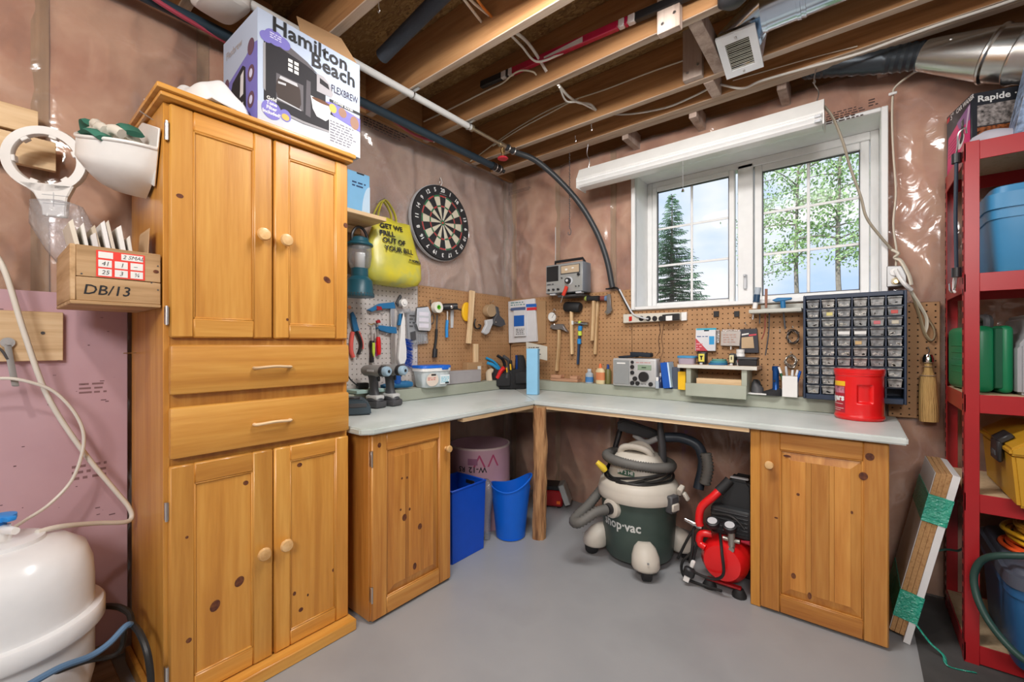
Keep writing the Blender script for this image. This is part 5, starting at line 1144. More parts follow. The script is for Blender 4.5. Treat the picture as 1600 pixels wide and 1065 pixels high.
t = onriser('black_box', 'flat black plastic box at the right end of the riser shelf', 1170, -.14, 'box'); b = B(); b.bb(-.055, .05, -.035, .05, 0, .038, .004); b.obj('body', BLACK, t); b = B(); b.bb(-.056, .051, -.036, .051, .0385, .052, .003); b.obj('lid', DGREY, t)
# right of the riser
t = thing('detail_sander', 'small dark detail sander with pale plate right of the riser shelf', 'sander', (at(1183, 610, y=-.12).x, -.115, LZ + .001)); b = B(); b.box((0, 0, .005), (.11, .09, .009), .002); b.obj('plate', WPLAST, t); b = B(); loft(b, [(0, 0, .01, .036, .035), (.0, 0, .04, .034, .03), (-.01, 0, .07, .02, .02), (-.015, 0, .085, .008, .01)], 16); b.obj('body', DGREY, t); b = B(); b.tube(spline([(.02, 0, .03), (.01, -.01, .08), (-.02, 0, .085)], 5), .006, 8); b.obj('handle', BLACK, t)
t = thing('black_cloth', 'crumpled black cloth beside the blue flashlight on the ledge', 'cloth', (at(1203, 615, y=-.12).x, -.115, LZ + .001)); b = B(); loft(b, [(0, 0, 0, .06, .04), (.01, 0, .02, .055, .03), (.03, 0, .04, .03, .02), (.04, 0, .05, .01, .01)], 18, .015, 5); b.obj('cloth', FAB, t, smooth=70)
t = thing('flashlight', 'upright dark blue metal flashlight beside the white pen cup', 'flashlight', (at(1212, 615, y=-.125).x, -.12, LZ + .001)); hh = at(1212, 572, y=-.12).z - LZ
b = B(); b.lathe([(0, 0), (.022, 0), (.024, .01), (.024, .03), (.017, .045), (.017, hh - .03), (.020, hh - .025), (.020, hh - .004), (.016, hh), (0, hh)], n=20); b.obj('body', mat('anodised_blue', (.01, .07, .26), .25, .5), t); b = B(); b.cyl((-.005, -.017, hh * .5), (-.005, -.021, hh * .5), .006, n=10); b.obj('button', BLACK, t)
x0, x1 = at(1222, 619, y=-.17).x, at(1246, 620, y=-.17).x
pcup = thing('pen_cup', 'square white cup full of pens and markers on the ledge', 'cup', ((x0 + x1) / 2, -.135, LZ + .001)); hw = (x1 - x0) / 2; hh = at(1234, 588, y=-.17).z - LZ
b = B()
for (xa, xb, ya, yb) in ((-hw, hw, -.035, -.031), (-hw, hw, .031, .035), (-hw, -hw + .004, -.031, .031), (hw - .004, hw, -.031, .031)): b.bb(xa, xb, ya, yb, 0, hh, .001)
b.bb(-hw, hw, -.03, .03, 0, .006); b.obj('cup', WPLAST, pcup)
for i, (nm, lab, dx, dy, tx, L, m) in enumerate((('marker', 'dark green marker leaning left in the pen cup', -.022, -.01, -.035, .165, mat('marker_green', (.02, .10, .04), .4)), ('pen', 'grey pen standing left of centre in the pen cup', -.012, .01, -.012, .17, LGREY), ('pen', 'white stick upright in the middle of the pen cup', .005, 0, .006, .15, PAPER), ('marker', 'royal blue marker leaning right in the pen cup', .02, -.01, .03, .145, mat('royal_blue', (.01, .09, .42), .4)), ('pen', 'tan pencil leaning right behind the blue marker', .014, .015, .02, .15, mat('pencil_tan', (.55, .38, .2), .5)), ('marker', 'black marker leaning left behind the green one', -.02, .015, -.045, .16, BLACK))):
    t = thing(nm, lab, 'pen', (pcup.location.x, pcup.location.y, LZ + .008)); b = B(); b.cyl((dx * .6, dy, 0), (dx + tx * .7, dy, L * .78), .0065, n=10); b.obj('barrel', m, t); b = B(); b.cyl((dx + tx * .7, dy, L * .78), (dx + tx, dy, L), .0075, .006, n=10); b.obj('cap', m if i % 2 else WPLAST, t)
t = thing('wood_scrap', 'reddish scrap of wood right behind the white pen cup', 'wood', (at(1247, 600, y=-.07).x, -.07, LZ + .001)); b = B(); b.bb(-.03, .025, -.02, .02, 0, .10, .002); b.obj('block', wood('reddish_wood', (.40, .20, .11), (.55, .30, .18), (.64, .40, .26), 'x', .7, 0), t)
# parts organizer
OX0, OX1 = 2.302, 2.736; OZ0, OZ1 = LZ + .002, 1.594; OY = -.20; Wd, Hd = OX1 - OX0, OZ1 - OZ0
og = thing('drawer_organizer', 'navy parts organizer with sixty small clear drawers below the window', 'organizer', (OX0, OY, OZ0), 0)
NAVY = mat('organizer_navy', (.022, .036, .068), .42)
b = B(); e = .012
b.bb(0, e, 0, .165, 0, Hd, .003); b.bb(Wd - e, Wd, 0, .165, 0, Hd, .003); b.bb(e, Wd - e, 0, .165, 0, .03, .003); b.bb(e, Wd - e, 0, .165, Hd - .024, Hd, .003); b.bb(e, Wd - e, .15, .165, .02, Hd - .02); b.obj('cabinet', NAVY, og)
cw = (Wd - 2 * e) / 6; rh = (Hd - .054) / 10
b = B()
for i in range(1, 6): b.bb(e + i * cw - .003, e + i * cw + .003, .002, .15, .03, Hd - .024)
for j in range(1, 10): b.bb(e, Wd - e, .002, .15, .03 + j * rh - .0025, .03 + j * rh + .0025)
b.obj('divider_grid', NAVY, og, smooth=0)
DRW = [mat('drawer_clear_a', (.30, .31, .31), .18, 0, .3, .5, 30), mat('drawer_clear_b', (.36, .355, .34), .18, 0, .3, .6, 25), mat('drawer_clear_c', (.24, .25, .26), .18, 0, .3, .5, 30)]
def drawer_bm():
    b = B(); w2 = cw / 2 - .006; h2 = rh - .009
    # sloped front, tray body behind it, lip at the top as pull
    b.prism([(-w2 + .004, 0), (w2 - .004, 0), (w2, h2), (-w2, h2)], -.006, -.001, b=.0012)
    b.bb(-w2 + .003, w2 - .003, -.001, .135, 0, .003); b.bb(-w2 + .003, -w2 + .005, -.001, .135, 0, h2 * .8); b.bb(w2 - .005, w2 - .003, -.001, .135, 0, h2 * .8)
    b.bb(-w2 - .001, w2 + .001, -.016, -.001, h2 - .008, h2 - .003, .001); return b
dm = None; rnd = random.Random(3)
cont = {(1, 8): 'pale_yellow', (5, 8): 'red', (4, 7): 'pink', (3, 5): 'tan', (5, 7): 'cream', (2, 6): 'label', (3, 6): 'label'}
cm = {'pale_yellow': (.60, .52, .18), 'red': (.50, .06, .05), 'pink': (.50, .12, .14), 'tan': (.52, .36, .16), 'cream': (.5, .45, .35), 'label': (.7, .7, .68)}
sh0 = None
for j in range(10):
    for i in range(6):
        if i == 5 and j == 0: continue
        if sh0 is None: d_ = drawer_bm().obj('drawer', DRW[0], og); sh0 = d_; meshes = [d_.data]; 
        else:
            d_ = sh0.copy(); COL.objects.link(d_); OFF[d_.name] = Vector((0, 0, 0))
        k = rnd.randrange(3)
        while len(meshes) < 3:
            m_ = sh0.data.copy(); m_.materials.clear(); m_.materials.append(DRW[len(meshes)]); meshes.append(m_)
        d_.data = meshes[k]; d_.location = (e + (i + .5) * cw, 0, .03 + j * rh + .004)
        key = cont.get((i, j)); 
        col = cm[key] if key else random.Random(i * 17 + j).choice([(.42, .40, .37), (.5, .48, .44), (.28, .27, .26), (.46, .44, .38), (.2, .2, .2)])
        b = B(); hh = rh * random.Random(i + j * 9).uniform(.25, .5)
        if key == 'label': b.bb(-cw * .36, cw * .36, -.0072, -.0062, rh * .18, rh * .48)
        elif key: b.box((rnd.uniform(-.008, .008), -.0075, rh * .32), (cw * .4, .002, rh * .34), .0008)
        else:
            for q in range(5): b.box((rnd.uniform(-cw * .3, cw * .3), -.0072, rh * .12 + rnd.uniform(0, hh * .5)), (rnd.uniform(.006, .016), .0016, rnd.uniform(.003, .009)), rot=(0, rnd.uniform(-.6, .6), 0))
        o = b.obj('contents', mat('part_%d_%d_%d' % tuple(int(c * 99) for c in col), col, .4, .3 if not key else 0), d_, smooth=0)
        if not key: stuff(o)
b = B(); b.bb(-.001, .0, 0, 0.16, 0, .01); b.bm.free()
# coffee can
q = at(1345, 652, z=BZ)
can = thing('coffee_can', 'big red plastic coffee can with moulded grip at the right end of the worktop', 'can', (2.548, -.245, BZ + .003), R(2)); hh = .255
CR = .104
def canf(u, v):
    a = 360 * u - 180; z = hh * v
    r_ = CR - (.004 if .09 < v < .88 else 0) - (.006 if v < .02 else 0)
    sx = max(0, min(1, (19 - abs(a - 12)) / 3)); sz = max(0, min(1, (.048 - abs(z - .135)) / .007))
    r_ -= .013 * sx * sz
    return Vector((r_ * math.sin(R(a)), -r_ * math.cos(R(a)), z))
b = B(); b.grid(180, 64, canf); bmesh.ops.remove_doubles(b.bm, verts=b.bm.verts, dist=1e-5); b.disc((0, 0, .0), CR - .01, 48); b.obj('body', BRED, can, smooth=60)
b = B(); b.lathe([(CR, hh - .018), (CR + .002, hh - .016), (CR + .002, hh + .002), (CR - .004, hh + .005), (0, hh + .005)], n=64); b.obj('lid', BRED, can)
def onc(pts, r_, name, m, par=can):
    b = B()
    for poly in pts:
        n = 8; (a0, z0, a1, z1) = poly
        b.grid(n, 1, lambda u, v: Vector((r_ * math.sin(R(a0 + (a1 - a0) * u)), -r_ * math.cos(R(a0 + (a1 - a0) * u)), z0 + (z1 - z0) * v)))
    return b.obj(name, m, par, recalc=False)
lr_ = CR - .0036
onc([(-110, .172, -36, .196)], lr_, 'label_band', YEL); onc([(-110, .035, -36, .1718)], lr_, 'label', mat('label_dark_red', (.38, .015, .03), .35)); onc([(-95, .135, -38, .168)], lr_ + .0004, 'label_picture', mat('label_photo', (.45, .16, .22), .4, 0, 0, .5, 40)); onc([(-95, .055, -40, .057), (-90, .045, -50, .047), (-90, .078, -42, .080)], lr_ + .0004, 'small_print', PAPER)
o = text('Folgers', .044, WHITE, can, (0, 0, .110), bold=.002, align='CENTER')
for v in o.data.vertices:
    a = R(-74) + v.co.x / CR; v.co.x, v.co.y = (lr_ + .0008) * math.sin(a), -(lr_ + .0008) * math.cos(a)
t = thing('paper_slip', 'small grey paper slip lying on the worktop left of the red can', 'paper', at(1265, 645, z=BZ + .002)); b = B(); b.poly([(-.10, -.02, .0), (.08, -.04, .001), (.11, .02, .0), (-.07, .03, .002)]); b.solid(.001); b.obj('sheet', mat('grey_paper', (.45, .47, .44), .8), t, smooth=0)
# outlet, cord and broom right of the window
ob = onB('outlet_box', 'steel outlet box with white plug right of the window', 'outlet', 1400, 432, y=-.03)
plate(ob, [(1385, 417), (1415, 416), (1416, 447), (1385, 449)], -.035, .028, mat('box_steel', (.36, .36, .36), .4, .5), 'box', .003)
for px, py, m in ((1398, 425, WPLAST), (1400, 439, mat('outlet_cream', (.62, .52, .34), .4))):
    q = P3(ob, [(px, py)], -.036)[0]; b = B(); b.lathe([(0, 0), (.020, 0), (.020, .005), (0, .006)], q, 18, rot=(PI / 2, 0, 0)); b.obj('socket', m, ob)
q = P3(ob, [(1400, 440)], -.042)[0]; b = B(); b.lathe([(0, 0), (.011, 0), (.010, .02), (0, .02)], q, 12, rot=(PI / 2, 0, 0)); b.obj('yellow_plug', BRASS, ob)
t = thing('mains_lead', 'white plug and flat cord drooping from the outlet over the narrow pegboard', 'cord', at(1430, 480, y=-.07), world=True)  # mains lead plugged into the outlet
b = B(); b.tube(spline([at(1400, 422, y=-.075), at(1405, 432, y=-.11), at(1414, 444, y=-.12), at(1424, 453, y=-.10)], 6), .010, 8); b.obj('plug_tail', WPLAST, t)
b = B(); b.tube(spline([at(1421, 451, y=-.10), at(1428, 462, y=-.08), at(1438, 478, y=-.06), at(1447, 495, y=-.05), at(1448, 508, y=-.05), at(1445, 520, y=-.05)], 6), .009, 8, flat=.5); b.obj('cord', CREAM, t)
b = B(); b.tube(spline([at(1424, 455, y=-.07), at(1436, 490, y=-.045), at(1445, 520, y=-.05), at(1455, 532, y=-.05), at(1461, 524, y=-.05), at(1458, 510, y=-.045), at(1449, 497, y=-.045)], 6), .009, 8, flat=.5); b.obj('loop', mat('cord_tan', (.36, .28, .17), .6), t)
wb = onB('whisk_broom', 'straw whisk broom hanging on the narrow pegboard beside the red shelf', 'broom', 1448, 600, y=-.07)
rings = []
for py, a, c, dep in ((657, 1436, 1466, .032), (640, 1436, 1466, .03), (618, 1436, 1465, .026), (598, 1437, 1464, .024), (588, 1438, 1462, .022), (581, 1442, 1458, .022), (568, 1444, 1456, .022), (560, 1445, 1455, .018)):
    (xa, z), (xc, _) = L2(wb, [(a, py), (c, py)]); rings.append(((xa + xc) / 2, 0, z, (xc - xa) / 2, dep))
b = B(); loft(b, rings, 40, .004, 2); b.obj('straw', mottled('broom_straw', ((.36, .20, .06), (.58, .36, .13), (.48, .28, .09)), 60, stretch=(4, 4, .12), rough=.8, bump=.8), wb, smooth=70)
for py in (586, 572, 566):
    (xa, z), (xc, _) = L2(wb, [(1443 if py < 580 else 1438, py), (1457 if py < 580 else 1462, py)]); b = B(); b.tube([((xa + xc) / 2 + (xc - xa) / 2 * math.cos(R(30 * k)), .026 * math.sin(R(30 * k)), z) for k in range(12)], .003, 6, closed=True); b.obj('binding', mat('binding', (.35, .24, .15), .7), wb)
(xa, z), (xc, z2) = L2(wb, [(1444, 565), (1456, 552)]); b = B(); b.lathe([(.024, 0), (.024, .02), (.017, .038), (.006, .042), (0, .042)], ((xa + xc) / 2, 0, z), 18); b.obj('metal_cap', CHROME, wb)
b = B(); q = P3(wb, [(1450, 553)])[0]; b.tube([q, q + Vector((.006, 0, .02)), q + Vector((0, 0, .035)), q + Vector((0, .03, .035))], .0025, 6); b.obj('hanging_loop', STEEL, wb)
# ---------------------------------------------------------------- on the floor under the worktop
def ribbed(par, pts, r, m, name='hose', pitch=.017, k=10, n=12, closed=False):
    P = spline(pts, k, closed); Q = [P[0]]; acc = 0
    for a, c in zip(P, P[1:]):
        L = (c - a).length; m_ = max(1, int(L / pitch * 2)); Q += [a.lerp(c, (i + 1) / m_) for i in range(m_)]
    b = B(); b.tube(Q, [r * (1.0 if i % 2 else .76) for i in range(len(Q))], n, closed=False); return b.obj(name, m, par, smooth=180)
VX, VY = 1.475, -.54
vac = thing('shop_vacuum', 'dark green and cream workshop vacuum with grey hose wound on top', 'vacuum', (VX, VY, 0))
VG = mottled('vac_green', ((.038, .062, .052), (.055, .082, .07)), 8, rough=.42); VC = mat('vac_cream', (.56, .52, .45), .45); HOSE = mat('hose_grey', (.13, .125, .115), .6)
b = B(); b.lathe([(0, .035), (.195, .035), (.205, .05), (.212, .13), (.213, .136), (.2135, .142), (.226, .36), (.229, .395), (0, .395)], n=56); b.obj('drum', VG, vac)
b = B(); b.lathe([(.228, .385), (.243, .388), (.247, .40), (.247, .425), (.240, .445), (.238, .455), (.232, .475), (.21, .497), (.17, .505), (0, .507)], n=56); b.obj('lid', VC, vac)
b = B(); loft(b, [(0, 0, .50, .178, .165), (0, 0, .54, .170, .155), (0, 0, .60, .152, .14), (0, 0, .635, .13, .118), (0, 0, .65, .10, .09)], 32, power=2.6); hd = b.obj('motor_head', VC, vac, smooth=60)
b = B(); b.tube(spline([(-.10, -.05, .62), (-.075, -.06, .675), (0, -.06, .69), (.075, -.05, .675), (.10, -.02, .62)], 6), .021, 10); b.tube(spline([(-.10, .05, .62), (-.07, .05, .67), (.02, .05, .685), (.09, .03, .62)], 6), .021, 10); b.obj('carry_handle', VC, vac)
CAMA = -66.5
def polar(a, r, z): return Vector((r * math.cos(R(a)), r * math.sin(R(a)), z))
# casters with cream covers
for a in (-59, 31, 121, 211):
    b = B(); c = polar(a, .265, .085); loft(b, [(c.x, c.y, .062, .072, .072), (c.x, c.y, .075, .078, .078), (c.x - .01 * math.cos(R(a)), c.y - .01 * math.sin(R(a)), .12, .076, .076), (c.x - .03 * math.cos(R(a)), c.y - .03 * math.sin(R(a)), .16, .06, .06), (c.x - .045 * math.cos(R(a)), c.y - .045 * math.sin(R(a)), .185, .034, .034)], 22); cv = b.obj('caster_cover', VC, vac, smooth=70)
    b = B(); e = Vector((-math.sin(R(a)), math.cos(R(a)), 0)); c0 = polar(a, .288, .042); b.tube([c0 - e * .026, c0 - e * .02, c0 + e * .02, c0 + e * .026], [.034, .042, .042, .034], 20); b.obj('caster_wheel', BRUB, cv)
    b = B(); b.cyl(c0 + Vector((0, 0, .02)), c0 + Vector((0, 0, .07)), .012, n=8); b.obj('caster_stem', DGREY, cv)
    b = B(); b.cyl(polar(a, .34, .12), polar(a, .345, .12), .006, n=8); b.obj('screw', GREY, cv)
# inlet and name
ai = CAMA - 42
b = B(); n_ = Vector((math.cos(R(ai)), math.sin(R(ai)), 0)); c = n_ * .226 + Vector((0, 0, .345))
b.tube([c - n_ * .01, c + n_ * .018, c + n_ * .024], [.058, .056, .046], 28); col_ = b.obj('inlet_collar', VC, vac)
b = B(); b.tube([c + n_ * .02, c + n_ * .05], [.034, .032], 20); b.obj('hose_cuff', BLACK, vac)
o = text('shop\u00b7vac', .078, mat('vac_lettering', (.60, .62, .60), .5), vac, (0, 0, 0), bold=.0018, align='CENTER', sx=.92)
for v in o.data.vertices:
    a = R(CAMA - 30) + v.co.x / .219; z = .255 + v.co.z; r_ = .2135 + (.226 - .2135) * (z - .142) / .218 + .0008; v.co = Vector((r_ * math.cos(a), r_ * math.sin(a), z))
for a in (CAMA + 48, CAMA - 130):
    b = B(); c = polar(a, .245, .40); b.box(c, (.05, .07, .10), .008, rot=(0, 0, R(a))); la = b.obj('latch', DGREY, vac)
    b = B(); b.box(polar(a, .262, .385), (.03, .06, .045), .006, rot=(0, 0, R(a))); b.obj('latch_plate', VC, la)
b = B(); 
b.grid(8, 2, lambda u, v: Vector(((.176 - .02 * v) * math.cos(R(CAMA - 50 + 40 * u)), (.164 - .02 * v) * math.sin(R(CAMA - 50 + 40 * u)), .535 + .04 * v)))
lb = b.obj('head_label', mat('vac_label_green', (.04, .11, .07), .4), vac, recalc=False)
o = text('6 V 2 HI', .03, WHITE, vac, (0, 0, 0), bold=.0005, align='CENTER')
for v in o.data.vertices:
    a = R(CAMA - 30) + v.co.x / .17; z = .553 + v.co.z; v.co = Vector((.1745 * math.cos(a), .163 * math.sin(a), z))
# hose: from the collar out to the left, doubled back and wound round the head
pts = [c0_ for c0_ in (n_ * .27 + Vector((0, 0, .345)), n_ * .34 + Vector((-.02, .0, .335)), n_ * .44 + Vector((-.05, .02, .285)), n_ * .47 + Vector((-.10, .09, .275)), n_ * .36 + Vector((-.12, .16, .33)), n_ * .20 + Vector((-.16, .20, .42)), polar(170, .26, .50))]
ribbed(vac, pts, .031, HOSE)
pts = [polar(CAMA + 250 + k * 24, .185 + .01 * math.sin(k), .60 + .02 * math.cos(R(k * 24 - 40))) for k in range(16)]
ribbed(vac, pts, .031, HOSE)
# cord
CRD = mat('cord_black', (.015, .015, .015), .45)
for k, (zz, tilt, ph) in enumerate(((.535, .035, 20), (.52, .05, 70), (.525, .02, -30), (.515, .045, 110))):
    b = B(); b.tube(spline([polar(a, .20 + .008 * math.sin(a + k), zz + tilt * math.sin(R(a + ph))) for a in range(0, 360, 30)], 4, True), .0075, 7, closed=True); b.obj('power_cord', CRD, vac)
b = B(); c = polar(CAMA - 62, .225, .545); b.tube([c, c + Vector((-.01, -.01, .02)), c + Vector((-.045, -.02, .05))], [.018, .022, .016], 10); b.obj('plug', mat('plug_yellow', (.72, .52, .04), .4), vac)
b = B(); c = polar(CAMA + 62, .265, .47); b.box(c, (.03, .05, .05), .006, rot=(.4, .3, 0)); b.box(c + Vector((.03, 0, -.03)), (.02, .03, .05), .005, rot=(.2, -.5, 0)); b.obj('tag_clip', VC, vac)
# tools stowed on the head
b = B(); b.prism([(-.14, -.02), (.14, -.045), (.145, .0), (.10, .02), (-.11, .055), (-.15, .03)], -.03, .04, b=.008, seg=2, M=Matrix.Translation((-.02, .08, .765)) @ Matrix.Rotation(R(28), 4, 'Z') @ Matrix.Rotation(R(9), 4, 'Y')); b.obj('floor_nozzle', BLACK, vac)
b = B(); b.tube(spline([(-.06, .08, .73), (.02, .06, .70), (.10, .06, .735)], 5), .018, 10); b.obj('nozzle_neck', GREY, vac)
b = B(); b.tube([(.135, .05, .60), (.13, .05, .70), (.12, .05, .80), (.118, .05, .855)], [.034, .032, .024, .020], 12, flat=.7); b.obj('crevice_tool', DGREY, vac)
b = B(); b.tube(spline([(.13, .10, .74), (.22, .14, .74), (.31, .16, .70), (.34, .16, .60), (.32, .13, .45)], 6), .030, 12); b.obj('wand', mat('wand_slate', (.03, .04, .055), .4), vac)
ribbed(vac, [(.37, .10, .68), (.385, .09, .60), (.37, .08, .50)], .034, HOSE, 'brush_hose')
b = B(); b.tube(spline([(-.165, .12, .885), (-.165, .11, .78), (-.20, .07, .60), (-.22, .03, .48)], 5), .017, 10); b.obj('wand', BLACK, vac)

# compressor
cmp_ = thing('air_compressor', 'small black and red air compressor left of the right base cabinet', 'compressor', (1.985, -.50, 0))
CB = mat('compressor_black', (.022, .024, .026), .42)
b = B(); b.lathe([(0, -.20), (.05, -.195), (.09, -.175), (.113, -.13), (.118, -.09), (.118, .12), (.09, .17), (0, .19)], (0, 0, .165), 36, rot=(PI / 2, 0, 0)); b.obj('tank', BRED, cmp_)
for sx in (-.07, .075):
    for sy in (-.13, .12):
        b = B(); b.tube([(sx, sy, 0), (sx, sy, .012), (sx, sy, .04)], [.035, .036, .022], 14); b.obj('rubber_foot', BRUB, cmp_)
b = B(); b.box((0, -.13, .045), (.17, .03, .012), .003); b.box((0, .12, .045), (.17, .03, .012), .003); b.obj('foot_bracket', RED, cmp_)
b = B(); b.bb(-.075, .125, -.10, .18, .285, .44, .018, 2); sh_b = b.obj('shroud', CB, cmp_)
b = B()
for k in range(6): b.bb(-.06, .11, -.103, -.098, .31 + k * .02, .318 + k * .02, .001)
for k in range(5): b.bb(-.078, -.073, -.08, .10, .31 + k * .022, .318 + k * .022, .001)
b.obj('cooling_slots', BLACK, sh_b, smooth=0)
b = B(); b.prism([(-.03, .42), (.125, .42), (.12, .56), (.10, .585), (.015, .588), (-.005, .565), (-.02, .48)], -.06, .10, b=.012, seg=2); hdd = b.obj('hood', CB, cmp_)
b = B(); b.box((.055, -.02, .589), (.09, .03, .006), .002); b.obj('hood_trim', LGREY, hdd)
b = B(); b.tube(spline([(-.01, -.07, .545), (-.06, -.10, .485), (-.115, -.12, .42), (-.125, -.13, .35), (-.12, -.13, .32)], 6), .021, 12); b.obj('handle_bar', BRED, cmp_)
b = B(); b.tube(spline([(.015, -.055, .58), (-.01, -.07, .545), (-.035, -.085, .515)], 4), .026, 12); b.obj('handle_grip', BRUB, cmp_)
b = B(); b.tube(spline([(-.06, -.13, .29), (-.11, -.14, .28), (-.12, -.14, .23), (-.085, -.15, .215)], 6), .019, 12); b.obj('belt_pipe', BRED, cmp_)
for sx in (-.05, .035):
    b = B(); b.lathe([(0, 0), (.03, 0), (.034, .008), (.034, .03), (.026, .033), (0, .033)], (sx, -.145, .345), 20, rot=(R(25), 0, 0)); g_ = b.obj('gauge', BLACK, cmp_)
    b = B(); b.disc((sx, -.145 - .0145, .345 + .0305), .024, 20, rot=(R(25), 0, 0)); b.obj('gauge_face', LGREY, g_, smooth=0)
b = B(); b.cyl((.04, -.14, .24), (.04, -.14, .33), .018, n=12); b.cyl((.0, -.14, .29), (.08, -.14, .29), .012, n=10); b.cyl((.045, -.15, .25), (.045, -.17, .25), .014, n=10); b.obj('regulator', mat('pewter', (.42, .40, .36), .35, .8), cmp_)
b = B(); b.tube([(.09, -.15, .30), (.13, -.16, .305)], [.006, .011], 8); b.obj('valve_knob', mat('dark_red', (.35, .02, .04), .4), cmp_)
b = B(); b.tube([(-.20, -.13, .335), (-.16, -.13, .325), (-.11, -.13, .31)], [.010, .014, .012], 10); b.obj('quick_coupler', CHROME, cmp_)
for pts in ([(-.11, -.11, .33), (-.14, -.16, .20), (-.20, -.18, .11), (-.19, -.17, .03), (-.10, -.16, .012), (0, -.17, .02)], [(-.02, -.12, .30), (.01, -.21, .24), (.02, -.225, .14), (-.03, -.21, .09), (-.11, -.20, .085), (-.15, -.18, .10), (-.13, -.15, .22), (-.11, -.13, .30)], [(-.13, -.10, .34), (-.19, -.12, .22), (-.24, -.13, .10)], [(-.06, -.12, .40), (.04, -.13, .41), (.10, -.13, .36)], [(-.15, -.15, .30), (-.15, -.17, .2), (-.16, -.18, .12)]):
    b = B(); b.tube(spline(pts, 8), .0075, 8); b.obj('hose_and_cord', CRD, cmp_)
b = B(); b.box((-.16, -.19, .075), (.06, .04, .05), .01, rot=(0, .3, .2)); pg = b.obj('plug', BLACK, cmp_); b = B(); b.box((-.17, -.205, .04), (.03, .006, .03), .001, rot=(0, .3, .2)); b.box((-.145, -.18, .12), (.022, .02, .04), .004, rot=(0, .3, 0)); b.obj('plug_sleeve', WPLAST, pg)

# blue bins, carton tube, jack
q = at(708, 885, z=0)
rb_ = thing('recycling_bin', 'tall rectangular bright blue bin beside the left base cabinet', 'bin', (.53, -1.20, 0)); zt = .445
b = B(); x0, x1, y0, y1 = -.13, .135, -.165, .135
BLUEB = BLUE
for (xa, xb, ya, yb) in ((x1 - .006, x1, y0, y1), (x0, x0 + .006, y0, y1), (x0, x1, y0, y0 + .006), (x0, x1, y1 - .006, y1)): b.bb(xa, xb, ya, yb, .004, zt, .002)
b.bb(x0, x1, y0, y1, 0, .008, .002); bb_ = b.obj('body', BLUEB, rb_)
for v in bb_.data.vertices:
    f = 1 - .07 * (1 - v.co.z / zt); v.co.x = (v.co.x - .0) * f; v.co.y = (v.co.y + .015) * f - .015
b = B(); b.bb(x1 - .008, x1 + .004, y0 - .004, y1 + .004, zt - .012, zt, .003); b.bb(x0 - .004, x0 + .008, y0 - .004, y1 + .004, zt - .012, zt, .003); b.bb(x0, x1, y0 - .004, y0 + .008, zt - .012, zt, .003); b.bb(x0, x1, y1 - .008, y1 + .004, zt - .012, zt, .003); b.obj('rim', BLUEB, rb_)
b = B(); b.bb(-.04, .04, y1 - .009, y1 - .002, zt - .055, zt - .03, .001); b.obj('hand_hole', BLACK, rb_)
q = at(795, 838, z=0); 
wbk = thing('waste_basket', 'round light royal blue wastebasket with scooped rim and cut handles', 'bin', (q.x, q.y + .02, 0), R(40))
def wb_pt(u, v, r_off=0):
    a = 2 * PI * u; top = .365 + .030 * math.cos(a) + .028 * math.cos(2 * a) ; z = .006 + (top - .006) * v; r_ = .098 + .042 * (z / .40) ** 1.1 + r_off
    return Vector((r_ * math.cos(a) * 1.02, r_ * math.sin(a) * .92, z))
b = B(); b.grid(48, 16, lambda u, v: wb_pt(u, v)); bmesh.ops.remove_doubles(b.bm, verts=b.bm.verts, dist=1e-5)
kill = []
for f in b.bm.faces:
    c = f.calc_center_median(); a = math.degrees(math.atan2(c.y, c.x)) % 360
    for a0 in (0,):
        da = abs((a - a0 + 180) % 360 - 180)
        if da < 20 and .335 < c.z < .385 + .03 * (1 - da / 20) and c.z < .40: kill.append(f)
bmesh.ops.delete(b.bm, geom=kill, context='FACES'); b.solid(.004); b.obj('body', mat('basket_blue', (.004, .12, .62), .38), wbk, smooth=60)
b = B(); b.disc((0, 0, .005), .097, 32); b.solid(.004); b.obj('base', mat('basket_blue', (.004, .12, .62), .38), wbk)
b = B(); b.tube([wb_pt(k / 64, 1) for k in range(64)], .0055, 6, closed=True); b.obj('rolled_rim', mat('basket_blue', (.004, .12, .62), .38), wbk)
tube = thing('carton_tube', 'wide pink printed cardboard form tube behind the blue bins', 'tube', (.325, -.76, 0)); tr0 = .225
PKC = mottled('pink_carton', ((.46, .26, .32), (.56, .34, .40)), 4, rough=.8)
b = B(); b.lathe([(tr0, 0), (tr0, .58), (tr0 - .008, .582), (tr0 - .010, .58), (tr0 - .010, .0)], n=48); b.obj('wall', PKC, tube)
b = B(); b.lathe([(tr0 + .0005, .570), (tr0 + .0005, .582), (tr0 - .0105, .583)], n=48); b.obj('cut_edge', mat('carton_edge', (.62, .48, .46), .8), tube)
PKP = mat('magenta_print', (.42, .06, .14), .7)
ta = math.degrees(math.atan2(-2.365, 2.22))
for body, a, z, sz, m, fl in (('W-12', ta - 4, .44, .055, INK, True), ('R5', ta - 34, .44, .05, INK, True), ('\u2227\u2227', ta + 12, .50, .14, PKP, False)):
    o = text(body, sz, m, tube, (0, 0, 0), bold=.001, align='CENTER')
    for v in o.data.vertices:
        sgn = -1 if fl else 1; aa = R(a) + sgn * v.co.x / tr0; zz = z + sgn * v.co.z; v.co = Vector(((tr0 + .001) * math.cos(aa), (tr0 + .001) * math.sin(aa), zz))
b = B(); b.grid(6, 3, lambda u, v: Vector(((tr0 + .0008) * math.cos(R(ta - 22 + 18 * u)), (tr0 + .0008) * math.sin(R(ta - 22 + 18 * u)), .47 + .045 * v))); b.obj('print_block', mat('mauve_print', (.30, .12, .20), .8), tube, recalc=False)
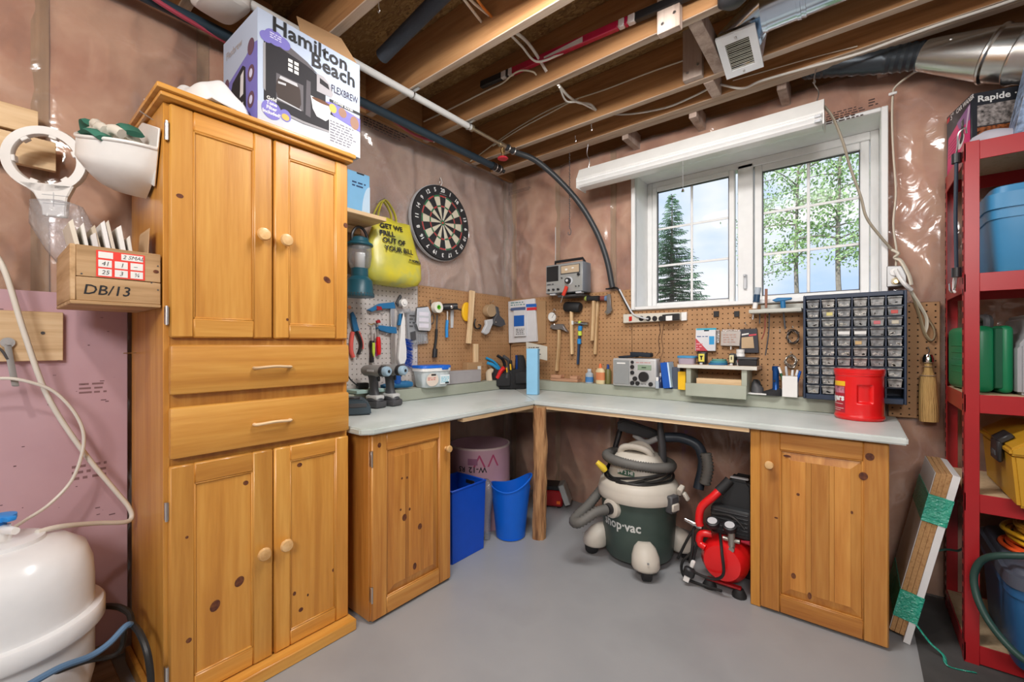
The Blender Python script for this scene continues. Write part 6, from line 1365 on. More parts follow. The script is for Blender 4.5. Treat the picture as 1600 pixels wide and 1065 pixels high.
t = thing('plastic_bag', 'crumpled clear plastic bag standing in front of the carton tube', 'bag', (.56, -.958, .0)); b = B(); loft(b, [(0, 0, .0, .045, .04), (0, 0, .15, .05, .045), (0, 0, .30, .055, .045), (.0, 0, .37, .05, .035), (0, 0, .40, .02, .015)], 24, .02, 9); b.obj('film', CLEARP, t, smooth=70)
q = at(862, 792, z=0)
jk = thing('red_charger', 'small red tool case with grey metal plate on the floor behind the log leg', 'case', (q.x - .03, q.y + .06, 0), R(25))
b = B(); b.bb(-.11, .09, -.09, .09, .012, .14, .012); b.obj('body', RED, jk); b = B(); b.box((.105, -.02, .11), (.05, .14, .17), .006, rot=(0, -.35, 0)); b.obj('metal_plate', mat('plate_grey', (.45, .46, .45), .4, .5), jk); b = B(); b.bb(-.10, .08, -.08, .08, .14, .175, .006); b.obj('top', BLACK, jk)
b = B(); b.box((.06, -.092, .05), (.03, .004, .025), .001); b.obj('lamp', ORANGE, jk)
for sx in (-.08, .06):
    for sy in (-.06, .06):
        b = B(); b.cyl((sx, sy, 0), (sx, sy, .013), .015, n=10); b.obj('foot', BRUB, jk)

# ---------------------------------------------------------------- leaning boards and red shelving at the right
lean = thing('board_stack', 'stack of shelf boards bound with green wrap leaning against the red shelving', 'boards', (2.70, -.42, 0), world=True)
A = Vector((2.722, 0, .0)); T = Vector((2.878, 0, .765)); Ld = (T - A); LL = Ld.length; Ld.normalize(); Nl = Vector((-Ld.z, 0, Ld.x))
YL0, YL1 = -.562, -.20
def leanboard(s0, s1, n0, n1, y0, y1, m, name, bv=.001):
    t = B(); q = [A + Ld * s0 + Nl * n0, A + Ld * s1 + Nl * n0, A + Ld * s1 + Nl * n1, A + Ld * s0 + Nl * n1]
    t.prism([(p.x, p.z) for p in q], y0, y1, b=bv); return t.obj(name, m, lean)
MDF = mottled('chipboard_edge', ((.28, .14, .055), (.42, .24, .10), (.34, .18, .075)), 60, rough=.9)
leanboard(.0, LL, 0, .024, YL0, YL1, mat('melamine', (.70, .70, .70), .4), 'white_board')
for k in range(3): leanboard(.025, LL - .0 - .004 * k, .0245 + .0165 * k, .0405 + .0165 * k, YL0 + .006, YL1, MDF, 'chipboard')
leanboard(.03, LL - .01, .0745, .0765, YL0 + .004, YL1, mat('melamine_grey', (.52, .51, .50), .4), 'grey_face', 0)
GW = clear('green_wrap', (.05, .72, .52), refl=.08, haze=.55, rough=.15, bump=.6, bscale=50)
for s0, s1 in ((.10, .225), (.555, .675)):
    leanboard(s0, s1, -.002, .079, YL0 - .003, YL1 + .002, GW, 'green_wrap', 0)
b = B(); q = [A + Ld * .10 + Vector((-.0, YL0, .0)), A + Vector((.06, YL0 - .02, .05)), A + Vector((.10, YL0 - .03, .02)), A + Vector((.11, YL0 - .08, .006)), A + Vector((.19, YL0 - .06, .006))]; b.tube(spline(q, 6), .007, 6, flat=.4); b.obj('loose_wrap_tail', GW, lean)

rs_ = thing('steel_shelving', 'red steel shelving unit with five particle board shelves at the right', 'shelving', (3.4, -.3, 0), world=True)
SX0, SX1, SY0, SY1 = 2.887, 4.10, -.555, -.055; SZ = 2.158
PB = mottled('particle_board', ((.46, .32, .18), (.56, .41, .25), (.50, .36, .21)), 40, rough=.9)
def post(x, y, dx, dy):
    b = B(); b.bb(x, x + dx * .045, y, y + dy * .003, 0, SZ, .001); b.bb(x, x + dx * .003, y, y + dy * .045, 0, SZ, .001); p_ = b.obj('post', RED, rs_)
    s = B()
    for k in range(44):
        z = .05 + k * .048
        s.box((x - dx * .0006, y + dy * .022, z), (.001, .014, .026), 0)
        s.box((x + dx * .022, y - dy * .0006, z), (.014, .001, .026), 0) if (dy < 0) else None
    if True: stuff(s.obj('keyhole_slots', mat('slot_dark', (.03, .005, .005), .8), p_, smooth=0))
for x, dx in ((SX0, 1), (SX1, -1)):
    for y, dy in ((SY0, 1), (SY1, -1)): post(x, y, dx, dy)
SH = (2.154, 1.612, 1.113, .705, .085)
for z in SH:
    for y, s in ((SY0, 1), (SY1, -1)):
        b = B(); b.bb(SX0 + (.045 if s > 0 else 0), SX1, y + s * .001, y + s * .006, z - .075, z, .001); b.obj('beam', RED, rs_)
    for x, s in ((SX0, 1), (SX1, -1)):
        b = B(); b.bb(x + s * .001, x + s * .006, SY0, SY1, z - .075, z, .001); b.obj('beam', RED, rs_)
    b = B(); b.bb(SX0 + .007, SX1 - .007, SY0 + .007, SY1 - .007, z - .014, z - .001); b.obj('shelf_board', PB, rs_, smooth=0)
# car waxer carton on the top shelf
Fp = Vector((2.876 + .018, -.045)); Np = Vector((2.949, -.265)); rz_ = math.atan2(Np.y - Fp.y, Np.x - Fp.x) + PI / 2
bx = thing('waxer_carton', 'black and magenta car waxer carton on the top red shelf', 'carton', (Np.x, Np.y, SH[0] + .001), rz_)
Lw = (Np - Fp).length; Lf = .36; Hb = .315
b = B(); b.bb(0, Lf, 0, Lw, 0, Hb, .002); b.obj('carton', mat('carton_black', (.02, .022, .03), .45), bx)
MY = Matrix.Rotation(-PI / 2, 4, 'Z')     # left side face: local x of print runs from far (0) to near (Lw)
def side_print(polys, name, m, lift=.0006):
    b = B()
    for p in polys: b.poly([(-lift, Lw - s * Lw, t_ * Hb) for s, t_ in p])
    return b.obj(name, m, bx, smooth=0, recalc=False)
side_print([[(.03, .05), (.97, .28), (.97, .66), (.60, .78), (.08, .62)]], 'magenta_picture', mat('magenta_print2', (.66, .02, .16), .4))
side_print([[(.45, .75), (.97, .88), (.97, .64), (.55, .62)]], 'upper_picture', mat('violet_print', (.25, .10, .28), .4), .0009)
side_print([[(.55, .10), (.97, .34), (.97, .12), (.75, .05), (.5, .03)]], 'white_corner', PAPER, .0009)
side_print([[(.62 + .13 * math.cos(a), .42 + .085 * math.sin(a) + .05 * math.cos(a)) for a in [2 * PI * k / 20 for k in range(20)]]], 'waxer_pad', WHITE, .0012)
side_print([[(.64 + .08 * math.cos(a), .455 + .06 * math.sin(a) + .03 * math.cos(a)) for a in [2 * PI * k / 16 for k in range(16)]], [(.62, .46), (.72, .5), (.74, .74), (.62, .72)]], 'waxer_body', BLACK, .0015)
side_print([[(.78, .5), (.84, .52), (.97, .80), (.97, .86), (.90, .84)]], 'waxer_arm', mat('lilac_print', (.6, .45, .6), .4), .0016)
side_print([[(.03, .88), (.14, .9), (.14, .97), (.03, .95)]], 'red_badge', mat('signal_red', (.6, .03, .04), .5), .001)
side_print([[(.10, .30 + .05 * k), (.48, .36 + .05 * k), (.48, .37 + .05 * k), (.10, .31 + .05 * k)] for k in range(5)], 'small_print', mat('print_maroon', (.25, .01, .05), .5), .001)
for body, s, z, sz in (('5"', .18, .925, .040), ('CAR WAXER', .42, .935, .030)): text(body, sz, WHITE, bx, (-.001, Lw - s * Lw, z * Hb), (PI / 2, 0, -PI / 2), bold=.0008, sx=.9)
text('Rapide \u00b7 Fast', .040, WHITE, bx, (.02, -.001, Hb * .90), bold=.001)
for pts, m in ((rect(.02, .24, .16, .255), mat('photo_grey', (.30, .27, .26), .4, 0, 0, .6, 60)), (rect(.02, .24, .075, .155), mat('photo_orange', (.30, .09, .03), .4, 0, 0, .7, 70)), (rect(.25, .34, .075, .255), mat('photo_dark', (.06, .05, .05), .4)), (rect(.02, .34, .0, .06), mat('carton_lime', (.22, .36, .05), .5))):
    b = B(); b.flat(pts, -.0008); b.obj('picture', m, bx, smooth=0)
t = thing('buffer_pad', 'grey white folded cloth pad in front of the black carton on the top shelf', 'pad', (3.02, -.42, SH[0] + .001), R(10)); b = B(); loft(b, [(0, 0, 0, .11, .07), (0, 0, .03, .105, .06), (-.02, 0, .055, .07, .045), (-.03, 0, .07, .03, .02)], 22, .012, 5); b.obj('cloth', mat('lilac_grey', (.46, .44, .50), .8), t, smooth=70)
t = thing('white_carton', 'tilted white and red printed carton at the right end of the top shelf', 'carton', (3.035, -.50, SH[0] + .012), rot=(0, R(10), R(4)))
b = B(); b.bb(0, .28, 0, .10, 0, .36, .002); b.obj('carton', mat('carton_white', (.62, .60, .62), .5), t)
for pts, m in ((rect(.05, .28, .30, .36), mat('signal_red', (.6, .03, .04), .5)), (rect(.05, .28, .10, .13), mat('signal_red', (.6, .03, .04), .5)), (rect(0, .045, .0, .36), mat('photo_blue', (.22, .30, .45), .4, 0, 0, .7, 35))):
    b = B(); b.flat(pts, -.0008); b.obj('print', m, t, smooth=0)
scrawl(t, .06, .27, .15, .28, -.001, 7, GREY, seed=12); scrawl(t, .07, .25, .31, .35, -.0012, 1, PAPER, seed=2); scrawl(t, .06, .25, .05, .08, -.001, 1, mat('signal_red', (.6, .03, .04), .5), seed=3)
b = B(); b.poly([(-.0008, .002, .0), (-.0008, .098, 0), (-.0008, .098, .36), (-.0008, .002, .36)]); b.obj('side_print', mat('photo_blue', (.22, .30, .45), .4, 0, 0, .7, 35), t, smooth=0, recalc=False)
# blue tote on the second shelf
def tote(name, label, x0, x1, y0, y1, z0, h, m, ml, lidh=.055, r=.03):
    t = thing(name, label, 'tote', ((x0 + x1) / 2, (y0 + y1) / 2, z0 + .001)); a, c = (x1 - x0) / 2, (y1 - y0) / 2
    b = B(); loft(b, [(0, 0, 0, a * .90, c * .88), (0, 0, .01, a * .91, c * .9), (0, 0, h - lidh - .06, a * .965, c * .96), (0, 0, h - lidh - .059, a * .985, c * .98), (0, 0, h - lidh, a * .99, c * .985)], 44, power=9); b.obj('body', m, t)
    b = B(); loft(b, [(0, 0, h - lidh - .02, a * 1.01, c * 1.015), (0, 0, h - lidh * .45, a * 1.01, c * 1.015), (0, 0, h - lidh * .4, a * .96, c * .95), (0, 0, h - .004, a * .94, c * .93), (0, 0, h, a * .92, c * .9)], 44, power=9); b.obj('lid', ml, t)
    b = B()
    for k in (-.55, -.2, .2, .55): b.box((k * a, -c * .955, h * .40), (.02, .012, h * .62), .003)
    b.obj('ribs', m, t); return t
TB = mat('tote_blue', (.045, .22, .42), .42)
tote('storage_tote', 'dusty blue storage tote with matching lid on the second red shelf', 2.955, 3.55, -.545, -.10, SH[1], .352, TB, TB, .075)
# cases on the third shelf
t = thing('tool_case', 'bright green plastic tool case standing on the third red shelf', 'case', (2.985, -.33, SH[2] + .001), R(8))
b = B(); b.bb(-.075, -.003, -.12, .20, 0, .285, .028, 3); b.bb(.003, .048, -.12, .20, 0, .285, .02, 3); b.obj('shells', mat('case_green', (.008, .22, .09), .38), t)
b = B(); b.bb(-.012, .016, -.118, .19, .02, .275, .004); b.obj('seam', mat('case_green_dark', (.004, .10, .045), .5), t)
b = B(); b.tube(spline([(0, -.02, .27), (0, -.02, .315), (0, .03, .325), (0, .08, .315), (0, .08, .27)], 5), .016, 8); b.obj('handle', DGREY, t)
b = B()
for k in range(5): b.box((-.0755, .02, .08 + k * .03), (.004, .22, .006), .001)
b.obj('ribs', mat('case_green', (.008, .22, .09), .38), t)
t = thing('tool_case', 'grey plastic tool case standing right of the green one', 'case', (3.145, -.34, SH[2] + .001), R(2))
b = B(); b.prism([(-.10, 0), (.16, 0), (.16, .33), (-.04, .335), (-.07, .32), (-.075, .24), (-.10, .20)], -.14, .18, b=.012, seg=2); b.obj('shell', mat('case_grey', (.34, .34, .36), .45), t); b = B(); b.bb(-.075, .15, -.145, -.13, .02, .06, .004); b.bb(.0, .008, -.145, -.13, .0, .33, .002); b.obj('rib', GREY, t)
# yellow tool box on the fourth shelf
t = thing('tool_box', 'big mustard yellow tool box with black latch on the fourth red shelf', 'tool box', (3.01, -.435, SH[3] + .001), R(0))
YB = mat('mustard', (.50, .265, .015), .45); Hy = .255
b = B(); b.prism([(0, 0), (.42, 0), (.43, Hy * .78), (-.015, Hy * .78)], -.25, .25, b=.01, seg=2); b.obj('body', YB, t)
b = B(); b.prism([(-.022, Hy * .76), (.44, Hy * .76), (.44, Hy * .85), (.36, Hy * 1.1), (.06, Hy * 1.1), (-.022, Hy * .86)], -.258, .258, b=.008, seg=2); b.obj('lid', YB, t)
for y in (-.10, ):
    b = B(); b.box((-.028, y, Hy * .74), (.018, .11, .085), .006); b.box((-.012, y, Hy * .95), (.05, .11, .02), .004, rot=(0, -.7, 0)); la = b.obj('latch', BLACK, t); b = B(); b.box((-.038, y, Hy * .70), (.004, .07, .02), .001); b.obj('latch_slot', DGREY, la)
b = B(); b.tube(spline([(.2, -.12, Hy * 1.09), (.2, -.10, Hy * 1.25), (.2, .10, Hy * 1.25), (.2, .12, Hy * 1.09)], 5), .016, 8); b.obj('handle', BLACK, t)
# blue bin and cords on the bottom shelf
BB = mat('bin_blue', (.02, .11, .27), .42)
bn = tote('storage_tote', 'dark blue rounded bin with slate lid on the bottom red shelf under the cords', 2.985, 3.55, -.70, -.10, SH[4], .385, BB, mat('slate_lid', (.075, .085, .115), .5), .05)
rnd = random.Random(8)
for i, (m, lab) in enumerate(((mat('cord_orange', (.80, .10, .02), .4), 'bright orange extension cord coil lowest in front on the dark blue bin'), (mat('cord_yellow', (.75, .40, .02), .4), 'yellow extension cord coil in the middle of the pile'), (mat('cord_amber', (.55, .27, .03), .4), 'amber extension cord coil at the top of the pile'), (mat('cord_brown', (.16, .09, .02), .5), 'dark brown cord loop standing above the other coils'))):
    t = thing('extension_cord', lab, 'cord', (3.27, -.40, SH[4] + .387 + i * .036))
    for k in range(4 if i < 3 else 2):
        a0 = rnd.uniform(0, 6); rx, ry = rnd.uniform(.20, .25), rnd.uniform(.18, .235); z = .010 + .008 * k
        if i == 3: rx *= .8; ry *= .7
        pts = [(rx * math.cos(a0 + q * PI / 6) + rnd.uniform(-.008, .008), ry * math.sin(a0 + q * PI / 6) + rnd.uniform(-.008, .008), z + rnd.uniform(-.003, .005) + (.05 * max(0, math.sin(q * PI / 6)) if i == 3 else 0)) for q in range(12)]
        b = B(); b.tube(spline(pts, 5, True), .0085, 7, closed=True); b.obj('turn', m, t)
t = thing('garden_hose', 'dark green hose looping out in front of the red post and dark blue bin', 'hose', (2.95, -.62, .2), world=True)
b = B(); b.tube(spline([at(1640, 868, y=-.66), at(1600, 868, y=-.66), at(1556, 868, y=-.64), at(1533, 876, y=-.61), at(1522, 898, y=-.60), at(1526, 930, y=-.62), at(1542, 965, y=-.66), at(1568, 1000, y=-.72), at(1600, 1030, y=-.76), at(1650, 1058, y=-.78)], 8), .0125, 10); b.obj('hose', mat('hose_green', (.02, .055, .045), .45), t)
# bungee on the left end of the shelving
t = thing('bungee_cord', 'black bungee cord with wire hooks hanging on the left end of the red shelving', 'cord', (2.87, -.42, 1.9), world=True); yb = -.50
a = at(1503, 246, y=yb); c = at(1502, 425, y=yb); xx = 2.872
b = B(); b.tube([(xx, yb, a.z), (xx - .003, yb, (a.z + c.z) / 2), (xx, yb, c.z)], .011, 8, flat=.6); b.obj('strap', mat('bungee', (.02, .035, .055), .5), t)
for z, s in ((a.z, 1), (c.z, -1)):
    b = B(); b.cyl((xx, yb, z - .02), (xx, yb, z + .02), .016, n=10); b.obj('ferrule', BLACK, t)
b = B(); b.tube(spline([(xx, yb, a.z + .02), (xx + .0, yb - .03, a.z + .05), (xx + .0, yb - .045, a.z + .09), (xx + .02, yb - .04, a.z + .11), (xx + .03, yb, a.z + .10)], 5), .003, 6); b.obj('hook', STEEL, t)
b = B(); b.tube(spline([(xx, yb, c.z - .02), (xx, yb + .03, c.z - .06), (xx, yb + .10, c.z - .075), (xx, yb + .16, c.z - .06), (xx, yb + .17, c.z - .03)], 5), .004, 6); b.obj('hook', STEEL, t)
b = B(); b.tube(spline([(xx, yb + .01, c.z - .02), (xx, yb + .05, c.z - .02), (xx, yb + .07, c.z - .06), (xx, yb + .04, c.z - .08)], 5), .005, 6); b.obj('plastic_hook', WPLAST, t)
t = thing('green_tie', 'green plastic tie strand on the dark floor behind the leaning boards', 'strap', (2.80, -.30, .4), world=True)
b = B(); b.tube(spline([at(1455, 862, y=-.28), at(1478, 858, y=-.28), at(1496, 860, y=-.28), at(1505, 856, y=-.28)], 5), .012, 6, flat=.3); b.obj('strand', mat('dull_green', (.06, .16, .13), .5), t)
# ---------------------------------------------------------------- on and beside the tall cabinet
TZ = 2.2025
cbx = thing('coffee_maker_carton', 'blue white and purple coffee maker carton on top of the tall cabinet', 'carton', (.712, -2.442, TZ), PI / 2 + R(1.2))
CW_, CH_, CD_ = .450, .442, .352
b = B(); b.bb(0, CW_, 0, CD_, 0, CH_, .0015); b.obj('carton', mottled('carton_sky', ((.48, .54, .65), (.40, .49, .66)), 1.2, rough=.6), cbx)
b = B(); b.poly([(.18, .02, CH_), (CW_ - .01, .004, CH_), (CW_ - .06, .06, CH_ + .12), (.20, .10, CH_ + .13)]); b.solid(.003); b.obj('open_flap', CARD, cbx, smooth=0)
def cprint(polys, name, m, lift=.0006):
    if name in ('purple_bubbles', 'carafe_shine', 'yellow_bubbles', 'cup_pictures', 'button_icons') and len(polys) > 1:
        for k, p in enumerate(polys): cprint([p], name, m, lift + .00002 * k)
        return
    b = B()
    for p in polys: b.flat([(s * CW_, t_ * CH_) for s, t_ in p], -lift)
    return b.obj(name, m, cbx, smooth=0, recalc=False)
PURP = mat('print_purple', (.19, .17, .50), .75); CHAR = mat('print_charcoal', (.022, .020, .024), .75); CHAR2 = mat('print_grey', (.12, .11, .12), .75)
cprint([rect(.0, 1, 0, .17)], 'pale_floor', mat('print_pale', (.52, .54, .59), .75), .0004)
cprint([[(.05, .20), (.09, .14), (.40, .12), (.70, .14), (.72, .18), (.72, .36), (.62, .40), (.62, .60), (.54, .66), (.42, .71), (.10, .76), (.05, .72)]], 'machine_body', CHAR, .0007)
cprint([[(.05, .75), (.10, .81), (.28, .79), (.44, .735), (.55, .665), (.42, .70), (.10, .75)]], 'machine_lid', CHAR2, .0008)
cprint([rect(.155, .40, .24, .49)], 'carafe_bay', CHAR2, .0009)
cprint([[(.17, .27), (.36, .25), (.38, .30), (.37, .43), (.34, .48), (.19, .48), (.16, .42), (.15, .33)]], 'carafe', mat('print_carafe', (.05, .035, .03), .75), .0011)
cprint([[(.18, .45), (.35, .45), (.34, .48), (.19, .48)], [(.17, .40), (.24, .41), (.24, .43), (.17, .42)], [(.16, .255), (.38, .235), (.38, .245), (.16, .268)]], 'carafe_shine', mat('print_silver', (.50, .50, .52), .75), .0013)
cprint([[(.53, .50), (.68, .50), (.70, .54), (.66, .63), (.60, .675), (.53, .675)]], 'side_brewer', mat('print_brewer', (.38, .36, .38), .75), .0012)
cprint([[(.56, .59), (.66, .57), (.645, .62), (.56, .645)]], 'brewer_grille', CHAR, .0014)
cprint([rect(.26 + .055 * i, .30 + .055 * i, .565 + .042 * j, .595 + .042 * j) for i in range(2) for j in range(3)], 'button_icons', PAPER, .0011)
cprint([[(.49, .31), (.53, .25), (.62, .24), (.66, .28), (.68, .41), (.47, .43)]], 'mug', mat('print_mug', (.72, .71, .72), .75), .0012)
cprint([circ(.575, .415, .095, .018, 18)], 'mug_coffee', mat('print_coffee', (.14, .06, .03), .75), .0014)
cprint([[(.70, .33), (.62, .44), (.70, .46), (1, .42), (1, .28)]], 'purple_swoosh', PURP, .0013)
cprint([[(.08, .145), (.40, .125), (.70, .14), (.70, .16), (.40, .148), (.08, .168)]], 'base_edge', mat('print_edge', (.30, .29, .30), .75), .0013)
cprint([[(.045, .30), (.065, .28), (.065, .72), (.045, .70)], ], 'body_shine', mat('print_edge', (.30, .29, .30), .75), .0012)
cprint([[(.42, .22), (.47, .21), (.47, .56), (.43, .56)]], 'column_shine', mat('print_edge2', (.10, .09, .10), .75), .0012)
cprint([rect(.66, 1, .455, .485)], 'black_band', INK, .0015)
cprint([circ(.14, .80, .085, .07, 20), circ(.07, .77, .055, .05, 18), circ(.22, .79, .06, .055, 18), circ(.115, .13, .085, .085, 24), circ(.235, .13, .05, .055, 20)], 'purple_bubbles', PURP, .0016)
cprint([circ(.695, .40, .04, .045, 18), circ(.235, .115, .035, .03, 16)], 'yellow_bubbles', mat('print_gold', (.60, .42, .10), .75), .0018)
cprint([circ(.80, .40, .045, .05, 18), circ(.935, .35, .05, .07, 18)], 'cup_pictures', mat('print_brown', (.30, .17, .12), .75), .0018)
cprint([[(.655, .05), (1, .0), (1, .27), (.655, .33)]], 'text_panel', mat('print_panel', (.56, .56, .58), .75), .0017)
scrawl(cbx, .665 * CW_, .95 * CW_, .055 * CH_, .28 * CH_, -.0019, 8, mat('print_text_grey', (.16, .155, .19), .75), seed=4, dens=.9)
scrawl(cbx, .10 * CW_, .20 * CW_, .78 * CH_, .84 * CH_, -.0019, 3, mat('print_lilac', (.65, .64, .82), .75), seed=6)
for body, s, t_, sz, sx in (('Hamilton', .115, .915, .084, 1.03), ('Beach', .47, .785, .084, 1.03)): text(body, sz, INK, cbx, (s * CW_, -.0022, t_ * CH_), bold=.0019, sx=sx, space=1.03)
text('FLEXBREW', .046, mat('print_slate', (.06, .05, .08), .75), cbx, (.675 * CW_, -.0022, .60 * CH_), bold=.0002, sx=.60)
text('COFFEE MAKER', .0125, PAPER, cbx, (.70 * CW_, -.0019, .47 * CH_), bold=.0003, space=1.15)
text('Gold\nTone\nFilter\nIncluded!', .019, PAPER, cbx, (.115 * CW_, -.0019, .165 * CH_), bold=.0006, align='CENTER')
# left side of the carton (looks to the near end)
def cside(polys, name, m, lift=.0006):
    if name in ('round_pictures', 'button_icons', 'picture_centres') and len(polys) > 1:
        for k, p in enumerate(polys): cside([p], name, m, lift + .00002 * k)
        return
    b = B()
    for p in polys: b.poly([(-lift, (1 - s) * CD_, t_ * CH_) for s, t_ in p])
    return b.obj(name, m, cbx, smooth=0, recalc=False)
cside([[(0, 0), (1, 0), (1, .70), (.85, .72), (.70, .66), (.4, .60), (0, .52)]], 'purple_side', PURP)
cside([[(.25, .02), (.66, .02), (.70, .10), (.68, .56), (.60, .60), (.30, .52), (.25, .45)]], 'machine_side', CHAR, .0009)
cside([[(.52, .32), (.62, .33), (.63, .55), (.54, .52)], [(.52, .05), (.62, .05), (.62, .26), (.52, .25)]], 'side_brewer', mat('print_mug', (.72, .71, .72), .75), .0012)
cside([[(.31, .20 + .06 * k), (.42, .21 + .06 * k), (.42, .235 + .06 * k), (.31, .225 + .06 * k)] for k in range(3)], 'button_icons', PAPER, .0012)
cside([[(.83 + .09 * math.cos(a), z + .075 * math.sin(a)) for a in [2 * PI * k / 18 for k in range(18)]] for z in (.22, .46, .70)] + [[(.12 + .07 * math.cos(a), z + .06 * math.sin(a)) for a in [2 * PI * k / 18 for k in range(18)]] for z in (.18, .38, .55)], 'round_pictures', mat('print_plum', (.14, .07, .10), .75), .0012)
cside([[(.83 + .045 * math.cos(a), z + .04 * math.sin(a)) for a in [2 * PI * k / 14 for k in range(14)]] for z in (.22, .46)], 'picture_centres', mat('print_lilac', (.65, .64, .82), .75), .0015)
text('Flexbrew', .045, mat('print_tan', (.42, .36, .34), .75), cbx, (-.0012, .9 * CD_, .83 * CH_), (PI / 2, 0, -PI / 2), bold=.0003)
# white rags on top
def rag(name, label, loc, rx, ry, h, seed, m, rz=0):
    t = thing(name, label, 'cloth', loc, rz); b = B()
    def f(u, v):
        x, y = (u - .5) * 2 * rx, (v - .5) * 2 * ry; e = max(0, 1 - (abs(2 * u - 1) ** 3 + abs(2 * v - 1) ** 3)); n_ = mnoise.noise(Vector((x * 11 + seed, y * 11, seed)))
        return Vector((x + .02 * mnoise.noise(Vector((y * 8, seed, x * 5))), y + .02 * mnoise.noise(Vector((x * 8, seed + 4, y * 5))), .004 + h * e ** .7 * (.55 + .75 * n_)))
    b.grid(26, 22, f); b.solid(.004); b.obj('cloth', m, t, smooth=70); return t
RAG = mat('rag_white', (.72, .71, .70), .9)
rag('white_rag', 'crumpled white rag on top of the tall cabinet left of the coffee carton', (.58, -2.565, TZ), .14, .10, .17, 3, RAG, R(20))
rag('white_rag', 'white rag corner near the back left of the tall cabinet top', (.42, -2.69, TZ), .12, .05, .12, 8, RAG, R(-8))
# white pocket with gloves hung on the side of the cabinet
SY_ = TY - .004
pk = thing('plastic_pocket', 'white plastic pocket hung high on the left side of the tall cabinet', 'holder', (.46, SY_, 2.015), rot=(0, R(22), 0))
z_b, z_r, z_k = -.135, .02, .125
b = B(); b.bb(-.165, .165, -.008, -.001, z_b + .06, z_k, .003); b.obj('back_plate', WPLAST, pk)
def pkf(u, v):
    a = PI * u; top = z_r + .035 * abs(math.cos(a)) ** 2; bot = z_b
    s = min(1, .55 + 1.2 * v) if v < .4 else 1.0
    w_ = .165 * (.42 + .58 * math.sin(PI / 2 * min(1, v * 1.5)))
    return Vector((-w_ * math.cos(a), -.006 - .185 * math.sin(a) ** .85 * (.45 + .55 * min(1, v * 1.8) ** .6), bot + (top - bot) * v))
b = B(); b.grid(36, 14, pkf); b.solid(.005); b.obj('pocket', WPLAST, pk, smooth=70)
b = B(); b.poly([pkf(k / 24, 0) for k in range(25)]); b.obj('bottom', WPLAST, pk)
b = B(); b.tube([pkf(k / 40, 1) for k in range(41)], .006, 8); b.obj('rim', WPLAST, pk)
b = B(); b.tube([(.10, -.012, z_k + .02), (.10, -.05, z_k + .035)], .0022, 6); b.obj('wire_hook', STEEL, pk)
t = thing('work_gloves', 'white and green cotton work gloves stuffed in the white plastic pocket', 'gloves', (.475, SY_ - .085, 2.03), rot=(0, R(22), 0))
b = B(); loft(b, [(0, 0, -.06, .10, .05), (0, 0, .0, .13, .07), (.0, -.005, .025, .125, .07), (.0, -.01, .045, .10, .055), (.02, 0, .055, .05, .03)], 26, .035, 7); b.obj('white_glove', mat('glove_white', (.66, .62, .54), .95), t, smooth=70)
b = B()
for pts in ([(.05, -.05, .02), (.09, -.03, .055), (.12, -.01, .05)], [(.03, -.06, .02), (.06, -.055, .05), (.095, -.045, .045)], [(-.02, -.055, .03), (.0, -.06, .055), (.04, -.055, .05)], [(-.06, .0, .03), (-.03, .01, .065), (.01, .02, .06)]): b.tube(spline(pts, 4), .017, 8)
b.obj('glove_fingers', mat('glove_white', (.66, .62, .54), .95), t, smooth=70)
b = B()
for pts in ([(-.14, -.05, .0), (-.11, -.06, .04), (-.06, -.06, .05)], [(-.02, .01, .055), (.03, .02, .075), (.07, .03, .06)], [(.02, -.075, .015), (.07, -.065, .03), (.11, -.045, .02)]): b.tube(spline(pts, 4), .032, 8, flat=.35)
b.obj('green_cuff', mat('glove_green', (.04, .17, .12), .9), t, smooth=70)
# wooden card box screwed on the side of the cabinet
wx = thing('card_box', 'wooden box with red bordered label and marker writing on the cabinet side', 'box', (.655, -2.938, 1.446), PI / 2)
Wb, Db, Hb2 = .208, .36, .186; OLDW = wood('box_wood', (.36, .21, .09), (.50, .31, .15), (.60, .40, .22), 'x', .65, 0); OLDY = wood('box_wood_deep', (.36, .21, .09), (.50, .31, .15), (.60, .40, .22), 'y', .65, 0)
b = B(); b.bb(0, Wb, 0, .014, .012, .086, .0015); b.bb(0, Wb, .0005, .014, .088, Hb2, .0015); b.obj('front', OLDW, wx)
b = B(); b.bb(-.014, -.0005, 0, Db, .012, Hb2, .002); b.obj('side', OLDY, wx); b = B(); b.bb(Wb - .012, Wb, .0145, Db, .012, Hb2, .002); b.obj('side', OLDY, wx)
b = B(); b.bb(-.014, Wb, -.004, Db, 0, .0115, .002); b.obj('bottom', OLDW, wx); b = B(); b.bb(0, Wb - .013, Db - .014, Db, .012, Hb2, .002); b.obj('back', OLDW, wx)
knot(wx, Wb - .013, 0, .125, .008, .006)
b = B()
for x, z in ((Wb - .008, .145), (Wb - .008, .062), (Wb - .025, .085), (.012, .095)): b.cyl((x, -.0008, z), (x, .002, z), .0025, n=8)
b.obj('nails', DGREY, wx)
b = B(); b.flat(rect(.045, .165, .090, .175), -.0006); lab_ = b.obj('label_frame', mat('label_scarlet', (.75, .05, .035), .5), wx, smooth=0)
b = B(); 
for x0, x1, z0, z1 in ((.050, .085, .151, .171), (.105, .160, .151, .171)) + tuple((.050 + i * .039, .082 + i * .039, .094 + j * .028, .117 + j * .028) for i in range(3) for j in range(2)): b.flat(rect(x0, x1, z0, z1), -.0012)
b.obj('label_cells', PAPER, lab_, smooth=0)
for body, x, z in (('41', .057, .133), ('1', .102, .133), ('\u2013', .136, .133), ('25', .057, .105), ('3', .100, .105), ('\u00be', .136, .105)): text(body, .019, DGREY, wx, (x, -.0018, z), name='handwriting', shear=.2)
text('2 SMAL', .017, DGREY, wx, (.108, -.0018, .161), name='handwriting', shear=.3)
text('DB/13', .044, INK, wx, (.014, -.0009, .046), name='handwriting', shear=.15, sx=1.0, bold=.0003)
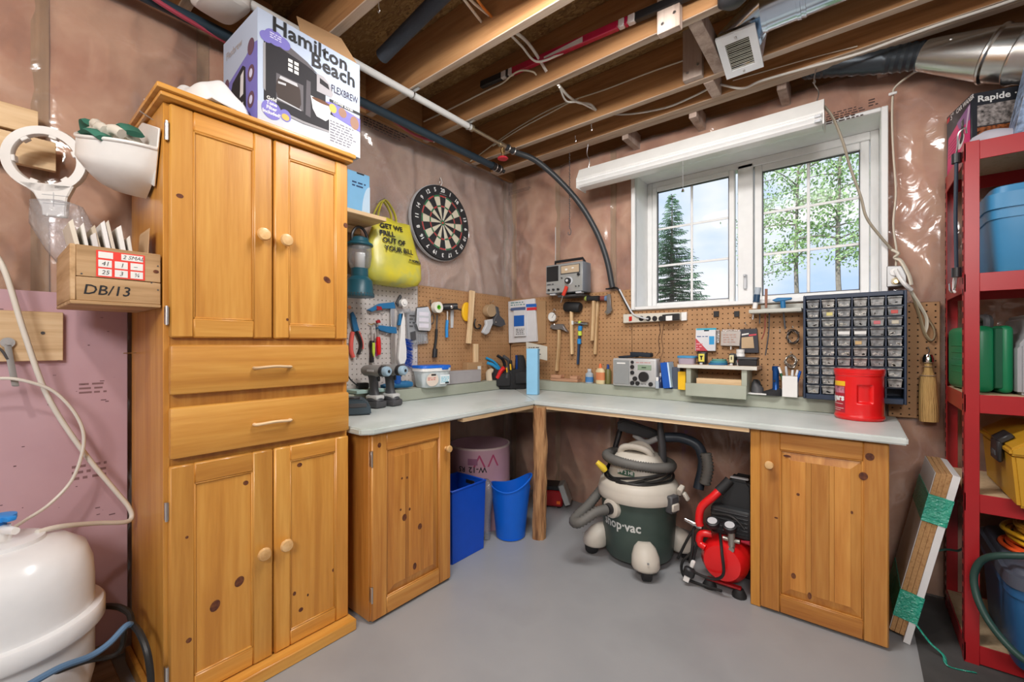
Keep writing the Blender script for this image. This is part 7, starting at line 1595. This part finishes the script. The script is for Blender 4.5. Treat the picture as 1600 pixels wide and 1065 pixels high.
rnd = random.Random(6)
PCOL = ((.66, .60, .50), (.72, .70, .66), (.60, .57, .55), (.50, .42, .32), (.72, .71, .70), (.58, .52, .44), (.74, .73, .71), (.70, .67, .62), (.56, .38, .22))
PLAB = ('tan envelope at the far left of the card box', 'white envelope second from the left in the card box', 'grey clear sleeve in the card box', 'brown receipt bundle in the card box', 'white folded sheet in the middle of the card box', 'beige envelope right of the middle in the card box', 'tall white leaflet in the card box', 'cream card strip near the right of the card box', 'tall brown cardboard sheet at the right end of the card box')
for i in range(9):
    t = thing('paper_sheet' if i < 8 else 'cardboard_sheet', PLAB[i], 'paper', (.655, -2.938, 1.4585), PI / 2)
    hh = (.255, .25, .225, .25, .27, .275, .265, .235, .275)[i]; x0 = .036 + .0175 * i; th = (.010, .007, .012, .009, .010, .008, .012, .008, .003)[i]; ln = (.05, .04, .034, .05, .045, .05, .04, .03, -.012)[i]
    b = B(); b.prism([(x0, 0), (x0 + th, 0), (x0 + th - ln, hh), (x0 - ln, hh - .012)], .03 + .004 * i, .19 + .01 * (i % 3), b=.0008); b.obj('sheet', mat('paper_%d' % i, PCOL[i], .8), t, smooth=0)
# big ring wrench in a clear bag
fw = thing('filter_wrench', 'white ring-shaped filter housing wrench hanging in a clear bag on the left wall', 'wrench', at(72, 250, x=.30), PI / 2 - R(30))
b = B(); n = 40
b.lathe([(.115, -.012), (.118, 0), (.115, .012), (.088, .012), (.084, 0), (.088, -.012), (.115, -.012)], n=44, rot=(PI / 2, 0, 0)); b.obj('ring', WPLAST, fw)
b = B()
for a in (20, 75, 130, 185, 250, 310): b.box((.084 * math.cos(R(a)), 0, .084 * math.sin(R(a))), (.012, .022, .022), .002, rot=(0, -R(a), 0))
b.obj('teeth', WPLAST, fw)
b = B(); b.prism([(-.075, -.085), (.08, -.085), (.062, -.13), (.058, -.17), (.058, -.20), (-.006, -.20), (-.008, -.17), (-.03, -.12)], -.012, .012, b=.004); hd_ = b.obj('handle', WPLAST, fw)
b = B(); b.box((.03, -.0125, -.125), (.07, .002, .002)); b.box((.028, -.0125, -.155), (.06, .002, .002)); b.box((.026, -.0125, -.14), (.002, .002, .05)); b.obj('ribs', LGREY, hd_, smooth=0)
b = B(); loft(b, [(.11, 0, -.40, .06, .014), (.085, 0, -.32, .085, .026), (.045, 0, -.22, .085, .03), (.028, 0, -.15, .07, .026)], 22, .02, 4); b.obj('clear_bag', clear('thin_bag', (.96, .97, 1), .03, .16, .1, .5, 25), fw, smooth=70)
# boards on the left wall
def rail(label, px0, px1, py0, py1, x, y0):
    a = at(px1, py0, x=x); c = at(px1, py1, x=x); t = thing('wall_board', label, 'board', (x, y0, (a.z + c.z) / 2), world=True)
    b = B(); b.bb(x - .024, x, y0, a.y, c.z, a.z, .002); b.obj('board', RAWY, t); return t
w1 = rail('wide raw board screwed on the pink foam board at the left edge', 0, 99, 488, 563, .176, -3.7)
for px, py in ((67, 520),):
    p = at(px, py, x=.1765); b = B(); b.cyl((p.x - .003, p.y, p.z), (p.x + .0015, p.y, p.z), .006, n=10); b.obj('screw', DGREY, w1)
rail('amber board across the studs behind the white ring wrench', 0, 88, 223, 268, .165, -3.7)
rail('upper pale board above the white ring wrench at the left edge', 0, 60, 174, 212, .160, -3.7)
# hook bolt and tubing
p = at(12, 535, x=.18)
hb = thing('hook_bolt', 'steel washer and grey strap hanger on the wide raw board', 'hanger', p, world=True)
b = B(); b.lathe([(0, 0), (.018, 0), (.018, .006), (0, .006)], p, 18, rot=(0, PI / 2, 0)); b.lathe([(0, .006), (.009, .006), (.009, .016), (0, .016)], p, 6, rot=(0, PI / 2, 0)); b.obj('washer_and_nut', STEEL, hb)
b = B(); b.tube(spline([p + Vector((.008, 0, -.01)), p + Vector((.03, .005, -.06)), p + Vector((.06, .012, -.12)), p + Vector((.10, .015, -.15))], 5), .009, 6, flat=.3); b.obj('strap', GREY, hb)
b = B(); b.tube(spline([p + Vector((.01, -.06, .0)), p + Vector((.02, -.02, -.02)), p + Vector((.03, .0, -.06))], 5), .004, 6); b.obj('wire', DGREY, hb)
TUBE = mat('tube_white', (.74, .71, .64), .4)
def aa(px, py, x): return at(px, py, x=x)
t = thing('water_tube', 'white water tube running from above down to the cabinet and back to the blue valve', 'tube', (.3, -3.0, 1.0), world=True)
b = B(); b.tube(spline([aa(-60, 330, .22), aa(-20, 380, .24), aa(8, 425, .25), aa(38, 520, .25), aa(75, 620, .25), aa(130, 705, .25), aa(180, 766, .26), aa(200, 790, .27), aa(206, 806, .28), aa(196, 815, .30), aa(150, 817, .34), aa(95, 822, .40), aa(58, 831, .44)], 8), .0085, 10); b.obj('tube', TUBE, t)
t = thing('water_tube', 'thinner white tube looping off the strap hanger on the left wall', 'tube', (.3, -3.1, 1.0), world=True)
b = B(); b.tube(spline([aa(-50, 600, .26), aa(0, 591, .27), aa(40, 595, .28), aa(85, 612, .28), aa(120, 650, .28), aa(131, 690, .28), aa(115, 745, .28), aa(80, 785, .29), aa(40, 812, .32), aa(0, 835, .36), aa(-50, 850, .38)], 8), .0055, 8); b.obj('tube', TUBE, t)
# storage tank
tk = thing('water_tank', 'white pressure water tank with blue valve on a wooden base at the left edge', 'tank', (.43, -3.085, 0))
TW = mat('tank_white', (.74, .75, .76), .28, coat=.4)
b = B(); b.lathe([(0, .09), (.12, .095), (.175, .115), (.205, .15), (.216, .20), (.216, .52), (.212, .58), (.195, .635), (.15, .672), (.08, .69), (0, .694)], n=64); b.obj('shell', TW, tk)
b = B(); b.lathe([(.214, .375), (.238, .378), (.243, .385), (.243, .43), (.238, .437), (.214, .44)], n=64); b.obj('band', TW, tk)
b = B(); b.lathe([(.15, .045), (.16, .045), (.172, .12), (.16, .12), (.15, .045)], n=40); b.obj('stand', WPLAST, tk)
b = B(); b.lathe([(.10, .685), (.098, .697), (.085, .70), (0, .701)], n=36); b.obj('top_plate', TW, tk)
b = B(); b.cyl((0, 0, .69), (0, 0, .745), .026, .024, 16); b.cyl((0, .0, .735), (.06, .03, .735), .016, .011, 12); b.cyl((0, .0, .735), (-.04, -.02, .735), .014, .010, 12); vlv = b.obj('valve_body', WPLAST, tk)
b = B(); b.lathe([(0, .745), (.014, .745), (.014, .765), (0, .765)], n=12); b.box((0, 0, .772), (.11, .026, .016), .006, 2, rot=(0, 0, R(25))); b.lathe([(0, .762), (.036, .764), (.036, .778), (0, .78)], n=20); b.obj('valve_handle', mat('valve_blue', (.02, .25, .70), .4), vlv)
b = B(); b.grid(8, 1, lambda u, v: Vector((.2185 * math.cos(R(-42 + 22 * u)), .2185 * math.sin(R(-42 + 22 * u)), .20 + .12 * v))); b.obj('label', PAPER, tk, recalc=False)
b = B(); b.grid(4, 1, lambda u, v: Vector((.2192 * math.cos(R(-36 + 14 * u)), .2192 * math.sin(R(-36 + 14 * u)), .27 + .02 * v))); b.obj('label_mark', DGREY, tk, recalc=False)
t = thing('wood_plank', 'worn wooden base board under the white water tank', 'board', (.42, -3.08, 0)); b = B(); b.bb(-.24, .26, -.30, .29, 0, .044, .004); b.obj('board', wood('grimy_board', (.16, .11, .07), (.25, .18, .12), (.33, .25, .17), 'y', .8, 0), t)
t = thing('black_cable', 'black cable looping round the cabinet corner behind the white tank', 'cable', (.5, -2.95, .2), world=True)
b = B(); b.tube(spline([aa(140, 955, .30), aa(160, 947, .34), aa(185, 948, .44), aa(202, 958, .50), aa(207, 974, .55), aa(218, 988, .64), aa(229, 1015, .70), aa(235, 1050, .72), aa(236, 1090, .72)], 8), .0105, 8); b.obj('cable', CRD, t)
b = B(); b.tube(spline([aa(203, 974, .56), aa(195, 985, .55), aa(190, 1010, .55), aa(175, 1024, .56), aa(130, 1034, .58), aa(70, 1058, .62), aa(20, 1085, .64)], 8), .008, 8); b.obj('cable', CRD, t)
t = thing('blue_tube', 'steel blue tube running in front of the white tank to the cable loop', 'tube', (.5, -3.0, .2), world=True)
b = B(); b.tube(spline([aa(205, 975, .57), aa(196, 978, .58), aa(170, 1005, .60), aa(140, 1025, .62), aa(95, 1042, .66), aa(40, 1072, .70)], 8), .010, 8); b.obj('tube', mat('tube_blue', (.10, .19, .32), .4), t)

# ---------------------------------------------------------------- hung from the ceiling
WPIPE = mat('pipe_white', (.66, .66, .65), .4)
PX, PZ_ = .475, ZJ - .024
pp_ = thing('white_pipe', 'white plastic water pipe clamped under the joists with brass valve end', 'pipe', (PX, -1.8, PZ_), world=True)
ye = at(735, 208, x=PX).y
b = B(); b.cyl((PX, -3.6, PZ_), (PX, ye, PZ_), .020, n=16); b.obj('pipe', WPIPE, pp_)
for y in (JY[4] + .024, JY[3] + .024, JY[5] + .024, JY[6] + .024):
    b = B(); b.tube([(PX + .0225 * math.cos(R(a)), y, PZ_ + .0225 * math.sin(R(a))) for a in range(0, 360, 24)], .004, 6, closed=True); b.box((PX + .04, y, ZJ - .005), (.05, .02, .004), .001); b.box((PX - .04, y, ZJ - .005), (.05, .02, .004), .001); b.obj('pipe_clamp', STEEL, pp_)
yv = at(787, 236, x=PX).y
b = B(); b.tube([(PX, ye, PZ_), (PX, ye + .02, PZ_), (PX, ye + .021, PZ_), (PX, yv - .05, PZ_), (PX, yv - .049, PZ_), (PX, yv + .02, PZ_)], [.024, .024, .012, .012, .020, .020], 14); b.obj('brass_fitting', mat('dull_brass', (.42, .36, .26), .35, .8), pp_)
b = B(); b.cyl((PX, yv - .01, PZ_), (PX, yv - .01, PZ_ - .09), .010, n=10); b.cyl((PX, yv - .01, PZ_ - .03), (PX, yv - .01, PZ_ - .055), .018, n=8); b.obj('valve_stem', BRASS, pp_)
b = B(); b.lathe([(0, 0), (.036, .002), (.042, .008), (.036, .016), (0, .018)], (PX, yv - .01, PZ_ - .105), 9); b.obj('valve_wheel', mat('wheel_red', (.60, .03, .05), .4), pp_)
hz_ = thing('black_hose', 'thick black hose arching from the pipe valve down to the hook by the window', 'hose', (.6, -.4, 2.6), world=True)
b = B(); b.tube(spline([(PX, yv + .015, PZ_), (PX + .02, yv + .12, PZ_ - .01), at(836, 250, y=-.42), at(870, 278, y=-.30), at(905, 317, y=-.20), at(932, 362, y=-.13), at(948, 405, y=-.09), at(957, 449, y=-.07)], 8), .0215, 12); b.obj('hose', mat('hose_black', (.035, .038, .042), .42), hz_)
for pt in ((PX + .006, yv + .045, PZ_), (PX + .012, yv + .10, PZ_ - .005)):
    b = B(); b.tube([(pt[0] + .024 * math.cos(R(a)), pt[1], pt[2] + .024 * math.sin(R(a))) for a in range(0, 360, 30)], .005, 6, closed=True); b.obj('hose_clamp', STEEL, hz_)
b = B(); p = at(957, 449, y=-.05); b.bb(p.x - .06, p.x + .03, -.05, -.03, p.z - .012, p.z, .002); b.obj('hook', BLACK, hz_)
bp = thing('black_pipe', 'dark blue grey polythene pipe under the joists beside the white pipe', 'pipe', (.33, -1.5, 2.78), world=True)
a = at(563, 152, z=2.775); c = at(776, 262, z=2.775); xx = c.x
b = B(); b.cyl((xx, -3.6, 2.775), (xx, c.y, 2.775), .026, n=16); b.obj('pipe', mat('poly_pipe', (.025, .045, .065), .4), bp)
for dy in (-.05, -.02, .03):
    b = B(); b.tube([(xx + .029 * math.cos(R(q)), c.y + dy, 2.775 + .029 * math.sin(R(q))) for q in range(0, 360, 24)], .005, 6, closed=True); b.obj('clamp', STEEL if dy > -.05 else BLACK, bp)
b = B(); b.tube([(xx, c.y - .06, 2.775), (xx, c.y + .05, 2.775)], .031, 14); b.tube([(xx, c.y + .05, 2.775), (xx + .02, c.y + .08, 2.76)], .014, 10); b.obj('end_fitting', BLACK, bp)
# pink flexible water line along the top of the left wall
pe = thing('red_water_line', 'thin pink red flexible water line along the top of the left wall', 'pipe', (.1, -2.5, 2.8), world=True)
b = B(); b.tube(spline([aa(200, -30, .28), aa(262, 12, .26), aa(330, 52, .22), aa(400, 90, .18), aa(500, 138, .14), aa(566, 166, .12), aa(590, 176, .10), aa(608, 184, .12), aa(640, 206, .12), aa(660, 215, .10), aa(680, 220, .08), aa(694, 216, -.02)], 8), .010, 8); b.obj('line', mat('pex_red', (.45, .07, .11), .35), pe)
for px, py in ((588, 172), (679, 219)):
    p = at(px, py, x=.10); b = B(); b.box((p.x, p.y, p.z), (.03, .012, .03), .004); b.obj('clip', WPLAST, pe)
# pale container top left
p = at(345, 8, z=2.78)
t = thing('white_container', 'white plastic container hanging under the joists above the tall cabinet', 'container', (p.x, p.y, 2.765), R(8))
b = B(); loft(b, [(0, 0, .0, .09, .07), (0, 0, .012, .105, .085), (0, 0, .11, .12, .10), (0, 0, .128, .12, .10)], 30, power=5); b.obj('body', WPLAST, t)
# foam insulated pipe and hockey stick in the joist bays
p0 = at(597, 88, y=-1.75); p1 = at(690, -6, y=-1.75); dv = (p1 - p0); p2 = p1 + dv * .8
t = thing('foam_pipe', 'open-ended dark grey foam pipe sleeve in the second joist bay', 'pipe', p0, world=True)
b = B(); b.tube([p0, p2], .037, 18, cap=False); b.tube([p0 + dv * .002, p2], .022, 14, cap=False); d0 = dv.normalized(); b.obj('sleeve', mat('foam_slate', (.055, .065, .085), .85, bump=.2, bscale=120), t)
b = B(); b.tube([p0 + d0 * .003, p0 + d0 * .004], [.035, .020], 18, cap=False); b.obj('cut_end', mat('foam_cut', (.12, .14, .16), .9), t)
h0 = at(752, 133, y=-1.10); h1 = at(1062, -2, y=-1.10); hv = h1 - h0
t = thing('hockey_stick', 'red white and black hockey stick shaft lying in a joist bay', 'hockey stick', h0, world=True)
for s0, s1, m in ((-.0, .14, BLACK), (.14, .17, mat('stick_white', (.66, .60, .58), .4)), (.17, .185, BLACK), (.185, .21, mat('stick_white', (.66, .60, .58), .4)), (.21, .76, mat('stick_red', (.42, .01, .05), .25, coat=.4)), (.76, .785, mat('stick_white', (.66, .60, .58), .4)), (.785, .80, mat('stick_red', (.42, .01, .05), .25, coat=.4)), (.80, .83, mat('stick_white', (.66, .60, .58), .4)), (.83, 1.25, BLACK)):
    b = B(); b.beam(h0 + hv * s0, h0 + hv * s1, .030, .042, .004); b.obj('shaft_segment', m, t)
b = B(); qa, qb = h0 + hv * .40, h0 + hv * .60; e = Vector((0, -.0162, 0)); up = Vector((0, 0, 1)); b.poly([qa + e - up * .016, qb + e - up * .018, qb + e + up * .012, qa + e * 1.0 - up * .006]); b.obj('white_flash', mat('stick_white', (.66, .60, .58), .4), t, smooth=0, recalc=False)
# register boot, duct
dc = thing('air_duct', 'galvanised round duct with white louvred register between the joists', 'duct', (2.2, -.75, 2.9), world=True)
TL, TR, BL = Vector((1.993, -.80, 2.847)), Vector((2.156, -.80, 2.847)), Vector((1.993, -.572, 2.776))
e1 = TR - TL; e2 = BL - TL; nr = e1.cross(e2).normalized()
if nr.z > 0: nr = -nr
def rg(u, v, h=0): return TL + e1 * u + e2 * v + nr * h
def slabq(b, u0, u1, v0, v1, h0, h1):
    q = [rg(u0, v0, h0), rg(u1, v0, h0), rg(u1, v1, h0), rg(u0, v1, h0)]; r_ = [rg(u0, v0, h1), rg(u1, v0, h1), rg(u1, v1, h1), rg(u0, v1, h1)]
    for f in ((0, 1, 2, 3),): b.poly(q[::-1]); b.poly(r_)
    for i in range(4): b.poly([q[i], q[(i + 1) % 4], r_[(i + 1) % 4], r_[i]])
b = B()
for u0, u1, v0, v1 in ((-.04, .17, -.04, 1.04), (.83, 1.04, -.04, 1.04), (.17, .83, -.04, .16), (.17, .83, .86, 1.04)): slabq(b, u0, u1, v0, v1, -.004, .012)
rgf = b.obj('register_frame', mat('register_white', (.72, .74, .76), .4), dc, smooth=0)
for k in range(16):
    v = .165 + k * .0435; b = B(); q = [rg(.16, v, .010), rg(.84, v, .010), rg(.84, v + .030, .001), rg(.16, v + .030, .001)]; b.poly(q); b.solid(.0015); b.obj('louvre', mat('louvre_cream', (.62, .60, .50), .45), rgf, smooth=0)
b = B(); b.poly([rg(.15, .14, -.02), rg(.85, .14, -.02), rg(.85, .88, -.02), rg(.15, .88, -.02)]); b.obj('dark_inside', mat('duct_dark', (.04, .035, .03), .9), rgf, smooth=0)
for v in (.06, .95):
    b = B(); b.ball(rg(.5, v, .013), .006, 8, 6); b.obj('screw', STEEL, rgf)
DYc, DZc, DR = -.76, 2.925, .098; x_c = at(1195, 30, y=-.76).x
b = B(); ring = [Vector((x_c, DYc + DR * math.cos(R(a)), DZc + DR * math.sin(R(a)))) for a in range(0, 360, 15)]
sq = [rg(0, 0, -.004), rg(1, 0, -.004), rg(1, 1, -.004), rg(0, 1, -.004)]; back = [p + Vector((0, 0, .0)) - nr * .03 for p in sq]
def sqp(i):
    f = i / 24 * 4; k = int(f) % 4; return back[k].lerp(back[(k + 1) % 4], f - int(f))
rsq = [sqp((i + 9) % 24) for i in range(24)]
V0 = [b.bm.verts.new(p) for p in ring]; V1 = [b.bm.verts.new(p) for p in rsq]
best = min(range(24), key=lambda s: sum((rsq[(i + s) % 24] - ring[i]).length for i in range(24))); best2 = min(range(24), key=lambda s: sum((rsq[(s - i) % 24] - ring[i]).length for i in range(24)))
l1 = sum((rsq[(i + best) % 24] - ring[i]).length for i in range(24)); l2 = sum((rsq[(best2 - i) % 24] - ring[i]).length for i in range(24))
mp_ = (lambda i: (i + best) % 24) if l1 < l2 else (lambda i: (best2 - i) % 24)
for i in range(24): b.bm.faces.new((V0[i], V0[(i + 1) % 24], V1[mp_(i + 1)], V1[mp_(i)]))
W4 = [b.bm.verts.new(p) for p in sq]; W5 = [b.bm.verts.new(p) for p in back]
for i in range(4): b.bm.faces.new((W4[i], W4[(i + 1) % 4], W5[(i + 1) % 4], W5[i]))
b.obj('boot', GALV, dc, smooth=25)
b = B(); pr = [(x_c - .01, 1.0), (x_c + .13, 1.0), (x_c + .131, 1.04), (x_c + .145, 1.04), (x_c + .146, 1.0), (x_c + .155, 1.0), (x_c + .156, 1.035), (x_c + .165, 1.035), (x_c + .166, .985), (4.5, .985)]
b.tube([(x, DYc, DZc) for x, _ in pr], [DR * f for _, f in pr], 32); b.obj('round_pipe', GALV, dc)
b = B(); b.cyl((x_c + .0, DYc, DZc), (x_c + .012, DYc, DZc), DR * 1.03, n=32); b.obj('collar', GALV, dc)
# second duct above the red shelving
d2 = thing('air_duct', 'big galvanised duct tapering to a dark flexible pipe at the top right', 'duct', (3.0, -.12, 2.75), world=True)
ya = -.165
c0, c1, c2, c3 = at(1300, 100, y=ya), at(1445, 86, y=ya), at(1540, 82, y=ya - .06), at(1610, 84, y=ya - .10)
b = B(); path = spline([c0 + Vector((-.12, .03, .05)), c0, at(1380, 94, y=ya), c1], 10); b.tube(path, [.068 * (1.0 if i % 2 else .9) for i in range(len(path))], 18); b.obj('flexible_pipe', mat('flex_dark', (.05, .06, .07), .35, .6), d2)
dv = (c3 - c1).normalized(); pts = [c1, c1 + dv * .01, c1.lerp(c3, .66), c1.lerp(c3, .68), c1.lerp(c3, .70), c1.lerp(c3, .72), c1.lerp(c3, .9), c1.lerp(c3, .92), c1.lerp(c3, .94), c3, c3 + dv * .6]
b = B(); b.tube(pts, [.070, .072, .112, .122, .122, .114, .116, .124, .124, .116, .116], 30); b.obj('taper', mat('galv_warm', (.62, .61, .58), .27, 1), d2)
for s in (.25, .5):
    b = B(); pc_ = c1.lerp(c3, s); b.ball(pc_ + Vector((0, -.07 - .035 * s, .03)), .008, 8, 6); b.obj('rivet', STEEL, d2)
# speaker-like black fitting at the top edge
p = at(1146, 1, z=2.80)
t = thing('black_fitting', 'black round ended fitting hanging on the joist at the top edge', 'fitting', (p.x, p.y, 2.82))
b = B(); loft(b, [(0, 0, -.04, .035, .03), (0, 0, -.02, .062, .045), (0, 0, .03, .066, .05), (0, 0, .10, .066, .05)], 24); b.obj('body', BLACK, t, smooth=60)
# fluorescent fitting over the window
fl_ = thing('fluorescent_light', 'long white fluorescent shop light hung over the window', 'light fitting', (1.66, -.27, 2.55), world=True)
FX0, FX1 = at(905, 275, y=-.28).x, at(1288, 178, y=-.28).x
FW = mat('fixture_white', (.74, .73, .70), .4)
b = B(); b.prism([(-.20, 2.645), (-.285, 2.635), (-.325, 2.555), (-.325, 2.545), (-.305, 2.548), (-.26, 2.56), (-.20, 2.56)], FX0, FX1, b=.0015, M=Matrix(((0, 1, 0, 0), (1, 0, 0, 0), (0, 0, 1, 0), (0, 0, 0, 1)))); b.obj('housing', FW, fl_, smooth=0)
b = B(); prof = [(-.322, 2.548), (-.330, 2.540), (-.326, 2.532), (-.332, 2.525), (-.322, 2.515), (-.318, 2.506), (-.30, 2.494), (-.25, 2.488), (-.20, 2.50), (-.19, 2.56)]
b.prism(prof, FX0 + .008, FX1 - .008, M=Matrix(((0, 1, 0, 0), (1, 0, 0, 0), (0, 0, 1, 0), (0, 0, 0, 1)))); b.obj('ribbed_lens', mat('lens_white', (.80, .80, .79), .25), fl_, smooth=25)
for x in (FX0, FX1 - .006):
    b = B(); b.bb(x, x + .008, -.328, -.19, 2.486, 2.56, .001); b.obj('end_cap', FW, fl_)
b = B()
for z in (2.505, 2.53): b.bb(FX1 - .04, FX1 - .012, -.338, -.325, z - .007, z + .007, .002)
b.obj('end_clip', LGREY, fl_)
for px in (918, 1275):
    x = at(px, 250, y=-.25).x; b = B(); b.tube(spline([(x, -.24, 2.64), (x + .012, -.24, 2.70), (x - .01, -.24, 2.76), (x, -.24, 2.835)], 4), .003, 6); b.obj('hanger_wire', STEEL, fl_)
x = at(1067, 250, y=-.30).x; zb = at(1067, 295, y=-.30).z
b = B(); b.cyl((x, -.30, zb), (x, -.30, 2.50), .0016, n=6); b.obj('pull_cord', GREY, fl_); b = B(); b.lathe([(0, 0), (.010, .002), (.007, .015), (.002, .022), (0, .022)], (x, -.30, zb - .02), 12); b.obj('pull_bell', CHROME, fl_)
x = at(890, 300, y=-.22).x; z0, z1 = at(890, 362, y=-.22).z, ZJ
t = thing('pull_chain', 'thin dark chain with wire hook hanging from the joist left of the shop light', 'chain', (x, -.22, z1), world=True)
n = 40; b = B()
for k in range(n): b.ball((x + .0015 * (-1) ** k, -.22, z0 + .03 + (z1 - z0 - .03) * k / n), (.0045, .0045, .0065), 6, 4)
stuff(b.obj('links', DGREY, t, smooth=60)); b = B(); b.tube(spline([(x, -.22, z0 + .03), (x + .012, -.22, z0 + .01), (x + .008, -.22, z0 - .02), (x - .01, -.22, z0 - .02), (x - .012, -.22, z0)], 5), .003, 6); b.obj('wire_hook', DGREY, t)
# cord from the light to the outlet
t = thing('mains_lead', 'brown and white flat cord falling from the shop light to the outlet box', 'cord', (2.55, -.15, 2.0), world=True)
b = B(); b.tube(spline([at(1288, 166, y=-.26), at(1302, 185, y=-.24), at(1318, 225, y=-.20), at(1328, 260, y=-.16), at(1345, 308, y=-.14), at(1354, 340, y=-.13), at(1376, 370, y=-.11), at(1394, 390, y=-.09)], 8), .009, 8, flat=.6); b.obj('cord', mat('cord_taupe', (.34, .29, .22), .55), t)
b = B(); b.tube(spline([at(1394, 390, y=-.09), at(1404, 396, y=-.10), at(1398, 402, y=-.08), at(1408, 408, y=-.08), at(1420, 430, y=-.08), at(1424, 445, y=-.08)], 6), .010, 8, flat=.7); b.obj('tied_cord', CREAM, t)
t = thing('house_cable', 'cream house cable stapled down the stud right of the window', 'cable', (2.7, -.06, 2.0), world=True)
b = B(); b.tube(spline([at(1500, 98, y=-.10), at(1455, 102, y=-.08), at(1430, 112, y=-.07), at(1400, 135, y=-.055), at(1395, 150, y=-.055), at(1394, 190, y=-.055), at(1396, 240, y=-.055), at(1400, 300, y=-.055), at(1396, 350, y=-.055), at(1401, 392, y=-.055), at(1400, 415, y=-.05)], 6), .0085, 8, flat=.6); b.obj('cable', CREAM, t)
for px, py in ((1434, 110), (1395, 146)):
    p = at(px, py, y=-.075); b = B(); b.box(p, (.035, .012, .014), .003); b.obj('staple', WPLAST, t)
# wires through the joists
def wire(label, pts, r=.0065, m=None):
    P = [at(px, py, y=y) for px, py, y in pts]; t = thing('ceiling_wire', label, 'wire', P[len(P) // 2], world=True); b = B(); b.tube(spline(P, 8), r, 8); b.obj('wire', m or mat('wire_white', (.72, .69, .64), .45), t); return t
y3, y4, y5 = JY[3], JY[4], JY[2]
OR_ = mat('wire_orange', (.65, .22, .04), .45)
wire('white wire dropping into a joist hole near the top edge', [(715, -14, y4 - .30), (735, 12, y4 - .12), (752, 34, y4 - .0)])
wire('orange wire beside the white ones near the top edge', [(738, -14, y4 - .30), (752, 8, y4 - .1), (768, 26, y4 - .0)], m=OR_)
wire('second white wire crossing the orange one near the top edge', [(724, -12, y4 - .30), (742, 6, y4 - .12), (764, 24, y4 - .0)])
wire('thick white wire dropping from the third joist over the hockey stick', [(802, 48, y4 + .06), (820, 62, y3 - .2), (836, 82, y3 - .08), (854, 112, y3 - .0)], .0085)
wire('thin white wire crossing the thick one above the hockey stick', [(797, 54, y4 + .06), (815, 72, y3 - .2), (838, 96, y3 - .10), (872, 86, y3 - .04), (905, 68, y3 - .04)], .006)
wire('beige wire stapled along the joist face under the hockey stick', [(662, 190, y3 - .012), (700, 172, y3 - .012), (760, 142, y3 - .012), (785, 130, y3 - .02), (800, 117, y3 - .06), (815, 110, y3 - .06), (832, 112, y3 - .03), (838, 117, y3 - .0)], .005, CREAM)
wire('beige wire running along the fourth joist to the weathered cleat', [(735, 252, y5 - .012), (800, 205, y5 - .012), (870, 166, y5 - .012), (945, 140, y5 - .012), (1010, 115, y5 - .012), (1075, 92, y5 - .012)], .0045, CREAM)
wire('second beige wire joining the first under the fourth joist', [(770, 228, y5 - .012), (815, 200, y5 - .016), (860, 176, y5 - .03), (890, 160, y5 - .06), (905, 153, y5 - .10)], .0045, CREAM)
wire('white wire looping out under the third joist', [(874, 136, y3 + .05), (885, 158, y5 - .3), (905, 160, y5 - .18), (930, 172, y5 - .0)], .0055)
wire('thick white wire entering a hole in the fourth joist', [(872, 132, y3 + .05), (888, 150, y5 - .3), (904, 160, y5 - .12), (922, 163, y5 - .06), (931, 172, y5 - .0)], .0085)
wire('white wire swagging under the double joist', [(940, 178, -.33), (985, 178, -.33), (1040, 168, -.33), (1080, 152, -.33), (1112, 136, -.33), (1124, 132, -.34), (1160, 138, -.33), (1190, 126, -.32), (1260, 106, -.32), (1340, 84, -.32), (1420, 55, -.32), (1480, 34, -.32), (1560, 8, -.32), (1640, -20, -.32)], .0065)
wire('thin wire above the swagging one on the double joist', [(1145, 126, -.315), (1200, 110, -.315), (1270, 90, -.315), (1340, 72, -.315)], .003, CREAM)
for i, (px, py, y) in enumerate(((924, 194, JY[2] + .02), (1134, 212, -.24), (1272, 118, -.24), (899, 212, -.24), (592, 4, JY[5] + .02))):
    p = at(px, py, z=ZJ); b = B(); b.tube(spline([(p.x, p.y, ZJ), (p.x, p.y, ZJ - .02), (p.x + .006, p.y, ZJ - .035), (p.x, p.y, ZJ - .045), (p.x - .006, p.y, ZJ - .035)], 4), .0025, 6)
    tag(b.obj('ceiling_hook', STEEL), 'little steel hook under a joist ' + ('above the chain', 'near the middle of the shop light', 'above the right end of the shop light', 'left of the shop light', 'at the top edge above the coffee carton')[i], 'hook')
